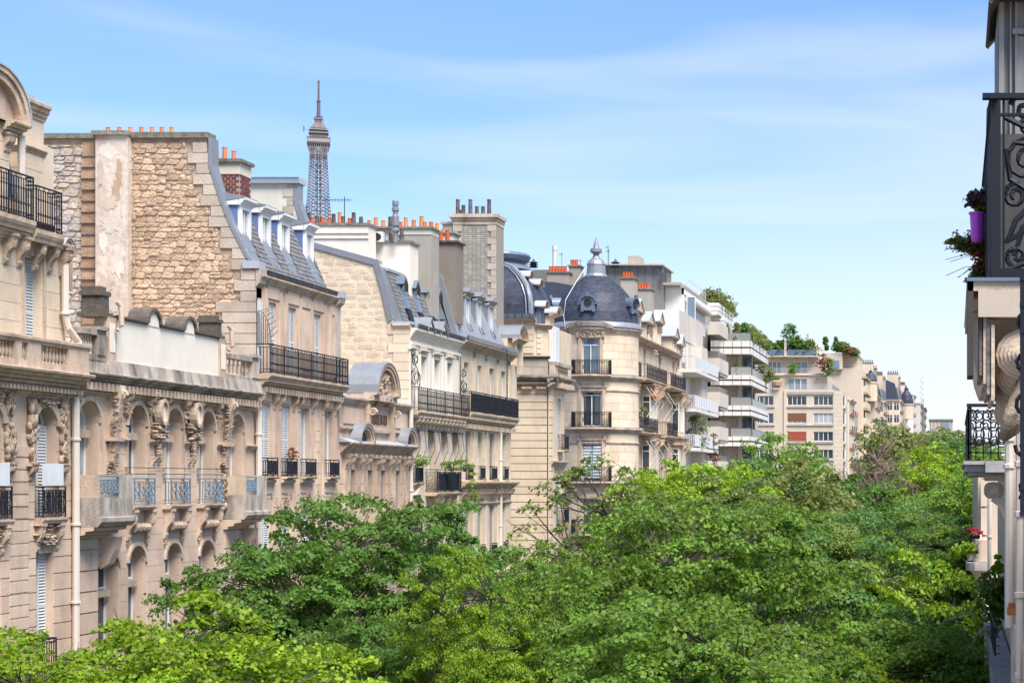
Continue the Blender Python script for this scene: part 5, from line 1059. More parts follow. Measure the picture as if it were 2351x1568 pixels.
# pavilion roof, curved profile, front and side faces
prof = [(0, z7(729)), (.02, z7(700)), (.10, z7(680)), (.35, z7(655)), (.8, z7(632)), (1.4, z7(612)), (2.1, z7(600))]   # inset, z
xr_, xl_ = x7(1221), x7(1060); yf = y7-.15; b = MB(); bs = MB()
for (i0, za), (i1, zb_) in zip(prof, prof[1:]):
    b.q((xl_, yf+i0, za), (xr_-i0, yf+i0, za), (xr_-i1, yf+i1, zb_), (xl_, yf+i1, zb_)); b.q((xr_-i0, yf+i0, za), (xr_-i0, 124, za), (xr_-i1, 124, zb_), (xr_-i1, yf+i1, zb_))
b.q((xl_, yf+2.1, z7(600)), (xr_-2.1, yf+2.1, z7(600)), (xr_-2.1, 124, z7(600)), (xl_, 124, z7(600)))
rf = b.build('roof', SLATE, G); its = []
for (i0, za), (i1, zb_) in zip(prof, prof[1:]):
    nr = max(1, round(math.hypot(i1-i0, zb_-za)/.19))
    for r_ in range(nr):
        t0, t1 = r_/nr, (r_+1)/nr; ia, ib = i0+(i1-i0)*t0, i0+(i1-i0)*t1; z0_, z1_ = za+(zb_-za)*t0, za+(zb_-za)*t1
        va = Vector((0, ib-ia, z1_-z0_)); na = Vector((0, -(z1_-z0_), ib-ia)).normalized()
        x = x7(1140)-.1*(r_ % 2)
        while x < xr_-ib-.1: x2 = min(x+.25, xr_-ib); its.append((Vector(((x+x2)/2, yf+(ia+ib)/2, (z0_+z1_)/2))+na*.02, Vector((x2-x-.015, 0, 0)), na*.015, va*.97+na*-.012)); x += .25
        va = Vector((-(ib-ia), 0, z1_-z0_)); na = Vector((z1_-z0_, 0, ib-ia)).normalized(); y = yf+ib+.1
        while y < 123: its.append((Vector((xr_-(ia+ib)/2, y+.16, (z0_+z1_)/2))+na*.02, Vector((0, .3, 0)), na*.015, va*.97+na*-.012)); y += .32
pieces('slate', its, SLATE, rf)
hip = MB().tube([(xr_-i-.02, yf+i-.04, z+.04) for i, z in prof], .17, 6); hip.tube([(xr_-i-.3, yf+i-.08, z+.04) for i, z in prof], .05, 5).build('hip_roll', ZINC, rf)
cx_ = x7(1112); cb = MB().lathe((cx_, y7+4, z7(606)), [(2.5, 0), (2.1, .3), (1.9, .35), (1.85, .5), (2.15, .65), (2.3, .9), (2.2, 1.05), (2.0, 1.1), (0.2, 1.2)], 22, sx=.85); cb.build('lead_cap', ZINCD, rf)
MB().prism(F7, [(0, z7(731)), (.45, z7(731)), (.5, z7(722)), (.44, z7(722)), (.38, z7(728)), (0, z7(728))], x7(1130), x7(1232)).build('gutter', ZINCD, G)
for k in range(5): MB().box(F7, x7(1152+k*17), x7(1153+k*17), .4, .52, z7(731), z7(720)).build('gutter_bracket', IRONG, G)
for s0, zt_, pm, i in ((119.4, 636, 'pediment', 1.2), (120.9, 655, 'pediment', .9), (119.2, 705, 'pediment', .2)):
    z1_ = Zat(zt_, s0); z0_ = z1_-1.2; LG = LEFT(xr_-i+.55)
    o = MB().box(LG, s0, s0+.12, -1.6, 0, z0_, z1_).box(LG, s0+.8, s0+.92, -1.6, 0, z0_, z1_).box(LG, s0, s0+.92, -1.6, -.3, z1_-.3, z1_).build('dormer', ZINCD, G); MB().box(LG, s0+.12, s0+.8, -.3, -.2, z0_, z1_).build('pane', GLASSB, o)
    hood(LG, s0-.2, s0+1.12, z1_, z1_+.42, -1.5, .3, G, th=.08, zm=ZINCL)
s0 = 122.0; LG = LEFT(Xat(1262, s0)); MB().box(LG, s0, s0+1.4, -2, 0, CZ+8.5, Zat(722, s0)).build('stone_dormer', CREAM, G); cornice(LG, s0-.2, s0+1.6, Zat(726, s0), Zat(720, s0), .4, G); hood(LG, s0-.2, s0+1.6, Zat(720, s0), Zat(703, s0), -2.2, .5, G, th=.14, zm=ZINCL, tymp=True)

# ================================================================== building H: round corner tower with slate dome and spire
YH = 142.0; XH = -.18906*YH; R = 97.7*YH/F*.985; FH = CFr(XH, YH, R, .3)
zh = lambda py: Zat(py, YH-R); H = thing('domed_tower', (XH, YH, 0), 'round cream stone corner tower under a blue slate dome with a pointed finial', 'tower')
SC = (YH-R)/F                                           # metres per photo pixel on the front of the tower
sx_ = lambda px: math.asin(max(-1, min(1, (px-1368.7)*SC/R)))*R
wins = [(1354, 1394, 775, 860), (1354, 1399, 890, 979), (1355, 1398, 1011, 1105), (1354, 1398, 1144, 1222), (1354, 1398, 1262, 1345)]
hh = [(sx_(a), sx_(c), zh(y1), zh(y0)) for a, c, y0, y1 in wins]
full = PI*R*.95
w = wall(FH, -full, full, 0, zh(752), hh, H, CREAM, th=.4)
for (a, c) in zip([zh(1400), zh(1285), zh(1102), zh(980), zh(858)], [zh(1290), zh(1112), zh(995), zh(888), zh(770)]): ashlar(FH, -R*1.45, R*1.45, a, c, [(h[0]-.25, h[1]+.25, h[2]-.1, h[3]+.1) for h in hh], w, CREAM, ch=.62, ln=1.15, pr=.02, gap=.02)
MB().lathe((XH, YH, 0), [(R-.42, 0), (R-.42, zh(750))], 24).build('core', DARKIN, H)
for k, h in enumerate(hh):
    window(FH, *h, H, d=-.22, transom=.55, glass=[GLASSB, GLASS, GLASSB, GLASSB, GLASS][k], shut=None); wn = H
    for s in (h[0]-.14, h[1]+.14): MB().box(FH, s-.1, s+.1, 0, .1, h[2], h[3]+.12).build('surround', TRIM, H); console(FH, s+(-.1 if s < 0 else .1), .2, h[3]+.35, .8, .2, H)
    MB().box(FH, h[0]-.25, h[1]+.25, 0, .12, h[3]+.02, h[3]+.16).build('lintel', TRIM, H)
    if k < 2: 
        for sg in (-1, 1): MB().plate(FH, [(sg*.02+sg*.45, h[3]-.6), (sg*.5, h[3]-.6), (sg*.52, h[2]+.2), (sg*.3, h[2]+.2), (sg*.45, h[2]+1)], -.245, -.235).build('curtain', WFRAME, H)
MB().box(FH, hh[2][0]+.07, hh[2][1]-.07, -.2, -.17, hh[2][2]+.2, hh[2][3]-.1).build('blind', mat('blue shutter', (.28, .36, .5)), H)
pieces('blind_slat', [fbox(FRONT(YH-R), XH+hh[2][0]+.1+q*.68, XH+hh[2][0]+.66+q*.68, -.2, -.1, hh[2][2]+.25+k*.22, hh[2][2]+.37+k*.22) for k in range(11) for q in (0, 1)], WFRAME, H)
for zt_, zb_, p in ((862, 874, .32), (982, 994, .34), (1105, 1118, .3), (1238, 1250, .3)):
    cornice(FH, -full, full, zh(zb_), zh(zt_), p, H, steps=3); MB().box(FH, -full, full, 0, p-.05, zh(zt_), zh(zt_)+.07).build('lead_ledge', ZINC, H); cornice(FH, -full, full, zh(zb_+26), zh(zb_+20), .1, H, steps=2)
for y0, y1, zz in ((827, 860, 0), (946, 981, 0), (1072, 1105, 0), (1192, 1225, 0)):
    s0, s1 = sx_(1337), sx_(1416); z = zh(y1); o = MB().box(FH, s0, s1, 0, .62, z-.12, z).build('balcony', TRIM, H); b = MB(); zt_ = zh(y0)
    for q in (z+.05, zt_-.12, zt_): b.box(FH, s0+.05, s1-.05, .54, .58, q-.02, q+.02)
    n = 24
    for k in range(n+1): s = s0+.05+(s1-s0-.1)*k/n; b.box(FH, s-.013, s+.013, .545, .57, z, zt_)
    for k in range(7): s = s0+.05+(s1-s0-.1)*(k+.5)/7; b.line(FH, [(x, .56, zz_) for x, zz_ in spiral((s, z+.16), .12, 0, 1.2)], .014); b.line(FH, [(x, .56, zz_) for x, zz_ in spiral((s, zt_-.24), .1, 0, 1.2)], .012)
    b.line(FH, [(.22*math.cos(t), .57, (z+zt_)/2+.25*math.sin(t)) for t in [i*PI/6 for i in range(13)]], .025); b.line(FH, [(.1*math.cos(t), .57, (z+zt_)/2+.12*math.sin(t)) for t in [i*PI/6 for i in range(13)]], .025)
    for s in (s0+.05, s1-.05): b.box(FH, s-.02, s+.02, 0, .56, z, zt_)
    b.build('railing', IRON, o)
cornice(FH, -full, full, zh(767), zh(752), .26, H)
hs = hood(FH, sx_(1324), sx_(1419), zh(752), zh(738), -.3, .42, H, th=.2, zm=ZINC, tymp=False); carving(FH, -.75, .75, zh(772), zh(742), .3, H, 22, seed=12)
# slate dome: rings of slates
dz = zh(748); dh = zh(622)-dz; DP = [(R+.02, 0), (R-.02, dh*.12), (R-.12, dh*.28), (R-.34, dh*.45), (R-.72, dh*.62), (R-1.25, dh*.77), (R-1.9, dh*.9), (R-2.45, dh)]
dm = MB().lathe((XH, YH, dz), DP, 36).build('dome', SLATE, H, smooth=True); its = []
for (r0, z0_), (r1, z1_) in zip(DP, DP[1:]):
    ln = math.hypot(r1-r0, z1_-z0_); nr = max(1, round(ln/.17))
    for q in range(nr):
        ra, rb, za, zb_ = r0+(r1-r0)*q/nr, r0+(r1-r0)*(q+1)/nr, z0_+(z1_-z0_)*q/nr, z0_+(z1_-z0_)*(q+1)/nr
        n = max(6, round(2*PI*ra/.24)); 
        for k in range(n):
            a = 2*PI*(k+.5*(q % 2))/n; e = Vector((math.sin(a), -math.cos(a), 0)); t = Vector((math.cos(a), math.sin(a), 0))
            if e.dot(Vector((-XH, -YH, 0)).normalized()) < -.15: continue
            if abs(math.sin(a))*R < .42 and e.y < 0 and dh*.28 < za < dh*.62: continue
            v = e*(rb-ra)+Vector((0, 0, zb_-za)); nn = t.cross(v).normalized()*-1
            if nn.dot(e) < 0: nn = -nn
            its.append((Vector((XH, YH, dz))+e*((ra+rb)/2)+Vector((0, 0, (za+zb_)/2))+nn*.022, t*(2*PI*ra/n-.014), nn*.014, v*1.0-nn*.012))
pieces('slate', its, SLATE, dm)
MB().lathe((XH, YH, dz-.12), [(R+.3, 0), (R+.32, .1), (R+.12, .42), (R+.0, .5)], 40).build('lead_base', ZINC, dm, smooth=True)
zt_ = dz+dh; sp = lambda py: Zat(py, YH)-zt_
MB().lathe((XH, YH, zt_), [(.95, -.2), (.8, .0), (.73, .1), (.68, sp(609)), (.72, sp(608)), (.6, sp(601)), (.55, sp(599)), (.42, sp(596)), (.3, sp(592)), (.2, sp(587)), (.24, sp(583)), (.42, sp(580)), (.44, sp(579)), (.44, sp(572)), (.36, sp(571)), (.25, sp(570)), (.02, sp(543.5))], 16).build('finial', ZINC, dm)
cab = MB().tube([(XH+math.sin(a)*r_, YH-math.cos(a)*r_, z) for a, r_, z in ((-.9, .9, zt_+.5), (-.75, R-1.2, dz+dh*.8), (-.7, R-.3, dz+dh*.5), (-.62, R+.1, dz+dh*.2), (-.5, R+.35, dz-.3))], .03, 5).build('lightning_cable', ZINCL, dm)
def oculus(a):
    F1 = CFr(XH, YH, R, 5); s = a*R; z = zh(694); o = MB().plate(F1, [(s-.5, z-.6), (s+.5, z-.6), (s+.52, z-.1)]+[(s+.5*math.cos(t), z+.5*math.sin(t)) for t in [i*PI/8 for i in range(1, 8)]]+[(s-.52, z-.1)], -.9, .12).build('oculus', ZINCD, dm)
    MB().plate(F1, [(s+.27*math.cos(t), z-.02+.27*math.sin(t)) for t in [i*PI/7 for i in range(14)]], .1, .14).build('opening', DARKIN, dm)
    MB().band(F1, [(s+.62*math.cos(t), z+.55*math.sin(t)) for t in [i*PI/10 for i in range(11)]], [(s+.5*math.cos(t), z+.45*math.sin(t)) for t in [i*PI/10 for i in range(11)]], -.9, .24).box(F1, s-.68, s-.45, -.6, .2, z-.15, z-.02).box(F1, s+.45, s+.68, -.6, .2, z-.15, z-.02).box(F1, s-.12, s+.12, .1, .3, z+.42, z+.72).box(F1, s-.5, s-.3, 0, .2, z-.7, z-.5).box(F1, s+.3, s+.5, 0, .2, z-.7, z-.5).build('oculus_moulding', ZINCD, dm)
for a in (0, -1.25, 1.25): oculus(a)
# flat wings either side of the tower
FW = FRONT(YH-1.2); yw = YH-1.2
hw = MB().box(FW, Xat(1180, yw), Xat(1290, yw), -12, 0, 0, Zat(752, yw)).build('side_wing', CREAM, H); ashlar(FW, Xat(1245, yw), Xat(1290, yw), CZ-6, Zat(775, yw), [], hw, CREAM, ch=.6, ln=1.2, pr=.02, limit=60)
cornice(FW, Xat(1240, yw), Xat(1290, yw), Zat(767, yw), Zat(752, yw), .25, hw)
# ================================================================== building I: ornate bay windowed block right of the tower
XI = -25.6; L = LEFT(XI); sI0, sI1 = 146.5, 175
I_ = thing('apartment_building', (XI, 160, 0), 'ornate honey stone block with stacked black balconies and stone dormers right of the tower', 'building')
zI = CZ+11.6
bx = [149.6, 156.5, 164.5, 172.5]
hI = [(b_-.6, b_+.6, CZ+z0_, CZ+z1_) for b_ in bx for z0_, z1_ in ((8.5, 10.9), (4.3, 7.1), (.3, 3.1), (-3.6, -1))]
w = wall(L, sI0, sI1, 0, zI, hI, I_, CREAM); body(L, sI0, sI1, 0, zI, I_, CREAM, 11)
ashlar(L, sI0, sI1, CZ-5, CZ+11, hI, w, CREAM, ch=.6, ln=1.4, pr=.02, gap=.025, limit=100)
for k, h in enumerate(hI): window(L, *h, I_, d=-.3, transom=.5, glass=GLASS if k % 3 else CURT)
for z0_, z1_, p in ((8.0, 8.3, .5), (3.75, 4.05, .55), (-.2, .05, .45), (11.2, 11.65, .6), (10.95, 11.1, .2), (7.3, 7.5, .2), (3.2, 3.4, .2)): cornice(L, sI0, sI1, CZ+z0_, CZ+z1_, p, I_, steps=3)
for k, s in enumerate(bx[0:]):                            # projecting bays
    if k in (1, 3):
        o = MB().box(L, s-1.9, s+1.9, 0, .9, CZ-6, CZ+3.7).box(L, s-1.7, s+1.7, 0, .8, CZ+4.1, CZ+7.9).build('bay_window', CREAM, I_)
        for z0_, z1_ in ((4.5, 7.0), (.4, 3.0), (-3.6, -1)):
            for q in (-1.1, .05): window(L, s+q, s+q+1.0, CZ+z0_, CZ+z1_, o if 0 else I_, d=.86 if z0_ < 4 else .78+.02, transom=.5, glass=GLASS)
            window(FRONT(s-1.9 if z0_ < 4 else s-1.7), XI+.12, XI+.75, CZ+z0_, CZ+z1_, I_, d=.04, transom=.5, leaves=1, glass=GLASS)
        for zz in (4.0, 7.95, 3.4, -.1): cornice(L, s-2.0, s+2.0, CZ+zz-.3, CZ+zz, .35, o, base=.85, steps=3); cornice(FRONT(s-1.9), XI, XI+1.2, CZ+zz-.3, CZ+zz, .25, o, steps=3)
    for zz in (7.7, 3.5, -.3): 
        for q in (-1.3, 1.3): console(L, s+q, .3, CZ+zz, 1.0, .6, I_, base=.0 if k in (0, 2) else .85)
    for zz in (3.2, 7.3, -.6, 10.6): carving(L, s-.8, s+.8, CZ+zz-.3, CZ+zz+.25, .3, I_, 10, seed=int(s+zz*3), d0=.02 if k in (0, 2) else .88)
for s0, s1, zz, pr, st in ((146.6, 150.3, 8.25, .8, 'dense'), (151, 161.5, 8.25, 1.15, 'bars'), (163.6, 172.7, 8.25, 1.15, 'bars'), (147.7, 157, 3.95, 1.1, 'dense'), (162, 168, 3.95, 1.1, 'dense'), (148, 155.5, -.1, 1.1, 'dense'), (163, 168, -.1, 1.1, 'dense')):
    balcony(L, s0, s1, CZ+zz, pr, I_, rh=1.15, style=st, sp=.2, slab=.2)
for s in (151.8, 153.8, 155.6, 160.5, 163.0): 
    b = MB(); b.line(L, [(s, .9, CZ+7.6), (s+.9, 1.6, CZ+6.4), (s+.3, .9, CZ+5.2)], .03); b.line(L, [(s, .9, CZ+3.3), (s+.9, 1.6, CZ+2.1), (s+.3, .9, CZ+.9)], .03); b.build('awning_arms', CREAMW, I_)
MB().prism(L, [(.9, CZ+7.2), (1.3, CZ+7.05), (1.3, CZ+6.95), (.9, CZ+7.05)], 154.6, 157.2).build('awning', mat('orange canvas', (.75, .22, .05)), I_)
MB().prism(L, [(-.3, zI), (-1.6, zI+3.0), (-5, zI+3.6), (-11, zI+3.6), (-11, zI-.3)], sI0-2, sI1).build('roof', SLATE, I_)
slates(L.P(sI0-2, -.3, zI), Vector((0, 26, 0)), Vector((-1.3, 0, 3.0)), 0, 0, SLATE, I_, w=.5, h=.3, limit=150)
for s, zt_, ww in ((151.5, 14.6, 1.5), (157.0, 14.1, 1.5), (162.3, 14.6, 1.2), (171.2, 14.0, 1.4), (175, 13.6, 1.0)):
    o = MB().box(L, s-ww, s+ww, -2.2, .3, zI-.3, CZ+zt_-1.1).build('stone_dormer', CREAM, I_); window(L, s-.5, s+.5, zI+.1, CZ+zt_-1.5, I_, d=.33, glass=GLASS)
    cornice(L, s-ww-.15, s+ww+.15, CZ+zt_-1.25, CZ+zt_-1.0, .3, o, base=.3, steps=3); MB().plate(L, [(s-ww-.2, CZ+zt_-1.0), (s+ww+.2, CZ+zt_-1.0), (s, CZ+zt_-.1)], -.2, .5).build('pediment', TRIM, o)
    MB().band(L, [(s-ww-.3, CZ+zt_-.95), (s, CZ+zt_), (s+ww+.3, CZ+zt_-.95)], [(s-ww-.3, CZ+zt_-1.05), (s, CZ+zt_-.1), (s+ww+.3, CZ+zt_-1.05)], -2.5, .6).build('zinc_cover', ZINCL, o); carving(L, s-ww*.8, s+ww*.8, CZ+zt_-1.9, CZ+zt_-1.1, .3, o, 10, seed=int(s), d0=.32)
MB().lathe((XI-2.8, 158, zI+.5), [(2.6, 0), (2.4, 1.2), (1.9, 2.6), (1.0, 3.6), (.1, 4.0)], 14).build('pavilion_roof', SLATE, I_)
for px0, px1, pt, Y in ((1256, 1306, 627, 146), (1306, 1331, 612, 147), (1425, 1457, 640, 151), (1461, 1495, 665, 160)):
    m_ = GBRICK; c = stack(Xat(px0, Y), Xat(px1, Y), Y, Y+1.5, CZ+8, Zat(pt, Y), I_, m_, COPING, .12, .1)
    n = int((px1-px0)/8); pots(c, [px0+4+(px1-px0-8)*(k+.5)/n for k in range(n)], Y+.7, Zat(pt, Y)+.1, .5, POTR, .13)
# grey plant rooms and roof gear on the skyline
Y = 184; T = thing('roof_plant_room', (Xat(1450, Y), Y, 0), 'long grey metal clad plant rooms on the roofs behind the slate dome', 'building')
for a, c, t in ((1390, 1520, 609), (1180, 1262, 614), (1395, 1467, 612)):
    o = MB().box(FRONT(Y+(2 if a < 1390 or c == 1467 else 0)), Xat(a, Y), Xat(c, Y), -6, 0, 0, Zat(t, Y)).build('housing', DARKM, T)
pieces('cladding_panel', [fbox(FRONT(Y), Xat(1394+k*17.5, Y)+.03, Xat(1411.5+k*17.5, Y)-.03, 0, .06, CZ+10, Zat(611, Y)) for k in range(7)], DARKM, T)
MB().box(FRONT(Y-.5), Xat(1388, Y), Xat(1524, Y), -7, .2, Zat(611, Y), Zat(608, Y)).build('coping', GREYR, T)
for a, c, t, bt in ((1441, 1467, 587, 609), (1174, 1197, 593, 615)): MB().box(FRONT(Y), Xat(a, Y), Xat(c, Y), -3, -.2, Zat(bt, Y), Zat(t, Y)).build('roof_box', GREYST, T)
MB().lathe((Xat(1273, Y), Y, Zat(640, Y)), [(.2, 0), (.2, Zat(575, Y)-Zat(640, Y)), (.24, Zat(575, Y)-Zat(640, Y)), (.24, Zat(565, Y)-Zat(640, Y)), (.1, Zat(565, Y)-Zat(640, Y))], 10).build('tall_flue', CREAMW, T)
for px_, t_ in ((1413, 600), (1225, 598)): MB().lathe((Xat(px_, Y), Y, Zat(615, Y)), [(.35, 0), (.5, .1), (.25, .15), (.5, .3), (.22, .35), (.5, .5), (.2, .6), (.02, .9)], 8).build('vent_cowl', IRONG, T)
for q, (p, t_) in enumerate(((1290, 580), (1396, 562), (1398, 572), (1206, 590), (1333, 596))): antenna(p, t_, 615, 170, ['thin whip antenna between the flue and the slate dome', 'taller aerial just right of the dome finial', 'shorter aerial just right of the dome finial', 'aerial with a small dish left of the slate dome', 'short spiky aerial close left of the dome finial'][q], 3, .25)
b = MB()
for k in range(9): x = Xat(1516+k*2, Y); b.tube([(x, Y-.5, Zat(650, Y)), (x, Y-.5, Zat(628-abs(k-2)*1.5, Y))], .03, 4)
b.tube([(Xat(1505, Y), Y-.5, Zat(612, Y)), (Xat(1516, Y), Y-.5, Zat(628, Y)), (Xat(1540, Y), Y-.5, Zat(636, Y))], .04, 4); b.build('stair_rail', IRONG, T)

# ================================================================== building J: white modern block
YJ = 175.4; XJ = -25.5
J = thing('apartment_building', (XJ, YJ, 0), 'white modern block with blank end wall and pale blue grey balcony fronts', 'building')
FJ = FRONT(YJ); L = LEFT(XJ); zj = lambda py: Zat(py, YJ); xj = lambda px: Xat(px, YJ)
zJ = zj(711); w = MB().box(FJ, xj(1440), -25.5-.02, -16, 0, 0, zJ).build('end_wall', MODW, J)
pieces('cladding_panel', [fbox(L, YJ+.03+k*1.35, YJ+1.35+k*1.35, -.02, .06, zJ-2.6, zJ) for k in range(12)], MODC, J)
hJ = [(YJ+a, YJ+a+c, CZ+z0_, CZ+z1_) for z0_, z1_ in ((10.6, 13.3), (7.0, 9.7), (3.4, 6.1), (-.2, 2.5)) for a, c in ((.5, 1.1), (2.3, 1.4), (4.8, 1.4), (9.6, 2.2))]
wall(L, YJ, YJ+16, 0, zJ-2.6, hJ, J, MODC)
for h in hJ: window(L, *h, J, d=-.2, glass=GLASSB, fm=DARKM)
MB().box(L, YJ+8.2, YJ+12.5, 0, 1.0, CZ-6, zJ-2.8).build('stair_bay', MODC, J)
for zz in (10.35, 6.75, 3.15, -.45):
    o = MB().box(L, YJ-1.3, YJ+15.5, .0, 1.7, CZ+zz-.3, CZ+zz).build('balcony', MODW, J); z0_ = CZ+zz+.05
    MB().box(L, YJ-1.3, YJ+15.5, 1.6, 1.64, z0_+.08, z0_+1.15).build('balcony_front', BALG, o); MB().box(FRONT(YJ-1.3), XJ, XJ+1.6, 0, .03, z0_+1.1, z0_+1.17).build('rail', BALG, o); MB().box(FRONT(YJ-1.3), XJ, XJ+1.6, 0, .03, z0_+.05, z0_+.12).build('rail', BALG, o)
    pieces('baluster', [fbox(FRONT(YJ-1.3), XJ+.02+k*.16, XJ+.08+k*.16, 0, .03, z0_+.1, z0_+1.15) for k in range(10)], BALG, o)
    pieces('panel_joint', [fbox(L, YJ-1.3+k*1.2, YJ-1.24+k*1.2, 1.64, 1.68, z0_+.06, z0_+1.16) for k in range(15)], MODW, o)
MB().box(FRONT(YJ-2.0), XJ, XJ+.02+.5, -.5, 0, CZ-6, CZ+10).build('downpipe_pier', MODW, J)
# stepped penthouses
Y2 = 186.0; z2 = lambda py: Zat(py, Y2); x2 = lambda px: Xat(px, Y2)
MB().box(FRONT(Y2), x2(1440), x2(1570), -16, 0, zJ-.5, z2(660)).build('upper_end_wall', MODW, J)
MB().box(FRONT(Y2), x2(1455), x2(1573), -17, .5, z2(662), z2(655)).box(FRONT(Y2), x2(1440), x2(1565), -2, 1.2, z2(657), z2(651)).build('roof_slab', GREYR, J)
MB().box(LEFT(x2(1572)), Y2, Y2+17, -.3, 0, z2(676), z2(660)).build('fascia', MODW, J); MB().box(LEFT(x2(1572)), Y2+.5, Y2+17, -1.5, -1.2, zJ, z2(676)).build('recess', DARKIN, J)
MB().tube([(x2(1578), Y2+1, z2(685)), (x2(1578), Y2+16, z2(687))], .35, 8).build('awning_roll', MODC, J)
b = MB()
for k in range(12): y = Y2+3+k*1.2; b.tube([(x2(1570), y, z2(660)), (x2(1570), y, z2(660)+1.1)], .03, 4)
b.tube([(x2(1570), Y2+3, z2(660)+1.1), (x2(1570), Y2+16.5, z2(660)+1.1)], .03, 4); b.build('roof_rail', MODW, J)
window(FRONT(Y2+.6), x2(1575), x2(1595), zJ, zJ+2.3, J, d=.1, glass=GLASSB, leaves=1)

# ================================================================== building K: banded balconies
YK = 214.0; XK = -24.6
K = thing('apartment_building', (XK, YK, 0), 'modern white block wrapped in long banded balconies with roof gardens', 'building')
zk = lambda py: Zat(py, YK); xk = lambda px: Xat(px, YK); FK = FRONT(YK); L = LEFT(XK)
rx = xk(1722)                                            # corner of the balcony fronts
MB().box(FRONT(YK+1.8), xk(1560), rx-1.6, -22, 0, 0, zk(790)).build('body', MODC, K)
fl = [(783, 813), (861, 884), (931, 954), (1002, 1024), (1073, 1096)]
for k, (a, c) in enumerate(fl):
    zt_, zb_ = zk(a), zk(c); zm = (zt_+zb_)/2
    o = MB().box(FK, xk(1641), rx, -20, 0, zb_, zb_+.14).build('balcony', MODC, K)
    it = []
    for (p0, p1) in ((zb_, zm-.1), (zm+.08, zt_)):
        n = 4
        it += [fbox(FK, xk(1642)+(rx-xk(1642))*i/n+.03, xk(1642)+(rx-xk(1642))*(i+1)/n-.03, 0, .14, p0, p1) for i in range(n)]
        it += [fbox(LEFT(rx), YK+19.5*i/10+.03, YK+19.5*(i+1)/10-.03, 0, .14, p0, p1) for i in range(10)]
    pieces('parapet_panel', it, MODW, o); MB().box(FK, xk(1642), rx-.02, -.2, .03, zb_+.1, zt_-.1).box(LEFT(rx), YK, YK+19.5, -.2, .03, zb_+.1, zt_-.1).build('band', mat('maroon band', (.10, .05, .05)), o)
    if k: 
        b = MB(); b.box(FK, xk(1678), rx, -.03, 0, zt_+.9, zt_+.95).box(LEFT(rx), YK, YK+19, -.03, 0, zt_+.9, zt_+.95).build('rail', DARKM, o); MB().box(FK, xk(1678), rx, -.03, -.01, zt_, zt_+.88).box(LEFT(rx), YK, YK+19, -.05, -.02, zt_, zt_+.88).build('glass_screen', MATS['grey glass screen'], o)
    else: MB().box(FK, xk(1642), rx, -.05, -.02, zt_, zt_+.9).box(LEFT(rx), YK, YK+19, -.05, -.02, zt_, zt_+.9).build('glass_screen', MATS['grey glass screen'], o)
    # recessed wall with windows below this band
    z1_ = zb_; z0_ = zk(fl[k+1][0]) if k < 4 else z1_-3
    FKi = FRONT(YK+1.75)
    for q, (p, r_) in enumerate(((1676, 1688), (1690, 1700), (1702, 1716))):
        if q < 2: MB().box(FKi, xk(p), xk(r_), 0, .08, z0_-1, z1_).build('wall_panel', MODC if q else GREYST, K)
        else: window(FKi, xk(p), xk(r_)+.4, z0_-.8, z1_-.1, K, d=.06, glass=GLASS, fm=DARKM)
    for i in range(7): window(LEFT(rx-1.6), YK+2.2+i*2.5, YK+4.2+i*2.5, z0_-.8, z1_-.1, K, d=.06, glass=GLASS, fm=DARKM)
# solid cream balconies at the near left
YK2 = 203.0; z3 = lambda py: Zat(py, YK2); x3 = lambda px: Xat(px, YK2)
MB().box(FRONT(YK2+1), x3(1480), x3(1622), -13, 0, 0, z3(745)).build('near_block', MODC, K)
for t, c, d_ in ((806, 822, 858), (887, 900, 936), (966, 979, 1013), (1045, 1058, 1090)):
    o = MB().box(FRONT(YK2), x3(1600), x3(1651), -8, 0, z3(d_)+.2, z3(c)).build('balcony', MODC, K); pieces('parapet_panel', [fbox(LEFT(x3(1651)), YK2+.03+i*2.65, YK2+2.62+i*2.65, 0, .05, z3(d_)+.2, z3(c)) for i in range(3)], MODC, o); MB().box(FRONT(YK2+.15), x3(1605), x3(1649), -7.6, 0, z3(c), z3(t)).build('glass_screen', mat('brown glass screen', (.2, .175, .15), rough=.3), o)
    MB().prism(FRONT(YK2), [(0, z3(d_)+.2), (-8, z3(d_)+.2), (-8, z3(d_)-.1), (-1.5, z3(d_)-.1)], x3(1600), x3(1650)).build('soffit', MODC, o)
    MB().box(LEFT(x3(1630)), YK2+.2, YK2+8, 0, .05, z3(t), z3(t)+2.0).build('dark_glazing', GLASS, K)
for a, c, t, bt, dy in ((1560, 1668, 706, 722, 6), (1575, 1680, 722, 755, 9), (1624, 1651, 738, 768, -1)):
    Y_ = YK2+dy; X0_, X1_ = Xat(a, Y_), Xat(c, Y_)
    if dy > 0:
        o = MB().box(FRONT(Y_), X0_, X1_-1, -14, 0, Zat(bt, Y_), Zat(bt, Y_)+.2).build('terrace', MODW, K); zz = Zat(bt, Y_)
        for q in range(3): MB().box(FRONT(Y_), X0_, X1_-.9, -.2, .1+q*.02, zz+q*.45, zz+.38+q*.45).box(LEFT(X1_-1), Y_, Y_+14, -.1, .1+q*.02, zz+q*.45, zz+.38+q*.45).build('parapet_panel', MODW, o)
        MB().box(FRONT(Y_+1.2), X0_, X1_-2, -12, 0, Zat(bt+28, Y_), Zat(t-14, Y_)).build('penthouse', MODW, K)
    else: MB().box(FRONT(Y_), X0_, X1_, -8, 0, Zat(bt, Y_), Zat(t, Y_)).build('corner_balcony', MODC, K)
MB().box(FRONT(YK2+5.4), x3(1548), x3(1572), -.04, 0, z3(706), z3(688)).build('glass_screen', GLASSB, K)

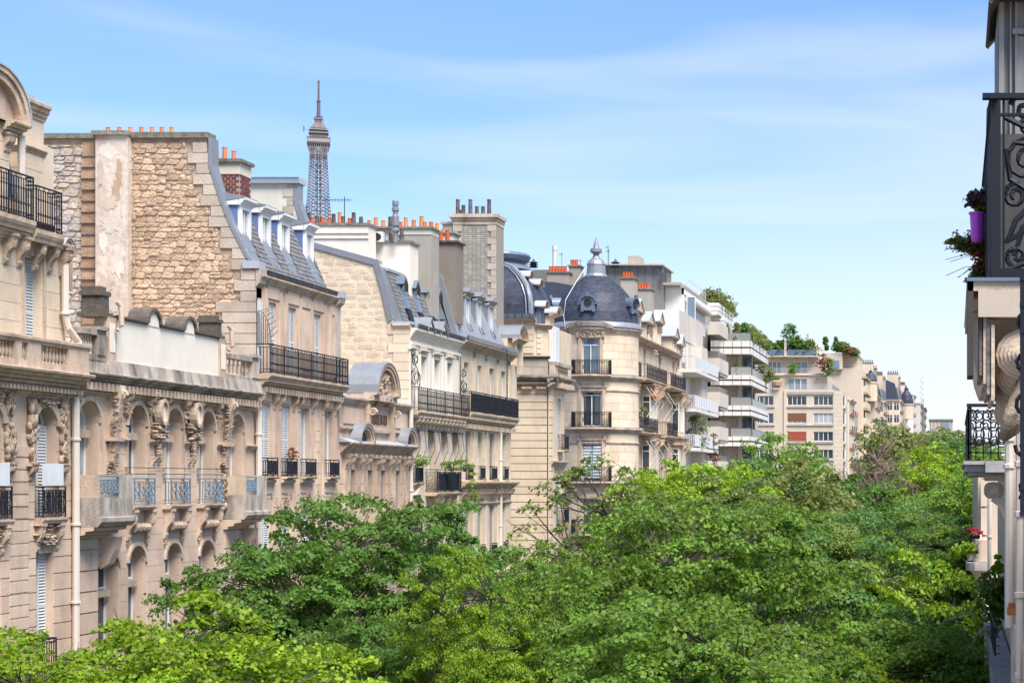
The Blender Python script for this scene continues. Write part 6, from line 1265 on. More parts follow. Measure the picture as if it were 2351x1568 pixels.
# ================================================================== building L: cream stepped block with wide windows
YL = 350.0; zl = lambda py: Zat(py, YL); xl = lambda px: Xat(px, YL); FLn = FRONT(YL)
Lb = thing('apartment_building', (xl(1830), YL, gz(YL)), 'cream stepped apartment block with wide windows, two red blinds and a planted roof terrace', 'building')
k_ = lambda zx, zy: (1722+.2563*zx, 746+.2563*zy)
xr = xl(1914)
rows = [(635, 722), (790, 885), (955, 1042), (1115, 1200)]
hl_ = []
for y0, y1 in rows:
    for a, c in ((335, 505), (568, 744), (40, 210)): hl_.append((xl(k_(a, 0)[0]), xl(k_(c, 0)[0]), zl(k_(0, y1)[1]), zl(k_(0, y0)[1])))
zt_ = zl(k_(0, 590)[1])
wl_ = wall(FLn, xl(1700), xl(1935), gz(YL)-1, zt_, hl_, Lb, LSTONE, th=.4); MB().box(FLn, xl(1700), xl(1935), -26, -.42, gz(YL)-1, zt_).build('body', LSTONE, Lb)
ashlar(FLn, xl(1915), xl(1935), CZ, zt_, [], wl_, LSTONE, ch=.8, ln=.9, pr=.03, gap=.04); MB().box(FLn, xl(1800), xl(1806), 0, .25, CZ-2, zt_+.2).build('pilaster', LSTONE, Lb)
RED = mat('red blind', (.40, .085, .05)); BRN = mat('brown blind', (.22, .10, .055))
for k, h in enumerate(hl_):
    window(FLn, *h, Lb, d=-.2, leaves=4, glass=[GLASS, GLASS, GLASS, CURT, CURT, GLASS, GLASS, GLASS, GLASS, GLASS, GLASS, GLASS][k], f=.09, sill=.12)
    if k in (3, 6): hh_ = h[3]-h[2]; bb = MB().box(FLn, h[0], h[1], -.12, -.06, h[2]+hh_*(.28 if k == 3 else .1), h[3]).build('blind', BRN if k == 3 else RED, Lb); pieces('slat', [fbox(FLn, h[0], h[1], -.06, -.03, h[2]+hh_*.3+q*.16, h[2]+hh_*.3+q*.16+.12) for q in range(int(hh_*.65/.16))], BRN if k == 3 else RED, bb)
for y0, y1 in rows:
    for q, (a, c) in enumerate(((318, 748), (0, 222))): cornice(FLn, xl(k_(a, 0)[0]), xl(k_(c, 0)[0]), zl(k_(0, y1+22)[1]), zl(k_(0, y1+8)[1]), .25, Lb, LSTONE, steps=2)
MB().box(FLn, xl(1800), xl(k_(750, 0)[0]), 0, .2, zl(k_(0, 622)[1]), zl(k_(0, 598)[1])).build('lintel_band', GREYR, Lb)
prev = zt_
for (yb, yt_, xe_, dy, wins_) in ((590, 445, 690, 2.0, ((146, 210), (343, 510))), (445, 292, 610, 4.0, ((158, 279), (345, 514)))):
    Y_ = YL+dy; X1_ = Xat(k_(xe_, 0)[0], Y_); zb_, zt2 = prev, Zat(k_(0, yt_)[1], Y_)
    hs2 = [(Xat(k_(a, 0)[0], Y_), Xat(k_(c, 0)[0], Y_), zb_+.1, zt2-.75) for a, c in wins_]
    wall(FRONT(Y_), xl(1700), X1_, zb_-.3, zt2, hs2, Lb, LSTONE, th=.4, name='upper_wall'); MB().box(FRONT(Y_), xl(1700), X1_, -22, -.42, zb_-.3, zt2).build('upper_body', LSTONE, Lb)
    for h in hs2: window(FRONT(Y_), *h, Lb, d=-.2, leaves=3, glass=GLASSB, f=.09)
    Yp = Y_-2.0; Xp = X1_+1.2; o = MB().box(FRONT(Yp), xl(1700), Xp, -20, 0, prev, prev+.25).build('terrace', LSTONE, Lb); b = MB()
    for q in range(5): z = prev+.35+q*.2; b.box(FRONT(Yp), xl(1725), Xp, -.04, 0, z, z+.05); b.box(LEFT(Xp), Yp, Yp+22, -.04, 0, z, z+.05)
    b.build('terrace_rail', BALG, o); MB().box(LEFT(Xp), Yp+.5, Yp+22, -.1, -.06, prev+.3, prev+1.3).build('glass_screen', ZINCD, o); cornice(FRONT(Y_), xl(1700), X1_+.3, zt2-.25, zt2, .3, Lb, LSTONE, steps=2)
    MB().lathe((Xat(k_(560 if xe_ == 610 else 600, 0)[0], Y_-.03), Y_-.03, (zb_+zt2)/2+.6), [(.09, 0), (.09, .18)], 8).build('wall_light', IRONG, Lb)
    prev = zt2
Yp = YL+2; zz = prev; MB().box(FRONT(Yp), xl(1700), Xat(k_(600, 0)[0], Yp), -20, 0, zz, zz+.2).build('roof_terrace', LSTONE, Lb); MB().box(FRONT(Yp), xl(1720), Xat(k_(575, 0)[0], Yp), -.05, 0, zz+.2, zz+1.35).build('glass_screen', ZINCD, Lb)
MB().box(FRONT(Yp), Xat(k_(306, 0)[0], Yp), Xat(k_(328, 0)[0], Yp), -1.5, .1, zz, Zat(k_(0, 140)[1], Yp)).build('flue', LSTONE, Lb); MB().box(FRONT(Yp+7), Xat(k_(505, 0)[0], Yp+7), Xat(k_(640, 0)[0], Yp+7), -8, 0, zz, Zat(k_(0, 160)[1], Yp+7)).build('stair_house', MODW, Lb)
MB().box(FRONT(Yp+7), Xat(k_(420, 0)[0], Yp+7), Xat(k_(505, 0)[0], Yp+7), -8, 0, zz, Zat(k_(0, 180)[1], Yp+7)).build('plant_house', GREYR, Lb)
c = MB().box(FRONT(Yp+8), Xat(k_(505, 0)[0], Yp+8), Xat(k_(522, 0)[0], Yp+8), -1, 0, zz, Zat(k_(0, 80)[1], Yp+8)).build('chimney', GREYST, Lb)
# side of L with bays
LS = LEFT(xl(1935)); b = MB()
for y0, y1 in rows+[(1275, 1360)]:
    z0_, z1_ = zl(k_(0, y1)[1]), zl(k_(0, y0)[1]); MB().box(LS, YL+1.2, YL+6, 0, .25, z0_, z1_).build('window', GLASS, Lb); MB().box(LS, YL+.6, YL+7, 0, .4, z0_-.5, z0_).build('sill', LSTONE, Lb)
    for q in (0, 1.5, 3.0): MB().box(LS, YL+1.2+q, YL+1.5+q, .25, .32, z0_, z1_).build('mullion', WFRAME, Lb)
# ================================================================== M: ornate slice and blank cream slab beyond
def block(label, px0, px1, ptop, Y, dep, m, roof=None, rows=6, fh=3.3, wins=None, front=None, side=3, rm=SLATE, cat='building', side_x=None, sm=None):
    t = thing('apartment_building', (Xat(px1, Y), Y, gz(Y)), label, cat); X0_, X1_ = Xat(px0, Y), Xat(px1, Y); z = Zat(ptop, Y); g_ = gz(Y)-1
    MB().box(FRONT(Y), X0_, X1_, -dep, 0, g_, z).build('walls', m, t); LL = LEFT(X1_)
    nS = side
    for r_ in range(rows):
        z0_ = z-(r_+1)*fh+.7
        if z0_ < g_: break
        for k in range(nS):
            s = Y+dep*(k+.5)/nS; o = MB().box(LL, s-.6, s+.6, -.0, .04, z0_, z0_+1.9).build('window', GLASS, t); MB().box(LL, s-.05, s+.05, .04, .08, z0_, z0_+1.9).box(LL, s-.6, s-.52, .04, .08, z0_, z0_+1.9).box(LL, s+.52, s+.6, .04, .08, z0_, z0_+1.9).build('frame', WFRAME, o); MB().box(LL, s-.9, s+.9, 0, .5, z0_-.25, z0_-.1).box(LL, s-.9, s+.9, .45, .5, z0_-.1, z0_+.7).build('balcony', IRON if (r_+k) % 2 else TRIM, t)
        MB().box(LL, Y, Y+dep, 0, .25, z0_-.45, z0_-.3).build('string_course', TRIM, t)
        if front:
            for k in range(front):
                s = X0_+(X1_-X0_)*(k+.5)/front; o = MB().box(FRONT(Y), s-.6, s+.6, 0, .04, z0_, z0_+1.9).build('window', GLASS, t); MB().box(FRONT(Y), s-.05, s+.05, .04, .08, z0_, z0_+1.9).box(FRONT(Y), s-.6, s+.6, .04, .08, z0_+1.3, z0_+1.38).build('frame', WFRAME, o)
    cornice(LL, Y, Y+dep, z-.5, z, .6, t, m, steps=3); cornice(FRONT(Y), X0_, X1_, z-.5, z, .3, t, m, steps=3)
    if roof:
        h = roof; MB().prism(LL, [(-.3, z), (-1.4, z+h*.8), (-4, z+h), (-(X1_-X0_), z+h), (-(X1_-X0_), z)], Y+.2, Y+dep-.2).build('roof', rm, t)
        for k in range(nS): s = Y+dep*(k+.5)/nS; o = MB().box(LL, s-.7, s+.7, -2.2, -.2, z+.2, z+h*.62).build('dormer', ZINC, t); MB().box(LL, s-.45, s+.45, -.2, -.15, z+.4, z+h*.55).build('window', GLASS, o)
        for q in range(2): Y_ = Y+dep*(.1+.8*q); c = stack(X0_+(X1_-X0_)*.35, X0_+(X1_-X0_)*.9, Y_, Y_+1.2, z+h*.5, z+h+1.6, t, GBRICK if q else CREAM, COPING, .15, .1); pots_n = 6; chimney_pots([X0_+(X1_-X0_)*(.4+.09*i) for i in range(6)], Y_+.6, z+h+1.7, c, POTR if q else POTD, .7, .16, 6)
    return t
t = block('narrow ornate stone house with tall pilasters beside the cream stepped block', 1936, 1950, 915, 366, 18, CREAM, None, 6, side=5)
t = block('small stone house with zinc roof below the blank cream slab', 1944, 1962, 990, 384, 16, CREAM, 2.0, 4, side=3, rm=ZINC)
Ym = 400.0; M_ = thing('apartment_building', (Xat(1978, Ym), Ym, gz(Ym)), 'tall blank cream end wall with a stack of window bays down its right side', 'building')
xm = lambda px: Xat(px, Ym); zm_ = lambda py: Zat(py, Ym)
MB().box(FRONT(Ym), xm(1900), xm(1978), -20, 0, gz(Ym)-1, zm_(845)).build('walls', LSTONE, M_)
MB().box(FRONT(Ym+2), xm(1895), xm(1970), -16, 0, zm_(845), zm_(816)).build('penthouse', LSTONE, M_); MB().box(FRONT(Ym+1), xm(1890), xm(1972), -17, 0, zm_(816), zm_(811)).build('roof_slab', LSTONE, M_); MB().box(FRONT(Ym-1), xm(1895), xm(1935), -12, 0, zm_(848), zm_(812)).build('penthouse', LSTONE, M_); MB().box(FRONT(Ym-1.05), xm(1907), xm(1928), -.2, .05, zm_(845), zm_(828)).build('window', GLASSB, M_)
LM = LEFT(xm(1978))
for k in range(9):
    z = zm_(868)-k*3.35; o = MB().box(LM, Ym+1, Ym+18, 0, 1.1, z-2.9, z-1.6).build('bay', LSTONE, M_); MB().box(LM, Ym+1.4, Ym+17.6, 0, .7, z-1.6, z).build('window', GLASS, o); MB().box(LM, Ym+1, Ym+18, 0, 1.2, z, z+.4).build('awning', mat('tan canvas', (.42, .3, .18)), o)
MB().box(FRONT(Ym+.5), xm(1978), xm(1982), -19, 0, gz(Ym)-1, zm_(872)).build('side_fin', LSTONE, M_)
# far Haussmann row climbing the hill
block('stone block with dark slate cupola just right of the blank cream slab', 1955, 2009, 905, 425, 26, CREAM, 5.5, 9, side=5)
t = block('far stone block with mansard and pediment facing the camera', 2000, 2028, 920, 470, 26, CREAM, 5.0, 7, side=4, front=2)
block('distant stone block with grey mansard between slate roofs', 2020, 2066, 918, 505, 26, CREAM, 5.5, 7, side=4, front=3)
block('distant narrow block with slate turret roof', 2060, 2079, 935, 545, 22, GREYST, 5.0, 6, side=3, front=1)
block('distant pale block below the scaffolding', 2078, 2097, 905, 590, 24, MODW, None, 7, side=3)
block('distant cream block near the end of the avenue', 2095, 2113, 925, 640, 30, MODC, None, 7, side=4)
block('farthest grey block of the left row', 2110, 2122, 935, 690, 40, DARKM, None, 7, side=4)
def turret(px, pb, pt, Y, r, label):
    t = thing('roof_turret', (Xat(px, Y), Y, Zat(pb, Y)), label, 'turret'); h = Zat(pt, Y)-Zat(pb, Y)
    MB().lathe((Xat(px, Y), Y, Zat(pb, Y)-4), [(r, 0), (r, 4), (r*1.1, 4), (r*1.1, 4.3)], 14).build('drum', CREAM, t); MB().lathe((Xat(px, Y), Y, Zat(pb, Y)), [(r*1.05, 0), (r*1.0, h*.25), (r*.8, h*.5), (r*.4, h*.7), (r*.25, h*.78), (r*.35, h*.82), (r*.15, h*.88), (.02, h)], 14).build('cupola', SLATE, t)
turret(1999, 880, 847, 424, 1.5, 'small slate cupola beside the blank cream slab')
turret(2081, 930, 885, 540, 2.0, 'pointed slate cupola with lantern near the end of the row')
t = thing('scaffolding', (Xat(2118, 660), 660, gz(660)), 'thin grey scaffolding tower at the end of the left row', 'scaffolding'); b = MB()
for px in (2112, 2116, 2120):
    for dy in (0, 2): b.tube([(Xat(px, 660), 660+dy, gz(660)), (Xat(px, 660), 660+dy, Zat(922-(px-2112), 660))], .08, 4)
for q in range(16): z = gz(660)+q*2; b.tube([(Xat(2112, 660), 660, z), (Xat(2120, 660), 660, z)], .06, 4); b.tube([(Xat(2112, 660), 660, z), (Xat(2120, 660), 660, z+2)], .05, 4)
b.build('frame', DARKM, t)
t = thing('office_building', (Xat(2160, 760), 760, gz(760)), 'low grey glazed building closing the far end of the avenue', 'building'); Y = 760
MB().box(FRONT(Y), Xat(2134, Y), Xat(2187, Y), -14, 0, gz(Y)-1, Zat(966, Y)).build('walls', GREYR, t); MB().box(FRONT(Y-.5), Xat(2132, Y), Xat(2188, Y), -15, 0, Zat(966, Y), Zat(962, Y)).build('roof', DARKM, t)
pieces('wall_panel', [fbox(FRONT(Y), Xat(2136+k*8, Y)+.1, Xat(2144+k*8, Y)-.1, 0, .2, Zat(985, Y), Zat(968, Y)) for k in range(6)], GREYST, t); MB().box(FRONT(Y), Xat(2162, Y), Xat(2180, Y), 0, .4, Zat(985, Y), Zat(970, Y)).build('window', GLASSB, t)
MB().box(FRONT(Y-2), Xat(2130, Y), Xat(2185, Y), -3, 0, gz(Y)-1, Zat(990, Y)).build('ledge_wall', GREYR, t)

# ================================================================== the lattice tower on the skyline
YT = 1615.0; XT = Xat(731.5, YT); zT0 = Zat(325, YT)-276
TW = thing('iron_lattice_tower', (XT, YT, 0), 'tall brown iron lattice tower with viewing platform and antenna on the skyline', 'tower')
ROT = math.radians(18)
def tp(x, y, z): return (XT+x*math.cos(ROT)-y*math.sin(ROT), YT+x*math.sin(ROT)+y*math.cos(ROT), z)
hw_tab = [(0, 62), (57, 35), (115, 20), (160, 14.2), (196, 11.2), (230, 8.8), (258, 7.3), (268, 7.0)]
def hw(z):
    for (a, p), (c, q) in zip(hw_tab, hw_tab[1:]):
        if a <= z <= c: return p+(q-p)*(z-a)/(c-a)
    return 7.0
lv = [0, 20, 40, 57, 75, 95, 115]; z = 115
while z < 262: z += max(5.2, hw(z)*.62); lv.append(min(z, 264))
lv += [268, 272]
chord = MB(); brc = MB(); core = MB()
for sx in (-1, 1):
    for sy in (-1, 1):
        for ix in (1, .38):
            for iy in (1, .38):
                r_ = .45 if ix == 1 and iy == 1 else .34
                chord.tube([tp(sx*hw(z)*ix, sy*hw(z)*iy, zT0+z) for z in lv], r_, 4)
for z0_, z1_ in zip(lv, lv[1:]):
    a, c = hw(z0_), hw(z1_)
    for k in range(4):
        def pt(t, h_, z_):       # t -1..1 along the face
            x, y = [(t*h_, -h_), (h_, t*h_), (-t*h_, h_), (-h_, -t*h_)][k]; return tp(x, y, zT0+z_)
        for t0, t1 in ((-1, -.38), (.38, 1)):
            for sub in (0, 1):
                za, zb_ = z0_+(z1_-z0_)*sub/2, z0_+(z1_-z0_)*(sub+1)/2; ha_, hb_ = hw(za), hw(zb_)
                brc.tube([pt(t0, ha_, za), pt(t1, hb_, zb_)], .24, 3); brc.tube([pt(t1, ha_, za), pt(t0, hb_, zb_)], .24, 3); brc.tube([pt(t0, ha_, za), pt(t1, ha_, za)], .22, 3)
        if z0_ > 100: core.tube([pt(-.38, a, z0_), pt(.38, c, z1_)], .3, 3); core.tube([pt(.38, a, z0_), pt(-.38, c, z1_)], .3, 3); core.tube([pt(-.38, a, z0_), pt(.38, a, z0_)], .45, 3)
for s in (-1, 1): core.box(Fr(XT, YT, math.cos(ROT), math.sin(ROT)), s*1.2-.5, s*1.2+.5, -1, 1, zT0+110, zT0+268)
chord.build('chord', TOWERL, TW); brc.build('bracing', TOWERM, TW); core.build('lift_shaft', TOWERM, TW)
FT = Fr(XT, YT, math.cos(ROT), math.sin(ROT))
for z0_, z1_, h_ in ((55, 63, 37), (113, 120, 21)): MB().box(FT, -h_, h_, -h_, h_, zT0+z0_, zT0+z1_).build('platform', TOWERM, TW)
def fr4(h0, h1, z0_, z1_): 
    b = MB(); i = [tp(x*h0, y*h0, zT0+z0_) for x, y in ((-1, -1), (1, -1), (1, 1), (-1, 1))]; j = [tp(x*h1, y*h1, zT0+z1_) for x, y in ((-1, -1), (1, -1), (1, 1), (-1, 1))]
    b.q(*i); b.q(*j)
    for k in range(4): b.q(i[k], i[(k+1) % 4], j[(k+1) % 4], j[k])
    return b
fr4(9.0, 9.2, 273, 278).build('viewing_platform', TOWERL, TW); fr4(9.4, 9.4, 273.6, 274.2).build('platform_band', TOWERM, TW); fr4(9.5, 9.5, 277.6, 278).build('platform_rail', TOWERM, TW)
b = MB()
for k in range(4):
    for t in [i/5-1 for i in range(11)]:
        x, y = [(t, -1), (1, t), (-t, 1), (-1, -t)][k]; b.tube([tp(x*6.9, y*6.9, zT0+254), tp(x*7.1, y*7.1, zT0+266), tp(x*8.9, y*8.9, zT0+273)], .25, 3); b.tube([tp(x*9.3, y*9.3, zT0+278), tp(x*9.3, y*9.3, zT0+280)], .15, 3)
b.build('flared_bracket', TOWERL, TW); fr4(6.9, 6.9, 262.5, 264).build('girder_band', TOWERM, TW)
fr4(7.0, 7.0, 278, 282).build('cabin', TOWERM, TW); fr4(8.0, 8.0, 282, 282.6).build('cabin_roof', TOWERL, TW); fr4(6.6, 6.4, 282.6, 286.5).build('cabin', TOWERM, TW); fr4(7.5, 7.5, 284.8, 285.3).build('gallery', TOWERL, TW)
fr4(6.4, 3.4, 286.5, 291.5).build('dome', TOWERM, TW); fr4(2.9, 2.5, 291.5, 295).build('lantern', TOWERM, TW); fr4(3.2, 3.2, 294.6, 295.4).build('gallery', TOWERL, TW)
b = MB(); rd = random.Random(4)
for k in range(70): a = rd.uniform(0, 2*PI); z = rd.uniform(279, 296); r0 = rd.uniform(3, 7.8 if z < 287 else 4); b.tube([tp(r0*math.cos(a), r0*math.sin(a), zT0+z), tp(r0*math.cos(a)*1.1, r0*math.sin(a)*1.1, zT0+z+rd.uniform(1, 2.5))], .22, 3)
b.tube([tp(-12, -4, zT0+285), tp(-6, -2, zT0+285)], .2, 3).box(FT, -12.3, -11.4, 3.5, 4.3, zT0+283, zT0+287.5).build('aerials', TOWERM, TW, kind='stuff')
b = MB(); b.lathe((XT, YT, zT0+295), [(2.0, 0), (2.0, 1.2), (2.8, 1.3), (2.8, 2), (1.6, 2.3), (1.4, 14.6), (1.9, 14.8), (1.9, 15.4), (.9, 15.7), (.75, 32), (.9, 32.3), (.4, 33)], 8)
for z in range(298, 327, 2): b.tube([tp(-1.8 if z < 310 else -1.0, 0, zT0+z), tp(1.8 if z < 310 else 1.0, 0, zT0+z+1)], .3, 3)
b.tube([tp(-2.2, 0, zT0+326), tp(2.2, 0, zT0+326)], .3, 3).build('antenna_mast', TOWERM, TW)
# ================================================================== trees
def leaf_mesh(name, clusters, per, size, seed, flat=.35, crad=.75, droop=.25):
    """clusters: array of centres; every leaf is a folded pointed face"""
    rg = np.random.default_rng(seed); n = len(clusters); C_ = np.repeat(clusters, per, axis=0); m = len(C_)
    rr = np.repeat(rg.uniform(.6, 1.25, n)*crad, per)
    th = rg.uniform(0, 2*np.pi, m); rad = np.sqrt(rg.uniform(0, 1, m))*rr
    off = np.stack([rad*np.cos(th), rad*np.sin(th), rg.normal(0, flat*.5, m)*rr-droop*(rad/rr)**2*rr], 1)
    tilt = np.repeat(rg.normal(0, .22, (n, 2)), per, axis=0); off[:, 2] += off[:, 0]*tilt[:, 0]+off[:, 1]*tilt[:, 1]
    P_ = C_+off
    nrm = np.stack([.55*np.cos(th)*rad/rr, .55*np.sin(th)*rad/rr, np.full(m, .8)], 1)+rg.normal(0, .42, (m, 3)); nrm /= np.linalg.norm(nrm, axis=1, keepdims=True)
    d = np.stack([np.cos(th), np.sin(th), np.full(m, -.35)], 1)+rg.normal(0, .6, (m, 3)); d -= nrm*np.sum(d*nrm, 1, keepdims=True); d /= np.linalg.norm(d, axis=1, keepdims=True)
    s_ = np.cross(nrm, d); L_ = (size*rg.uniform(.7, 1.35, m))[:, None]; W_ = L_*.42
    fold = nrm*L_*.12
    v = np.stack([P_-d*L_*.5, P_+s_*W_-fold+d*L_*.05, P_+d*L_*.5-fold, P_-s_*W_-fold+d*L_*.05], 1).reshape(-1, 3)
    me = bpy.data.meshes.new(name); me.vertices.add(4*m); me.vertices.foreach_set('co', v.astype(np.float32).ravel())
    idx = np.arange(m)*4; fc = np.stack([idx, idx+1, idx+2, idx, idx+2, idx+3], 1).ravel()
    me.loops.add(6*m); me.loops.foreach_set('vertex_index', fc.astype(np.int32)); me.polygons.add(2*m)
    me.polygons.foreach_set('loop_start', np.arange(2*m, dtype=np.int32)*3); me.update(calc_edges=True)
    cv = np.repeat(rg.uniform(0, .7, n), per)*.6+rg.uniform(0, .45, m); at = me.attributes.new('var', 'FLOAT', 'FACE'); at.data.foreach_set('value', np.repeat(cv*.93, 2).astype(np.float32))
    return me
def crown_points(R_, H_, n, seed, top=1.0, gap=.75, bias=.55):
    """cluster centres: irregular lobes, kept apart, mostly near the outside"""
    rd = random.Random(seed); lobes = []
    for k in range(9): a = 2*PI*k/9*2.4+rd.uniform(-.5, .5); e = rd.uniform(-.4, 1.0); lobes.append((math.cos(a)*math.cos(e), math.sin(a)*math.cos(e), math.sin(e), rd.uniform(.14, .34)))
    pts = []; tries = 0
    while len(pts) < n and tries < n*60:
        tries += 1; a = rd.uniform(0, 2*PI); z = rd.uniform(-.75, 1); c_ = math.sqrt(max(0, 1-z*z)); dx, dy, dz_ = c_*math.cos(a), c_*math.sin(a), z
        f = 1.0-.12*rd.random()
        for lx, ly, lz, w_ in lobes:
            dt = dx*lx+dy*ly+dz_*lz
            if dt > .6: f += w_*(dt-.6)/.4
        f *= .83; r_ = rd.random()**bias
        if r_ < .35: continue
        p = (dx*R_*f*r_, dy*R_*f*r_, dz_*H_*f*r_*(1 if z > 0 else .9))
        if all((p[0]-q[0])**2+(p[1]-q[1])**2+((p[2]-q[2])*1.5)**2 > gap*gap*rd.uniform(.5, 1) for q in pts): pts.append(p)
    return pts
def branch_mesh(name, pts, R_, H_, th_, seed, limbs=8, m=None, tr=.22, twig=.012):
    """trunk from z=-th_ (ground) up into the crown centred at the origin"""
    rd = random.Random(seed); b = MB(); top = (rd.uniform(-.3, .3), rd.uniform(-.3, .3), H_*.7); base = (0, 0, -th_)
    tk = [Vector((top[0]*t**2+.12*math.sin(5*t), top[1]*t**2+.1*math.cos(4*t), -th_+(top[2]+th_)*t)) for t in [i/8 for i in range(9)]]; b.tube(tk, tr, 7, r2=tr*.15)
    nodes = [(p, .0) for p in tk[3:]]; lim = []
    for k in range(limbs):
        a = 2*PI*k/limbs+rd.uniform(-.3, .3); s = Vector((0, 0, -H_*.75+rd.uniform(0, H_*.9))); e = Vector((math.cos(a)*R_*rd.uniform(.5, .75), math.sin(a)*R_*rd.uniform(.5, .75), s.z+R_*rd.uniform(.35, .75)))
        mid = (s+e)/2+Vector((rd.uniform(-.4, .4), rd.uniform(-.4, .4), rd.uniform(-.5, -.1))); pl = [s, (s*.6+mid*.4)+Vector((0, 0, -.05)), mid, (mid+e)/2+Vector((0, 0, .12)), e]
        b.tube(pl, tr*.42, 5, r2=tr*.1); lim += pl[1:]
    allp = lim+tk[4:]
    for p in pts:
        p = Vector(p); q = min(allp, key=lambda w_: (w_-p).length+ (0.6 if w_.z > p.z else 0)); md = (p+q)/2+Vector((rd.uniform(-.15, .15), rd.uniform(-.15, .15), rd.uniform(-.25, .0)))
        b.tube([q, md, p], twig*2.6, 3, r2=twig*.7)
        for _ in range(2): e = p+Vector((rd.uniform(-.6, .6), rd.uniform(-.6, .6), rd.uniform(-.1, .5))); b.tube([md if _ else p, e], twig, 3, r2=twig*.4)
    me = raw_mesh(name, b.v, b.f, m or BARK); return me
KINDS = {}
def kind(key, R_, H_, n, per, size, seed, th_, gap=.8, crad=.75, twig=.012, flat=.35, limbs=8, tr=.22):
    pts = crown_points(R_, H_, n, seed, gap=gap)
    lm_ = leaf_mesh('crown', np.array(pts), per, size, seed, crad=crad, flat=flat) if per else None
    if lm_: lm_.materials.append(LF['green'])
    KINDS[key] = (lm_, branch_mesh('trunk', pts, R_, H_, th_, seed, limbs, tr=tr, twig=twig), H_, th_)
kind('near1', 5.0, 5.4, 400, 280, .128, 11, 12, gap=.82, crad=.72, flat=.24)
kind('near2', 4.6, 5.2, 370, 270, .124, 23, 12, gap=.82, crad=.7, flat=.24)
kind('near3', 4.3, 5.6, 330, 260, .124, 37, 12, gap=.86, crad=.68, flat=.24)
kind('mid1', 5.0, 5.4, 300, 110, .21, 41, 12, gap=.9, crad=.8)
kind('mid2', 4.6, 5.6, 280, 105, .21, 53, 12, gap=.9, crad=.8)
kind('far1', 4.8, 5.2, 170, 60, .38, 61, 12, gap=1.2, crad=1.1)
kind('sparse', 3.8, 5.0, 170, 60, .17, 71, 12, gap=.8, crad=.55, twig=.02, tr=.2)
kind('bare', 4.6, 6.0, 420, 0, .2, 83, 12, gap=.6, twig=.03, tr=.3, limbs=14)
def tree(x, y, top, kd, lm, label, sc_=1.0, rot=0, zs=1.0, bark=None, group='trees along the avenue'):
    cm, bm, H_, th_ = KINDS[kd]; g_ = gz(y); zc = CZ+top-H_*sc_*zs*1.08
    t = thing('street_tree', (x, y, g_), label, 'tree', group)
    for nm, me, mm in (('trunk', bm, bark or BARK), ('crown', cm, lm)):
        if me is None: continue
        o = bpy.data.objects.new(nm, me); col.objects.link(o); o.parent = t; o.location = (0, 0, zc-g_); o.rotation_euler = (0, 0, rot); o.scale = (sc_, sc_, sc_*zs)
        o.material_slots[0].link = 'OBJECT'; o.material_slots[0].material = mm
    if zc-th_*sc_*zs > g_+.05: MB().tube([(x, y, g_), (x, y, zc-th_*sc_*zs+.6)], .25*sc_, 7).build('trunk', BARK, t)
    return t
def tp_(px, X=None, Y=None):   # tree foot from pixel and side distance or depth
    return (X, Yat(px, X)) if X is not None else (Xat(px, Y), Y)
def T_(px, ptop, Y, kd, lm, label, sc_=1, rot=0, zs=1, bark=None): return tree(Xat(px, Y), Y, (PY-ptop)*Y/F, kd, LF[lm] if lm else None, label, sc_, rot, zs, bark)
T_(330, 1335, 41, 'near2', 'bright', 'bright green leafy tree in the bottom left corner of the view', 1.0, .4)
T_(60, 1400, 39, 'near1', 'bright', 'bright green tree cut off by the bottom left edge', .8, 2.2)
T_(560, 1455, 40, 'near1', 'bright', 'low bright green crown between the left tree and the dark green tree', .8, 1.0)
T_(800, 1105, 55, 'near1', 'dark', 'tall dark green tree in front of the low mansion with zinc hoods', .86, .3, 1.15)
T_(640, 1225, 54, 'near2', 'dark', 'dark green side crown left of the tallest dark tree', .62, 2.0, 1.3)
T_(870, 1350, 50, 'near2', 'dark', 'dark green crown right of the tall dark tree', .56, 3.0, 1.3)
T_(1115, 1235, 48, 'near3', 'lime', 'lime yellow tree in front of the house with zinc mansard', .45, 1.5, 1.6)
T_(1120, 1390, 43, 'near2', 'lime', 'low lime crown just below the lime yellow tree', .36, .5, 1.5)
T_(1230, 1236, 62, 'near2', 'green', 'slender green treetop before the rusticated corner block', .45, .5, 1.4)
T_(1400, 1070, 84, 'sparse', 'pale', 'thin leaved tree with visible branches in front of the round tower', 1.15, 1.2)
T_(1310, 1300, 78, 'near3', 'green', 'green crown at the foot of the round tower', .9, 2.1)
T_(1550, 1110, 48, 'near1', 'green', 'large green tree in the middle of the view', .85, .2, 1.2)
T_(1430, 1320, 44, 'near2', 'green', 'mid green crown at the bottom centre left of the largest tree', .6, 4.2, 1.2)
T_(1700, 1330, 38, 'near1', 'green', 'nearest green tree at bottom right centre with dark boughs', .82, 1.9)
T_(1500, 1450, 36, 'near2', 'green', 'low near green crown at the bottom centre', .62, 5.0)
T_(1870, 1200, 54, 'near2', 'cool', 'cool green tree right of the largest tree', 1.0, .8)
T_(2010, 1380, 46, 'near1', 'green', 'full green crown at the bottom right', .85, 3.4)
T_(2150, 1225, 56, 'near3', 'lime', 'vivid lime tree beside the right hand balconies', .95, 2.6, 1.25)
T_(2165, 1420, 44, 'near2', 'bright', 'yellow green crown at the bottom right beside the wall', .62, 2.0)
T_(1890, 1470, 34, 'near3', 'green', 'small green crown touching the bottom edge right of centre', .7, 1.1)
T_(1600, 1005, 96, 'mid1', 'bright', 'bright green tree under the white modern block', .95, .9)
T_(1700, 1075, 80, 'near2', 'pale', 'pale green tree in the middle distance', .95, 1.7)
T_(1790, 985, 140, 'mid2', 'green', 'rich green tree between the banded block and the cream block', 1.0, 2.9)
T_(1810, 1040, 100, 'mid2', 'olive', 'olive tinted young tree in the middle distance', 1.0, 3.9)
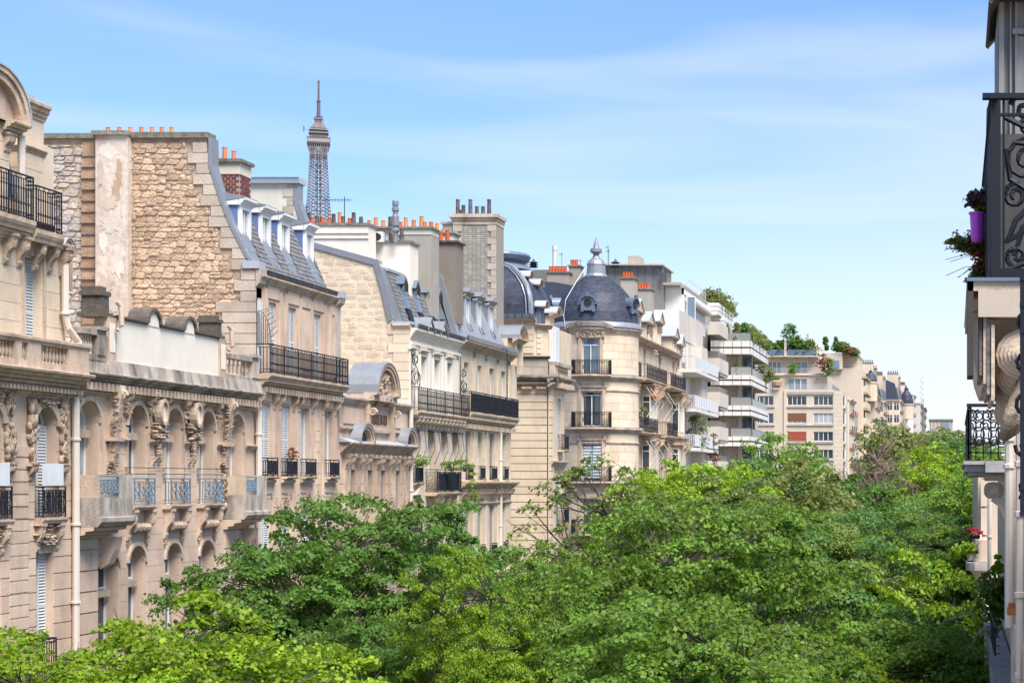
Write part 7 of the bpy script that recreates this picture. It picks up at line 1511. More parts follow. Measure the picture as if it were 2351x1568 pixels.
T_(1900, 1040, 120, 'mid1', 'dark', 'rounded dark green tree under the cream stepped block', 1.1, 4.1)
T_(1730, 1040, 118, 'mid2', 'cool', 'cool green tree behind the pale one', .9, .1)
T_(1830, 1130, 76, 'near1', 'green', 'broad green tree left of the olive one', .9, 2.4)
T_(1975, 1125, 92, 'mid1', 'cool', 'cool green tree near the bare one', .95, 1.4)
T_(1970, 1180, 74, 'near3', 'pale', 'pale green crown below the bare brown tree', .95, .6)
T_(2015, 985, 175, 'bare', None, 'bare leafless brown tree standing among green ones', 1.0, 0, 1.15, mat('purple brown twigs', (.17, .115, .10)))
T_(2040, 1020, 128, 'bare', None, 'second smaller bare brown tree right of the first', .75, 2, 1.1, MATS['purple brown twigs'])
T_(2055, 955, 260, 'far1', 'olive', 'tall brownish olive tree below the far mansard roofs', 1.15, 1, 1.2)
T_(2105, 975, 300, 'far1', 'olive', 'far olive tree before the end of the left row', 1.1, 2)
T_(2085, 1060, 160, 'mid2', 'dark', 'compact deep green tree right of the bare ones', .8, 1.3)
T_(2105, 1075, 120, 'mid1', 'lime', 'tall lime green tree in the far right row', .85, 2.8, 1.25)
T_(2150, 1030, 150, 'mid2', 'bright', 'bright green tree near the far end on the right', 1.0, .4)
T_(2170, 1070, 110, 'mid1', 'cool', 'cool green tree by the right hand facades', .95, 3.1)
T_(2205, 1060, 105, 'mid2', 'green', 'green tree against the right hand wall', .7, 3.7)
T_(2080, 1150, 84, 'near1', 'cool', 'deep cool green tree in the middle of the right row', .9, .9)
T_(2170, 1160, 76, 'near2', 'green', 'green tree close to the right hand flower balcony', .85, 2.2)
T_(2150, 985, 340, 'far1', 'green', 'distant green tree below the glazed end building', 1.0, .7)
T_(2205, 975, 330, 'far1', 'pale', 'distant pale tree at the right of the far end', 1.1, 1.7)
T_(2235, 985, 300, 'far1', 'olive', 'distant olive tree against the black right hand balcony', 1.0, 2.7)
T_(2180, 1000, 260, 'far1', 'cool', 'far cool green tree before the glazed end building', 1.0, 3.7)
T_(2120, 1010, 230, 'far1', 'bright', 'far bright green tree in the right row', .9, 4.2)
T_(2215, 1010, 210, 'far1', 'green', 'far green tree next to the right hand wall', .9, 5.2)
T_(1960, 1080, 150, 'mid1', 'green', 'green tree just left of the bare trunks', .85, 5.2)
T_(1650, 1060, 104, 'mid2', 'green', 'green tree below the banded balconies', .85, 5.9)
T_(1560, 1090, 90, 'mid1', 'green', 'green tree below the ornate honey stone block', .8, 4.9)
# ---------- roof garden plants
def shrub(name, c, rx, rz, lm, label, cat='plant', n=30, per=40, size=.14, seed=1, cone=False, group=None, crad=.3, stem=True):
    rd = random.Random(seed); t = thing(name, c, label, cat, group); pts = []
    for k in range(n):
        a = rd.uniform(0, 2*PI); z = rd.random(); r_ = rx*(1-z*.9 if cone else math.sqrt(max(.05, 1-(2*z-1)**2)))*rd.random()**.5; pts.append((r_*math.cos(a), r_*math.sin(a), z*rz+.1))
    me = leaf_mesh('foliage', np.array(pts), per, size, seed, crad=crad, droop=.3); me.materials.append(lm); link('foliage', me, t)
    if stem:
        b = MB()
        for p in pts[:8]: b.tube([(c[0], c[1], c[2]), (c[0]+p[0]*.5, c[1]+p[1]*.5, c[2]+p[2]*.6), (c[0]+p[0], c[1]+p[1], c[2]+p[2])], .03*max(rx, .3), 3)
        b.build('stem', BARK, t)
    return t
zq = zk(783)
for k, px in enumerate((1664, 1690, 1708)): shrub('conical_shrub', (xk(px), YK+.7, zq), .75, 2.0, [LF['olive'], LF['olive'], LF['cool']][k], ['clipped conical shrub at the left of the roof terrace', 'clipped conical shrub in the middle of the roof terrace', 'blue green conical shrub at the terrace corner'][k], 'shrub', 60, 40, .16, k, True, 'conical shrubs on the banded block')
for k, (a, dy) in enumerate(((1718, 2), (1725, 5), (1733, 9), (1742, 13), (1750, 17))): shrub('hedge_shrub', (rx-.7, YK+dy, zq), 1.4, 2.0-.1*k, LF['olive'] if k % 2 else LF['pale'], 'rounded hedge shrub %s on the banded block terrace' % ['nearest the corner', 'second from the corner', 'in the middle of the row', 'second from the far end', 'at the far end'][k], 'shrub', 40, 40, .22, 10+k, group='hedge shrubs on the terrace', crad=.6)
for k in range(5): Y_ = YK2+9+3*k; shrub('hedge_shrub', (Xat(1668, YK2+9)-1.6, Y_, Zat(708, YK2+9)), 1.6, 2.2-.2*abs(k-1), LF['pale'] if k % 2 else LF['olive'], 'bushy penthouse shrub %s on the white upper terrace' % ['nearest', 'second', 'third', 'fourth', 'farthest'][k], 'shrub', 40, 40, .22, 30+k, group='hedge shrubs on the upper terrace', crad=.7)
shrub('balcony_bush', (rx-.2, YK+16, zk(861)), 1.3, 2.2, LF['pale'], 'leafy bush spilling over a banded balcony', 'bush', 30, 40, .2, 50, crad=.6); shrub('balcony_bush', (xk(1690), YK+.6, zk(861)), .6, 1.2, LF['green'], 'small green bush behind a banded balcony front', 'bush', 15, 30, .14, 51)
shrub('balcony_vine', (XJ+1.3, YJ+3, CZ+3.2), 1.2, 3.0, LF['olive'], 'climbing olive green plant on the white block balcony', 'plant', 40, 30, .16, 52, crad=.5); shrub('balcony_vine', (XJ+1.7, YJ+12, CZ+1.6), .5, 3.2, LF['rust'], 'reddish creeper hanging from the white block balcony', 'plant', 25, 30, .14, 53)
rz_ = Zat(k_(0, 285)[1], YL+2)+.2
for k, (zx, h_, r_, lm) in enumerate(((180, 2.6, 1.6, 'dark'), (240, 2.4, 1.5, 'dark'), (275, 2.8, 1.4, 'dark'), (350, 6, 1.6, 'cool'), (375, 5.6, 1.8, 'cool'), (420, 3.4, 1.6, 'dark'), (460, 3.0, 1.6, 'dark'), (505, 2.8, 1.5, 'dark'), (550, 3.0, 1.5, 'olive'))):
    shrub('roof_shrub', (Xat(k_(zx, 0)[0], YL+3.5), YL+3.5, rz_), r_, h_, LF[lm], 'planted shrub %s on the cream block roof' % ['at the far left', 'left of the flue', 'touching the flue', 'tallest, right of the flue', 'second tallest', 'dark and low, in the middle', 'dark, right of the middle', 'second from the right end', 'olive green at the right end'][k], 'shrub', 40, 30, .3, 60+k, group='shrubs of the roof garden', crad=.8)
for k, (zx, zy0, zy1, r_, lm, lb) in enumerate(((672, 225, 110, .5, 'dark', 'narrow dark cypress on the far roof'), (685, 225, 130, .5, 'dark', 'second narrow cypress close beside the first'), (770, 240, 110, .8, 'cool', 'slim blue green conifer on the cream slab roof'), (800, 245, 150, 1.9, 'cool', 'bushy roof tree right of the conifer'), (840, 245, 170, 1.6, 'olive', 'rounded olive roof tree'), (895, 268, 200, 1.6, 'rust', 'reddish roof shrub at the slab edge'), (930, 270, 225, 1.2, 'cool', 'small grey green roof shrub at the very edge'))):
    p0, p1 = k_(zx, zy0), k_(zx, zy1); Y_ = 400; shrub('roof_tree', (Xat(p0[0], Y_), Y_, Zat(p0[1], Y_)), r_, Zat(p1[1], Y_)-Zat(p0[1], Y_), LF[lm], lb, 'tree', 40, 30, .3, 80+k, cone=r_ < 1, group='plants on the cream slab roof', crad=.7 if r_ > 1 else .4)
shrub('terrace_plant', (Xat(1893, YL), YL+.6, Zat(850, YL)), 1.8, 3.0, LF['rust'], 'dark red leaved plant at the corner of a cream terrace', 'plant', 30, 30, .25, 95, crad=.6); shrub('terrace_plant', (Xat(1902, YL), YL+1, Zat(862, YL)), 1.2, 3.2, LF['green'], 'green climber hanging at the terrace corner', 'plant', 30, 30, .25, 96, crad=.6); shrub('terrace_plant', (Xat(1820, YL), YL+.8, Zat(856, YL)), 1.1, 1.6, LF['green'], 'round green potted bush before the wide window', 'plant', 20, 30, .25, 97, crad=.5)
tt = thing('potted_plant', (Xat(1783, YL), YL-.2, Zat(893, YL)), 'large terracotta pot with a plant on the cream terrace', 'potted plant'); MB().lathe((Xat(1783, YL), YL-.2, Zat(893, YL)+.2), [(.5, 0), (.9, .4), (1.0, 1.1), (.9, 1.2)], 10).build('pot', mat('tan pot', (.4, .25, .15)), tt); me = leaf_mesh('foliage', np.array([(0, 0, 1.9), (.3, 0, 2.3), (-.3, 0, 2.0)]), 40, .3, 5, crad=.5); me.materials.append(LF['dark']); link('foliage', me, tt)
# ---------- balcony plants in the near left row
shrub('window_plant', (XE+.25, 88.1, CZ+.72), .45, .45, LF['green'], 'bushy green plant in the small railing box', 'plant', 16, 40, .07, 101, crad=.16)
for k, s in enumerate((91.1, 93.4)): shrub('window_plant', (XE+.85, s, CZ+.5), .55, .5, LF['green'], ['green plant above the navy windbreak, left one', 'green plant above the navy windbreak, right one'][k], 'plant', 16, 40, .07, 102+k, crad=.18)
shrub('trailing_plant', (XE+1.05, 94.3, CZ-1.3), .28, 1.7, LF['bright'], 'light green plant trailing down the navy balcony', 'plant', 18, 30, .08, 105, crad=.16)
shrub('window_plant', (XD+.8, 85.7, CZ-1.5), .6, .7, LF['dark'], 'spiky plant on the bow balcony', 'plant', 14, 30, .12, 106, crad=.2)
shrub('window_plant', (XC+.2, 71.0, CZ+.8), .28, .38, LF['rust'], 'dark reddish plant in a window railing', 'plant', 12, 30, .06, 107, crad=.1)
shrub('window_plant', (XG+.5, 118.4, CZ-1.6), .7, 1.5, LF['olive'], 'ivy like bush on the side balcony of the corner block', 'plant', 26, 40, .1, 108, crad=.25)
shrub('window_plant', (XI+.8, 149.5, CZ+5.0), .6, .8, LF['olive'], 'small plant on a black balcony beside the tower', 'plant', 16, 30, .12, 109, crad=.25)
# ================================================================== right hand side: the near facade seen along the street
XQ = 1.25; Rr = RIGHT(XQ)                                  # s = -Y, d points towards the street
Q = thing('apartment_building', (XQ, 12, 0), 'near stone house at the right edge with carved console and black scroll balcony overhead', 'building')
RS = mat('warm beige stone', (.63, .50, .375), var=.04, namt=.12, bump=.3, dirt=(.24, .18, .13), damt=.5, dscale=2.5)  # even warm beige of the stone itself, with random dirt
Yn = 10.9; sc1 = Yn/F; qx = lambda px, Y=Yn: Xat(px, Y); qz = lambda py, Y=Yn: Zat(py, Y)
MB().box(Rr, -16, -6.5, -4, -.45, 0, qz(620)).build('walls', RS, Q)
# upper balcony with slab, fascia and soffit mouldings
o = MB().box(Rr, -Yn-3.2, -Yn, -.3, XQ-qx(2222), qz(668), qz(643)).build('balcony', RS, Q)
MB().box(FRONT(Yn), qx(2220), 1.6, -3.3, .02, qz(646), qz(638)).build('lead_edge', ZINCD, o); MB().box(FRONT(Yn), qx(2221), qx(2235), -.45, -.0, qz(862), qz(646)).build('dark_drip_edge', mat('dark stained stone', (.06, .052, .045)), o)
MB().prism(LEFT(0), [(qx(2233), qz(670)), (qx(2236), qz(760)), (qx(2248), qz(830)), (qx(2262), qz(870)), (1.4, qz(880)), (1.4, qz(668))], Yn+1.3, Yn+3).build('soffit_moulding', RS, o)
MB().box(FRONT(Yn-.01), qx(2246), 1.5, -.2, 0, qz(728), qz(668)).build('fascia', mat('pale fascia stone', (.50, .42, .33), dirt=(.3, .22, .15), damt=.3, dscale=6), o)
for k, (x0, y0, y1) in enumerate(((2248, 700, 860), (2258, 716, 880), (2266, 730, 905), (2276, 745, 920))): MB().box(FRONT(Yn+.05-.01*k), qx(x0), qx(x0+8), -1.2, 0, qz(y1), qz(y0)).build('moulding', [WEATH, RS, WEATH, RS][k], o)
b = MB()
for k, (cx_, cy_, r_) in enumerate(((2352, 812, 62), (2346, 858, 56), (2338, 900, 50), (2330, 940, 42))):
    X_, Z_ = qx(cx_), qz(cy_); n = 12
    for q in range(6): rr = r_*sc1*(1-q*.14); b.plate(FRONT(Yn+.1+k*.12), [(X_+rr*1.05*math.cos(t), Z_+rr*.95*math.sin(t)) for t in [i*PI/7 for i in range(14)]], -.12, .02+q*.022)
b.build('carved_console', RS, o)
b = MB()
for k in range(5): b.tube([(qx(2306+6*k), Yn+.12, qz(1005-4*k)), (qx(2312+7*k), Yn+.06, qz(975-4*k)), (qx(2322+7*k), Yn+.06, qz(945-8*k)), (qx(2345+5*k), Yn+.1, qz(900-14*k))], .03, 8, r2=.05).build('carved_scroll', RS, o, smooth=True)
# scrolled railing: side facing the camera
def scroll_gate(fr, s0, s1, z0, z1, parent, r=.016):
    b = MB(); w_ = s1-s0; h = z1-z0
    b.box(fr, s0-.02, s0+.035, -.03, .03, z0-.03, z1+.02).box(fr, s0-.07, s1, -.035, .035, z1, z1+.03).box(fr, s0, s1, -.015, .015, z1-h*.095, z1-h*.08).box(fr, s0-.04, s1, -.025, .025, z0, z0+.05).box(fr, s0+.045, s0+.06, -.01, .01, z0, z1)
    pr = lambda x, z: (s0+.06+x*h, 0, z0+z*h)
    def sp(cx_, cz_, R_, t0, tr, sg=1): b.line(fr, [pr(cx_+sg*R_*(1-.78*i/18)*math.cos(t0+tr*2*PI*i/18), cz_+R_*(1-.78*i/18)*math.sin(t0+tr*2*PI*i/18)) for i in range(19)], r, 5)
    sp(.11, .945, .085, PI*.9, -1.2); sp(.14, .85, .08, -PI*.5, 1.5); sp(.29, .88, .08, PI, -1.3); sp(.12, .66, .12, PI*.5, 1.6); sp(.06, .46, .07, PI*.4, 1.5); sp(.22, .45, .05, 0, -1.4); sp(.24, .22, .13, PI*.55, 1.6); sp(.07, .12, .07, -PI*.4, -1.2)
    for c in ([(0, .72), (.03, .55), (.16, .47), (.2, .38), (.08, .24), (0, .2)], [(.3, .62), (.22, .55), (.16, .42), (.06, .32), (.02, .22)], [(.36, .5), (.2, .36), (.1, .28), (.05, .12)], [(0, .9), (.2, .8), (.36, .78)], [(.05, .76), (.2, .74), (.3, .62)], [(.0, .04), (.16, .1), (.36, .04)]): b.line(fr, [pr(*p) for p in c], r*1.1, 5)
    return b.build('railing', IRON, parent)
scroll_gate(FRONT(Yn+.08), qx(2284), qx(2420), qz(634), qz(222), o)
b = MB(); n = 30
for k in range(n): y = Yn+.1+k*.11; x = qx(2284)-.005; b.box(LEFT(x), y, y+.03, -.015, .015, qz(630), qz(224))
b.box(LEFT(qx(2284)), Yn, Yn+3.3, -.03, .02, qz(226), qz(218)).build('side_railing', IRON, o)
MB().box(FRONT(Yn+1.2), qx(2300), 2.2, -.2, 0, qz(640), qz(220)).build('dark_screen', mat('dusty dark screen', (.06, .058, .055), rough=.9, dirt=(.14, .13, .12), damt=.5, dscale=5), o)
# timber dormer above
Yd = 12.4; dx = lambda px: Xat(px, Yd); dz2 = lambda py: Zat(py, Yd)
o = MB().box(FRONT(Yd), dx(2290), 2.3, -.9, 0, dz2(640), dz2(5)).build('timber_dormer', WOODG, Q)
for a, c in ((2293, 2305), (2318, 2322), (2330, 2336)): MB().box(FRONT(Yd), dx(a), dx(c), 0, .035, dz2(330), dz2(8)).build('board', WOODG, o)
MB().box(FRONT(Yd), dx(2324), 2.3, 0, .045, dz2(82), dz2(70)).box(FRONT(Yd), dx(2336), 2.3, .0, .02, dz2(330), dz2(86)).build('panel_rail', WOODG, o)
MB().prism(FRONT(Yd), [(.25, dz2(8)), (.3, dz2(-6)), (-1, dz2(-60)), (-1, dz2(0))], dx(2276), 2.4).plate(FRONT(Yd), [(dx(2268), dz2(28)), (dx(2274), dz2(34)), (dx(2296), dz2(10)), (dx(2296), dz2(-8)), (dx(2288), dz2(-6))], -1, .28).build('eave', BARK, Q)
pipe([(dx(2289), Yd+1, dz2(150)), (dx(2280), Yd+1, dz2(185)), (dx(2279), Yd+1, dz2(250)), (dx(2275), Yd+1, dz2(300))], .028, Q, IRONG)
# lower balcony (farther along)
Y5 = 33.5; lx = lambda px: Xat(px, Y5); lz = lambda py: Zat(py, Y5)
W2 = thing('apartment_building', (XQ, 36, 0), 'pale stone house on the right with scroll console, drainpipes and a lower black balcony', 'building')
MB().box(Rr, -56, -16.2, -6, 0, 0, lz(1085)).box(Rr, -56, -16.2, -6, -.4, lz(1085), CZ+1.2).build('walls', RS, W2)
o = MB().box(FRONT(Y5), lx(2212), 1.8, -12, 0, lz(1066), lz(1058)).box(FRONT(Y5+.1), lx(2218), 1.8, -12, 0, lz(1082), lz(1066)).box(FRONT(Y5+.2), lx(2226), 1.8, -12, 0, lz(1092), lz(1082)).box(FRONT(Y5-.3), lx(2262), 1.8, -2, 0, lz(1084), lz(1058)).build('balcony', mat('grey painted stone', (.36, .35, .34), dirt=(.2, .19, .18), damt=.4, dscale=2), W2)
b = MB(); frb = FRONT(Y5+.2); x0, x1, z0, z1 = lx(2222), lx(2308), lz(1054), lz(928)
b.box(frb, x0, x0+.07, -.05, .02, z0, z1).box(frb, x0-.02, x1, -.03, .03, z1-.04, z1+.02)
for q in (.12, .28, .88): b.box(frb, x0, x1, -.02, .02, z0+(z1-z0)*q-.012, z0+(z1-z0)*q+.012)
for k in range(5):
    b.box(frb, x0+(x1-x0)*k/5, x0+(x1-x0)*k/5+.025, -.01, .02, z0, z1-.1)
    for q, (zz, t0) in enumerate(((.32, 0), (.62, PI), (.8, PI/2))): b.line(frb, [(p, 0, z) for p, z in spiral((x0+(x1-x0)*(k+.5)/5, z0+(z1-z0)*zz), .11, t0, 1.5*(1 if k % 2 else -1))], .014, 4)
    b.line(frb, [(x0+(x1-x0)*(k+.5)/5+.1*math.cos(t), 0, z0+(z1-z0)*.45+.14*math.sin(t)) for t in [i*PI/5 for i in range(11)]], .013)
for k in range(30): y = Y5+.3+k*.35; b.box(LEFT(x0+.03), y, y+.03, -.015, .015, z0, z1-.05); b.line(LEFT(x0+.03), [(p, 0, z) for p, z in spiral((y+.17, z0+.5), .12, 0, 1.3)], .012, 3)
b.box(LEFT(x0+.03), Y5+.2, Y5+11, -.03, .03, z1-.03, z1+.02).build('railing', IRON, o)
b = MB().prism(LEFT(0), [(lx(2262), lz(1092)), (lx(2262), lz(1104)), (1.4, lz(1104)), (1.4, lz(1092))], Y5+.2, Y5+.8)
ov = lambda k: [(lx(2283)+lx(2306)*0+(23-4.5*k)*Y5/F*(1 if 1 else 0)*math.copysign(abs(math.cos(t))**.7, math.cos(t)), lz(1126)+(20-4.5*k)*Y5/F*math.copysign(abs(math.sin(t))**.8, math.sin(t))) for t in [i*PI/10 for i in range(20)]]
for k in range(4): b.plate(FRONT(Y5+.2), ov(k), -.55, .0+.03*k)
b.plate(FRONT(Y5+.2), [(lx(2288), lz(1140)), (lx(2308), lz(1150)), (lx(2318), lz(1175)), (lx(2318), lz(1215)), (lx(2306), lz(1190)), (lx(2292), lz(1162)), (lx(2275), lz(1150))], -.4, .02); b.build('scroll_console', RS, W2)
for px, r_, y_, z_top, z_bot, cs in ((2317, 10.5, 30.0, 975, 1440, (1008, 1070)), (2341, 9, 24.0, 985, 1700, (1065, 1180, 1365, 1550))):
    pipe([(Xat(px, y_), y_, Zat(z_top, y_)), (Xat(px, y_), y_, Zat(z_bot, y_))], r_*y_/F, W2, collars=[(Xat(px, y_), y_, Zat(c_, y_)) for c_ in cs])
MB().box(FRONT(30.3), Xat(2322, 30.3), 1.6, -.3, 0, 0, Zat(960, 30.3)).build('pier', RS, W2)
pipe([(Xat(2272, 58), 58, Zat(1140, 58)), (Xat(2272, 58), 58, Zat(1325, 58))], 5.0*58/F, W2, collars=[(Xat(2272, 58), 58, Zat(1232, 58))])
# rusty window box
t = thing('window_box', (Xat(2326, 28), 28, Zat(1420, 28)), 'small rusty iron planter box fixed beside the cream drainpipe', 'planter'); MB().box(FRONT(28), Xat(2313, 28), Xat(2334, 28), -.3, 0, Zat(1412, 28), Zat(1396, 28)).build('box', RUSTY, t); MB().box(FRONT(28), Xat(2316, 28), Xat(2332, 28), -.28, -.02, Zat(1396, 28), Zat(1385, 28)).build('soil', mat('rust brown soil', (.3, .12, .04)), t)
# stone coping and stepped blocks at the bottom right
b = W2; its = []
for k in range(11): y = 34+k*1.55; its.append((Vector((.98, y+.76, CZ-3.83)), Vector((.44, 0, 0)), Vector((0, 1.5, 0)), Vector((0, 0, .14))))
pieces('coping_slab', its, mat('grey coping stone', (.30, .28, .26), var=.12, namt=.3, dirt=(.15, .14, .13), damt=.6, dscale=3), W2)
MB().box(LEFT(.80), 34, 51, -.0, .0+.02, CZ-16, CZ-3.9).build('ledge_wall', RS, W2) if 0 else None
MB().box(FRONT(34), .78, 1.3, -17, 0, CZ-9, CZ-3.9).build('ledge_wall', RS, W2)
pieces('stone_block', [(Vector((1.02, 21.4+k*1.45, CZ-2.3-.0*k)), Vector((.34, 0, 0)), Vector((0, .95, 0)), Vector((0, 0, .45))) for k in range(5)], RS, W2)
b = MB()
for k in range(9): z = Zat(1485, 31)+k*.0; y = 31+k*.35; b.box(LEFT(Xat(2284, 31)), y, y+.03, -.01, .02, Zat(1505, 31), Zat(1440, 31))
for q in (1442, 1462, 1482, 1500): b.box(LEFT(Xat(2284, 31)), 31, 34.5, -.01, .02, Zat(q+1, 31), Zat(q-1, 31)); b.box(FRONT(31), Xat(2284, 31), Xat(2296, 31), -.02, .02, Zat(q+1, 31), Zat(q-1, 31))
b.build('railing', IRON, W2)
# farther house with box balconies
Y6 = 68; ux = lambda px, Y=Y6: Xat(px, Y); uz = lambda py, Y=Y6: Zat(py, Y)
V = thing('apartment_building', (1.2, 70, 0), 'farther pale house on the right with stacked rounded stone box balconies', 'building')
VW = mat('smooth pinkish cream wall', (.62, .50, .38), var=.02, namt=.06, dirt=(.45, .36, .28), damt=.3, dscale=.8)
MB().box(FRONT(Y6), ux(2262), 2.8, -20, 0, 0, uz(1088)).box(FRONT(Y6+.5), ux(2246), 2.6, -22, 0, uz(1378), uz(1085)).build('walls', VW, V)
pieces('wall_panel', [fbox(FRONT(Y6), ux(2252), ux(2272), 0, .03, uz(a+62), uz(a)+-.02) for a in (1100, 1165, 1230, 1295)], VW, V)
def vprism(pts, z0, z1, name, m, parent):
    n = len(pts); q = MB(); q.v = [(x, y, z0) for x, y in pts]+[(x, y, z1) for x, y in pts]
    q.f = [tuple(range(n)), tuple(range(n, 2*n))]+[(i, (i+1) % n, n+(i+1) % n, n+i) for i in range(n)]; q.a = [0]*len(q.f); return q.build(name, m, parent)
STN = mat('stained slab stone', (.42, .37, .33), dirt=(.2, .2, .21), damt=.7, dscale=2)
def plan(x0, x1, y, dep, c=.3): return [(x0, y+dep), (x0, y+c*1.6), (x0+c*.4, y+c*.5), (x0+c, y), (x1, y), (x1, y+dep)]
for k, (bx0, bx1, yt, yb, yy) in enumerate(((2235, 2268, 1238, 1291, 67.0), (2241, 2268, 1470, 1512, 67.0), (2239, 2274, 1522, 1600, 63.0))):
    xx = lambda p: Xat(p, yy); zz = lambda p: Zat(p, yy)
    o = vprism(plan(xx(bx0), xx(bx1), yy, 2.0, .2), zz(yb), zz(yt), 'box_balcony', VW, V)
    pieces('wall_panel', [fbox(FRONT(yy), xx(bx0)+.24, xx(bx1)-.02, 0, .02, zz(yb)+.03, zz(yt)-.03)], mat('tan wall stone', (.56, .42, .31), var=.03), o)
    if k == 0:
        vprism(plan(xx(2218), xx(2272), yy-.25, 2.4, .3), zz(1309), zz(1291)-.003, 'slab', STN, o); vprism(plan(xx(2221), xx(2236), yy+.4, 1.2, .1), zz(1287), zz(1270), 'side_slab', STN, o)
        MB().lathe((xx(2247), yy+.35, zz(1338)), [(.02, 0), (.08, .05), (.2, .28), (.3, .42), (.36, .445)], 12).build('corbel', VW, o)
        MB().plate(FRONT(yy+.5), [(xx(2231), zz(1312)), (xx(2262), zz(1312)), (xx(2262), zz(1378)), (xx(2247), zz(1376)), (xx(2243), zz(1345)), (xx(2238), zz(1325))], -1.5, 0).build('curved_flank', VW, o)
    else: vprism(plan(xx(2226), xx(2242), yy+.3, 1.4, .15), zz(yb+18 if k == 1 else 1532), zz(yb if k == 1 else 1514), 'side_slab', VW, o)
    MB().box(FRONT(yy+.3), xx(bx0)-.03, xx(bx0)+.2, -.3, 0, zz(yt)+.0, zz(yt)+.11).box(FRONT(yy+.2), xx(bx0)-.08, xx(bx0)-.035, -.5, 0, zz(yt)-.1, zz(yt)+.16).build('iron_clip', IRON, o)
MB().box(FRONT(Y6+.2), ux(2253), ux(2267), 0, .3, uz(1600), uz(1378)).build('white_window', WFRAME, V); MB().box(FRONT(Y6+.18), ux(2256), ux(2258), 0, .33, uz(1600), uz(1380)).box(FRONT(Y6+.18), ux(2261), ux(2263), 0, .33, uz(1600), uz(1380)).build('mullion', GLASSB, V)
MB().box(FRONT(Y6-.5), ux(2237), ux(2254), -.4, .0, uz(1238), uz(1227)).build('planter', VW, V)
# bits of grey infill between the trees on the right: a glazed shopfront far down the street
fb_ = thing('street_kiosk', (2.3, 150, gz(150)), 'dark glazed shopfront low down between the lime tree and the right wall', 'shopfront'); MB().box(FRONT(150), 1.1, 4.5, -6, 0, gz(150), Zat(1385, 150)).build('walls', DARKM, fb_); MB().box(FRONT(150), 1.2, 1.9, 0, .05, gz(150)+.4, Zat(1400, 150)).build('window', GLASSB, fb_)
# flowers, pots and plants on the right
f1 = thing('flower_box', (ux(2236, 64), 64, Zat(1236, 64)), 'box of red and pink geraniums on the stone balcony', 'flower box'); MB().box(FRONT(64), Xat(2226, 64), Xat(2250, 64), -.25, 0, Zat(1236, 64), Zat(1228, 64)).build('box', DARKIN, f1)
def tuft(parent, c, rx, rz, lm, n, per, size, seed, name='foliage', crad=.12):
    rd = random.Random(seed); pts = [(c[0]+rd.gauss(0, rx*.5), c[1]+rd.gauss(0, rx*.5), c[2]+rd.gauss(0, rz*.5)) for _ in range(n)]; w_ = WL[parent]
    me = leaf_mesh(name, np.array(pts)-np.array(w_), per, size, seed, crad=crad, droop=.5); me.materials.append(lm); link(name, me, parent)
tuft(f1, (Xat(2238, 64), 64, Zat(1222, 64)), .14, .1, LF['rust'], 10, 20, .06, 1); tuft(f1, (Xat(2230, 64), 64, Zat(1211, 64)), .05, .04, LF['red'], 6, 16, .06, 2, 'flowers', .07); tuft(f1, (Xat(2241, 64), 64, Zat(1213, 64)), .07, .05, LF['pink'], 8, 16, .06, 3, 'flowers', .07); tuft(f1, (Xat(2250, 64), 63.9, Zat(1220, 64)), .05, .05, LF['pink'], 6, 16, .06, 4, 'flowers', .06)
shr = thing('balcony_shrub', (Xat(2285, 40), 40, Zat(1440, 40)), 'leafy green shrub hanging over the right hand ledge above the coping', 'shrub')
tuft(shr, (Xat(2283, 40), 40, Zat(1350, 40)), .26, .34, LF['green'], 60, 26, .085, 5, crad=.16); tuft(shr, (Xat(2286, 40), 40, Zat(1395, 40)), .2, .3, LF['dark'], 34, 22, .08, 6, crad=.14); tuft(shr, (Xat(2270, 40), 39.6, Zat(1332, 40)), .2, .1, LF['olive'], 18, 20, .08, 7, crad=.12); tuft(shr, (Xat(2292, 40), 40, Zat(1300, 40)), .06, .14, LF['bright'], 9, 14, .12, 8, crad=.1); tuft(shr, (Xat(2272, 40), 40, Zat(1445, 40)), .18, .12, mat('dry pale leaves', (.45, .40, .28), trans=.3), 14, 14, .07, 9, crad=.12)
MB().tube([(Xat(2290, 40), 40, Zat(1460, 40)), (Xat(2286, 40), 40, Zat(1400, 40)), (Xat(2282, 40), 40, Zat(1340, 40))], .02, 5).build('stem', BARK, shr)
pp = thing('flower_pot', (Xat(2243, 13), 13, Zat(556, 13)), 'magenta plastic flower pot hooked on the black balcony rail', 'flower pot')
z0_, z1_ = Zat(556, 13), Zat(488, 13); h = z1_-z0_; MB().lathe((Xat(2243, 13), 13, z0_), [(.033, 0), (.036, .01), (.038, h*.1), (.041, h*.1), (.05, h*.93), (.058, h*.93), (.058, h), (.05, h)], 18).build('pot', PURPLE, pp, smooth=False)
tuft(pp, (Xat(2240, 13), 13, Zat(455, 13)), .06, .05, LF['mauve'], 50, 24, .028, 11, 'flowers', .035); tuft(pp, (Xat(2250, 13), 13, Zat(475, 13)), .03, .045, LF['bright'], 14, 16, .035, 12, crad=.03); MB().tube([(Xat(2243, 13), 13, z1_-.02), (Xat(2241, 13), 13, Zat(455, 13))], .004, 4).build('stem', BARK, pp)
cr = thing('trailing_creeper', (Xat(2255, 13.4), 13.4, Zat(640, 13.4)), 'straggling rusty creeper spilling out from the railing behind the magenta pot', 'creeper')
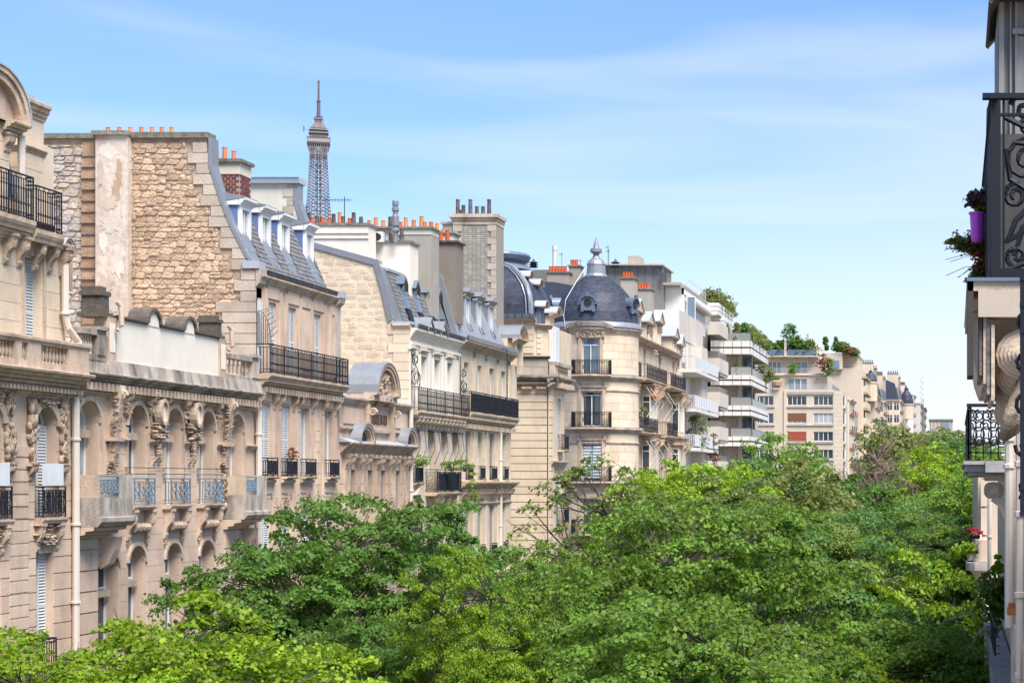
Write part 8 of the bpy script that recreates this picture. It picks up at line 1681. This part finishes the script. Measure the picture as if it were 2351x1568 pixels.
for k, (px, py, rx_, rz_2, lm, n) in enumerate(((2245, 575, .06, .06, 'rust', 30), (2215, 560, .07, .045, 'olive', 24), (2190, 550, .05, .03, 'olive', 9), (2248, 612, .04, .06, 'rust', 24), (2240, 640, .05, .04, 'dark', 14), (2258, 560, .04, .1, 'dark', 24), (2235, 545, .05, .04, 'rust', 14), (2258, 620, .03, .07, 'red', 5), (2262, 500, .012, .14, 'dark', 14))): tuft(cr, (Xat(px, 13.4), 13.4, Zat(py, 13.4)), rx_, rz_2, LF[lm], int(n*2.2), 14, .022, 20+k, crad=.035)
b = MB(); rd = random.Random(3)
for k in range(16):
    x, z = Xat(2262, 13.4), Zat(rd.uniform(540, 620), 13.4); e = (Xat(rd.uniform(2165, 2240), 13.4), 13.4+rd.uniform(-.1, .1), z+rd.uniform(-.12, .08)); b.tube([(x, 13.4, z), ((x+e[0])/2, 13.4, (z+e[2])/2+.03), e], .0025, 3)
b.build('stem', BARK, cr)
# the near iron edge of the neighbouring balcony at the far right
b = MB(); fe = FRONT(5.0)
for k in range(3): x = Xat(2342+k*14, 5); b.box(fe, x, x+.012, -.01, .01, Zat(1180, 5), Zat(640, 5))
for y in (640, 700, 760, 1120, 1180): b.box(fe, Xat(2341, 5), .5, -.012, .012, Zat(y, 5)-.006, Zat(y, 5)+.006)
for k in range(5): b.line(fe, [(p, 0, z) for p, z in spiral((Xat(2356, 5), Zat(740+k*95, 5)), .03, k, 1.4)], .006, 5)
b.build('balcony_rail', IRON, None, label='out of focus black rail edge at the extreme right of the view', cat='railing')
# a passer-by far down on the right hand pavement
Yp = 186; pz = gz(Yp)+.13; px_ = Xat(2231, Yp)
pm = bpy.data.meshes.new('person'); vs = [(0, 0, .95), (0, 0, 1.2), (0, 0, 1.42), (0, 0, 1.52), (0, 0, 1.66), (.1, 0, .9), (.13, -.12, .5), (.14, -.2, .06), (.14, -.34, .03), (-.1, 0, .9), (-.12, .12, .5), (-.13, .28, .1), (-.13, .16, .03), (.2, 0, 1.38), (.27, .1, 1.12), (.25, -.02, .88), (.25, -.06, .78), (-.2, 0, 1.38), (-.27, -.06, 1.12), (-.24, -.2, .9), (-.24, -.25, .81)]
ed = [(0, 1), (1, 2), (2, 3), (3, 4), (0, 5), (5, 6), (6, 7), (7, 8), (0, 9), (9, 10), (10, 11), (11, 12), (2, 13), (13, 14), (14, 15), (15, 16), (2, 17), (17, 18), (18, 19), (19, 20)]
pm.from_pydata(vs, ed, []); po = bpy.data.objects.new('person', pm); col.objects.link(po); po.location = (px_, Yp, pz)
sk = po.modifiers.new('skin', 'SKIN'); sb = po.modifiers.new('sub', 'SUBSURF'); sb.levels = sb.render_levels = 1
rad = [.15, .15, .15, .06, .1, .095, .07, .05, .045, .095, .07, .05, .045, .06, .045, .035, .04, .06, .045, .035, .04]
for i, r_ in enumerate(rad): pm.skin_vertices[0].data[i].radius = (r_, r_)
pm.skin_vertices[0].data[0].use_root = True
dg = bpy.context.evaluated_depsgraph_get(); dg.update(); m2 = bpy.data.meshes.new_from_object(po.evaluated_get(dg)); po.modifiers.clear(); po.data = m2; m2.materials.clear(); m2.materials.append(mat('black coat cloth', (.012, .012, .015)))
setp(po, 'person in dark clothes walking on the far right hand pavement', 'person')
MB().blob((px_, Yp, pz+1.64), .1, .11, .13, 2, 8, 6, rough=.02).build('head', mat('skin', (.5, .3, .22)), None) if 0 else None
WL[po] = Vector(po.location); MB().blob((px_, Yp+.01, pz+1.70), .105, .115, .1, 2, 8, 6, rough=.03).build('hair', mat('dark hair', (.02, .015, .01)), po)
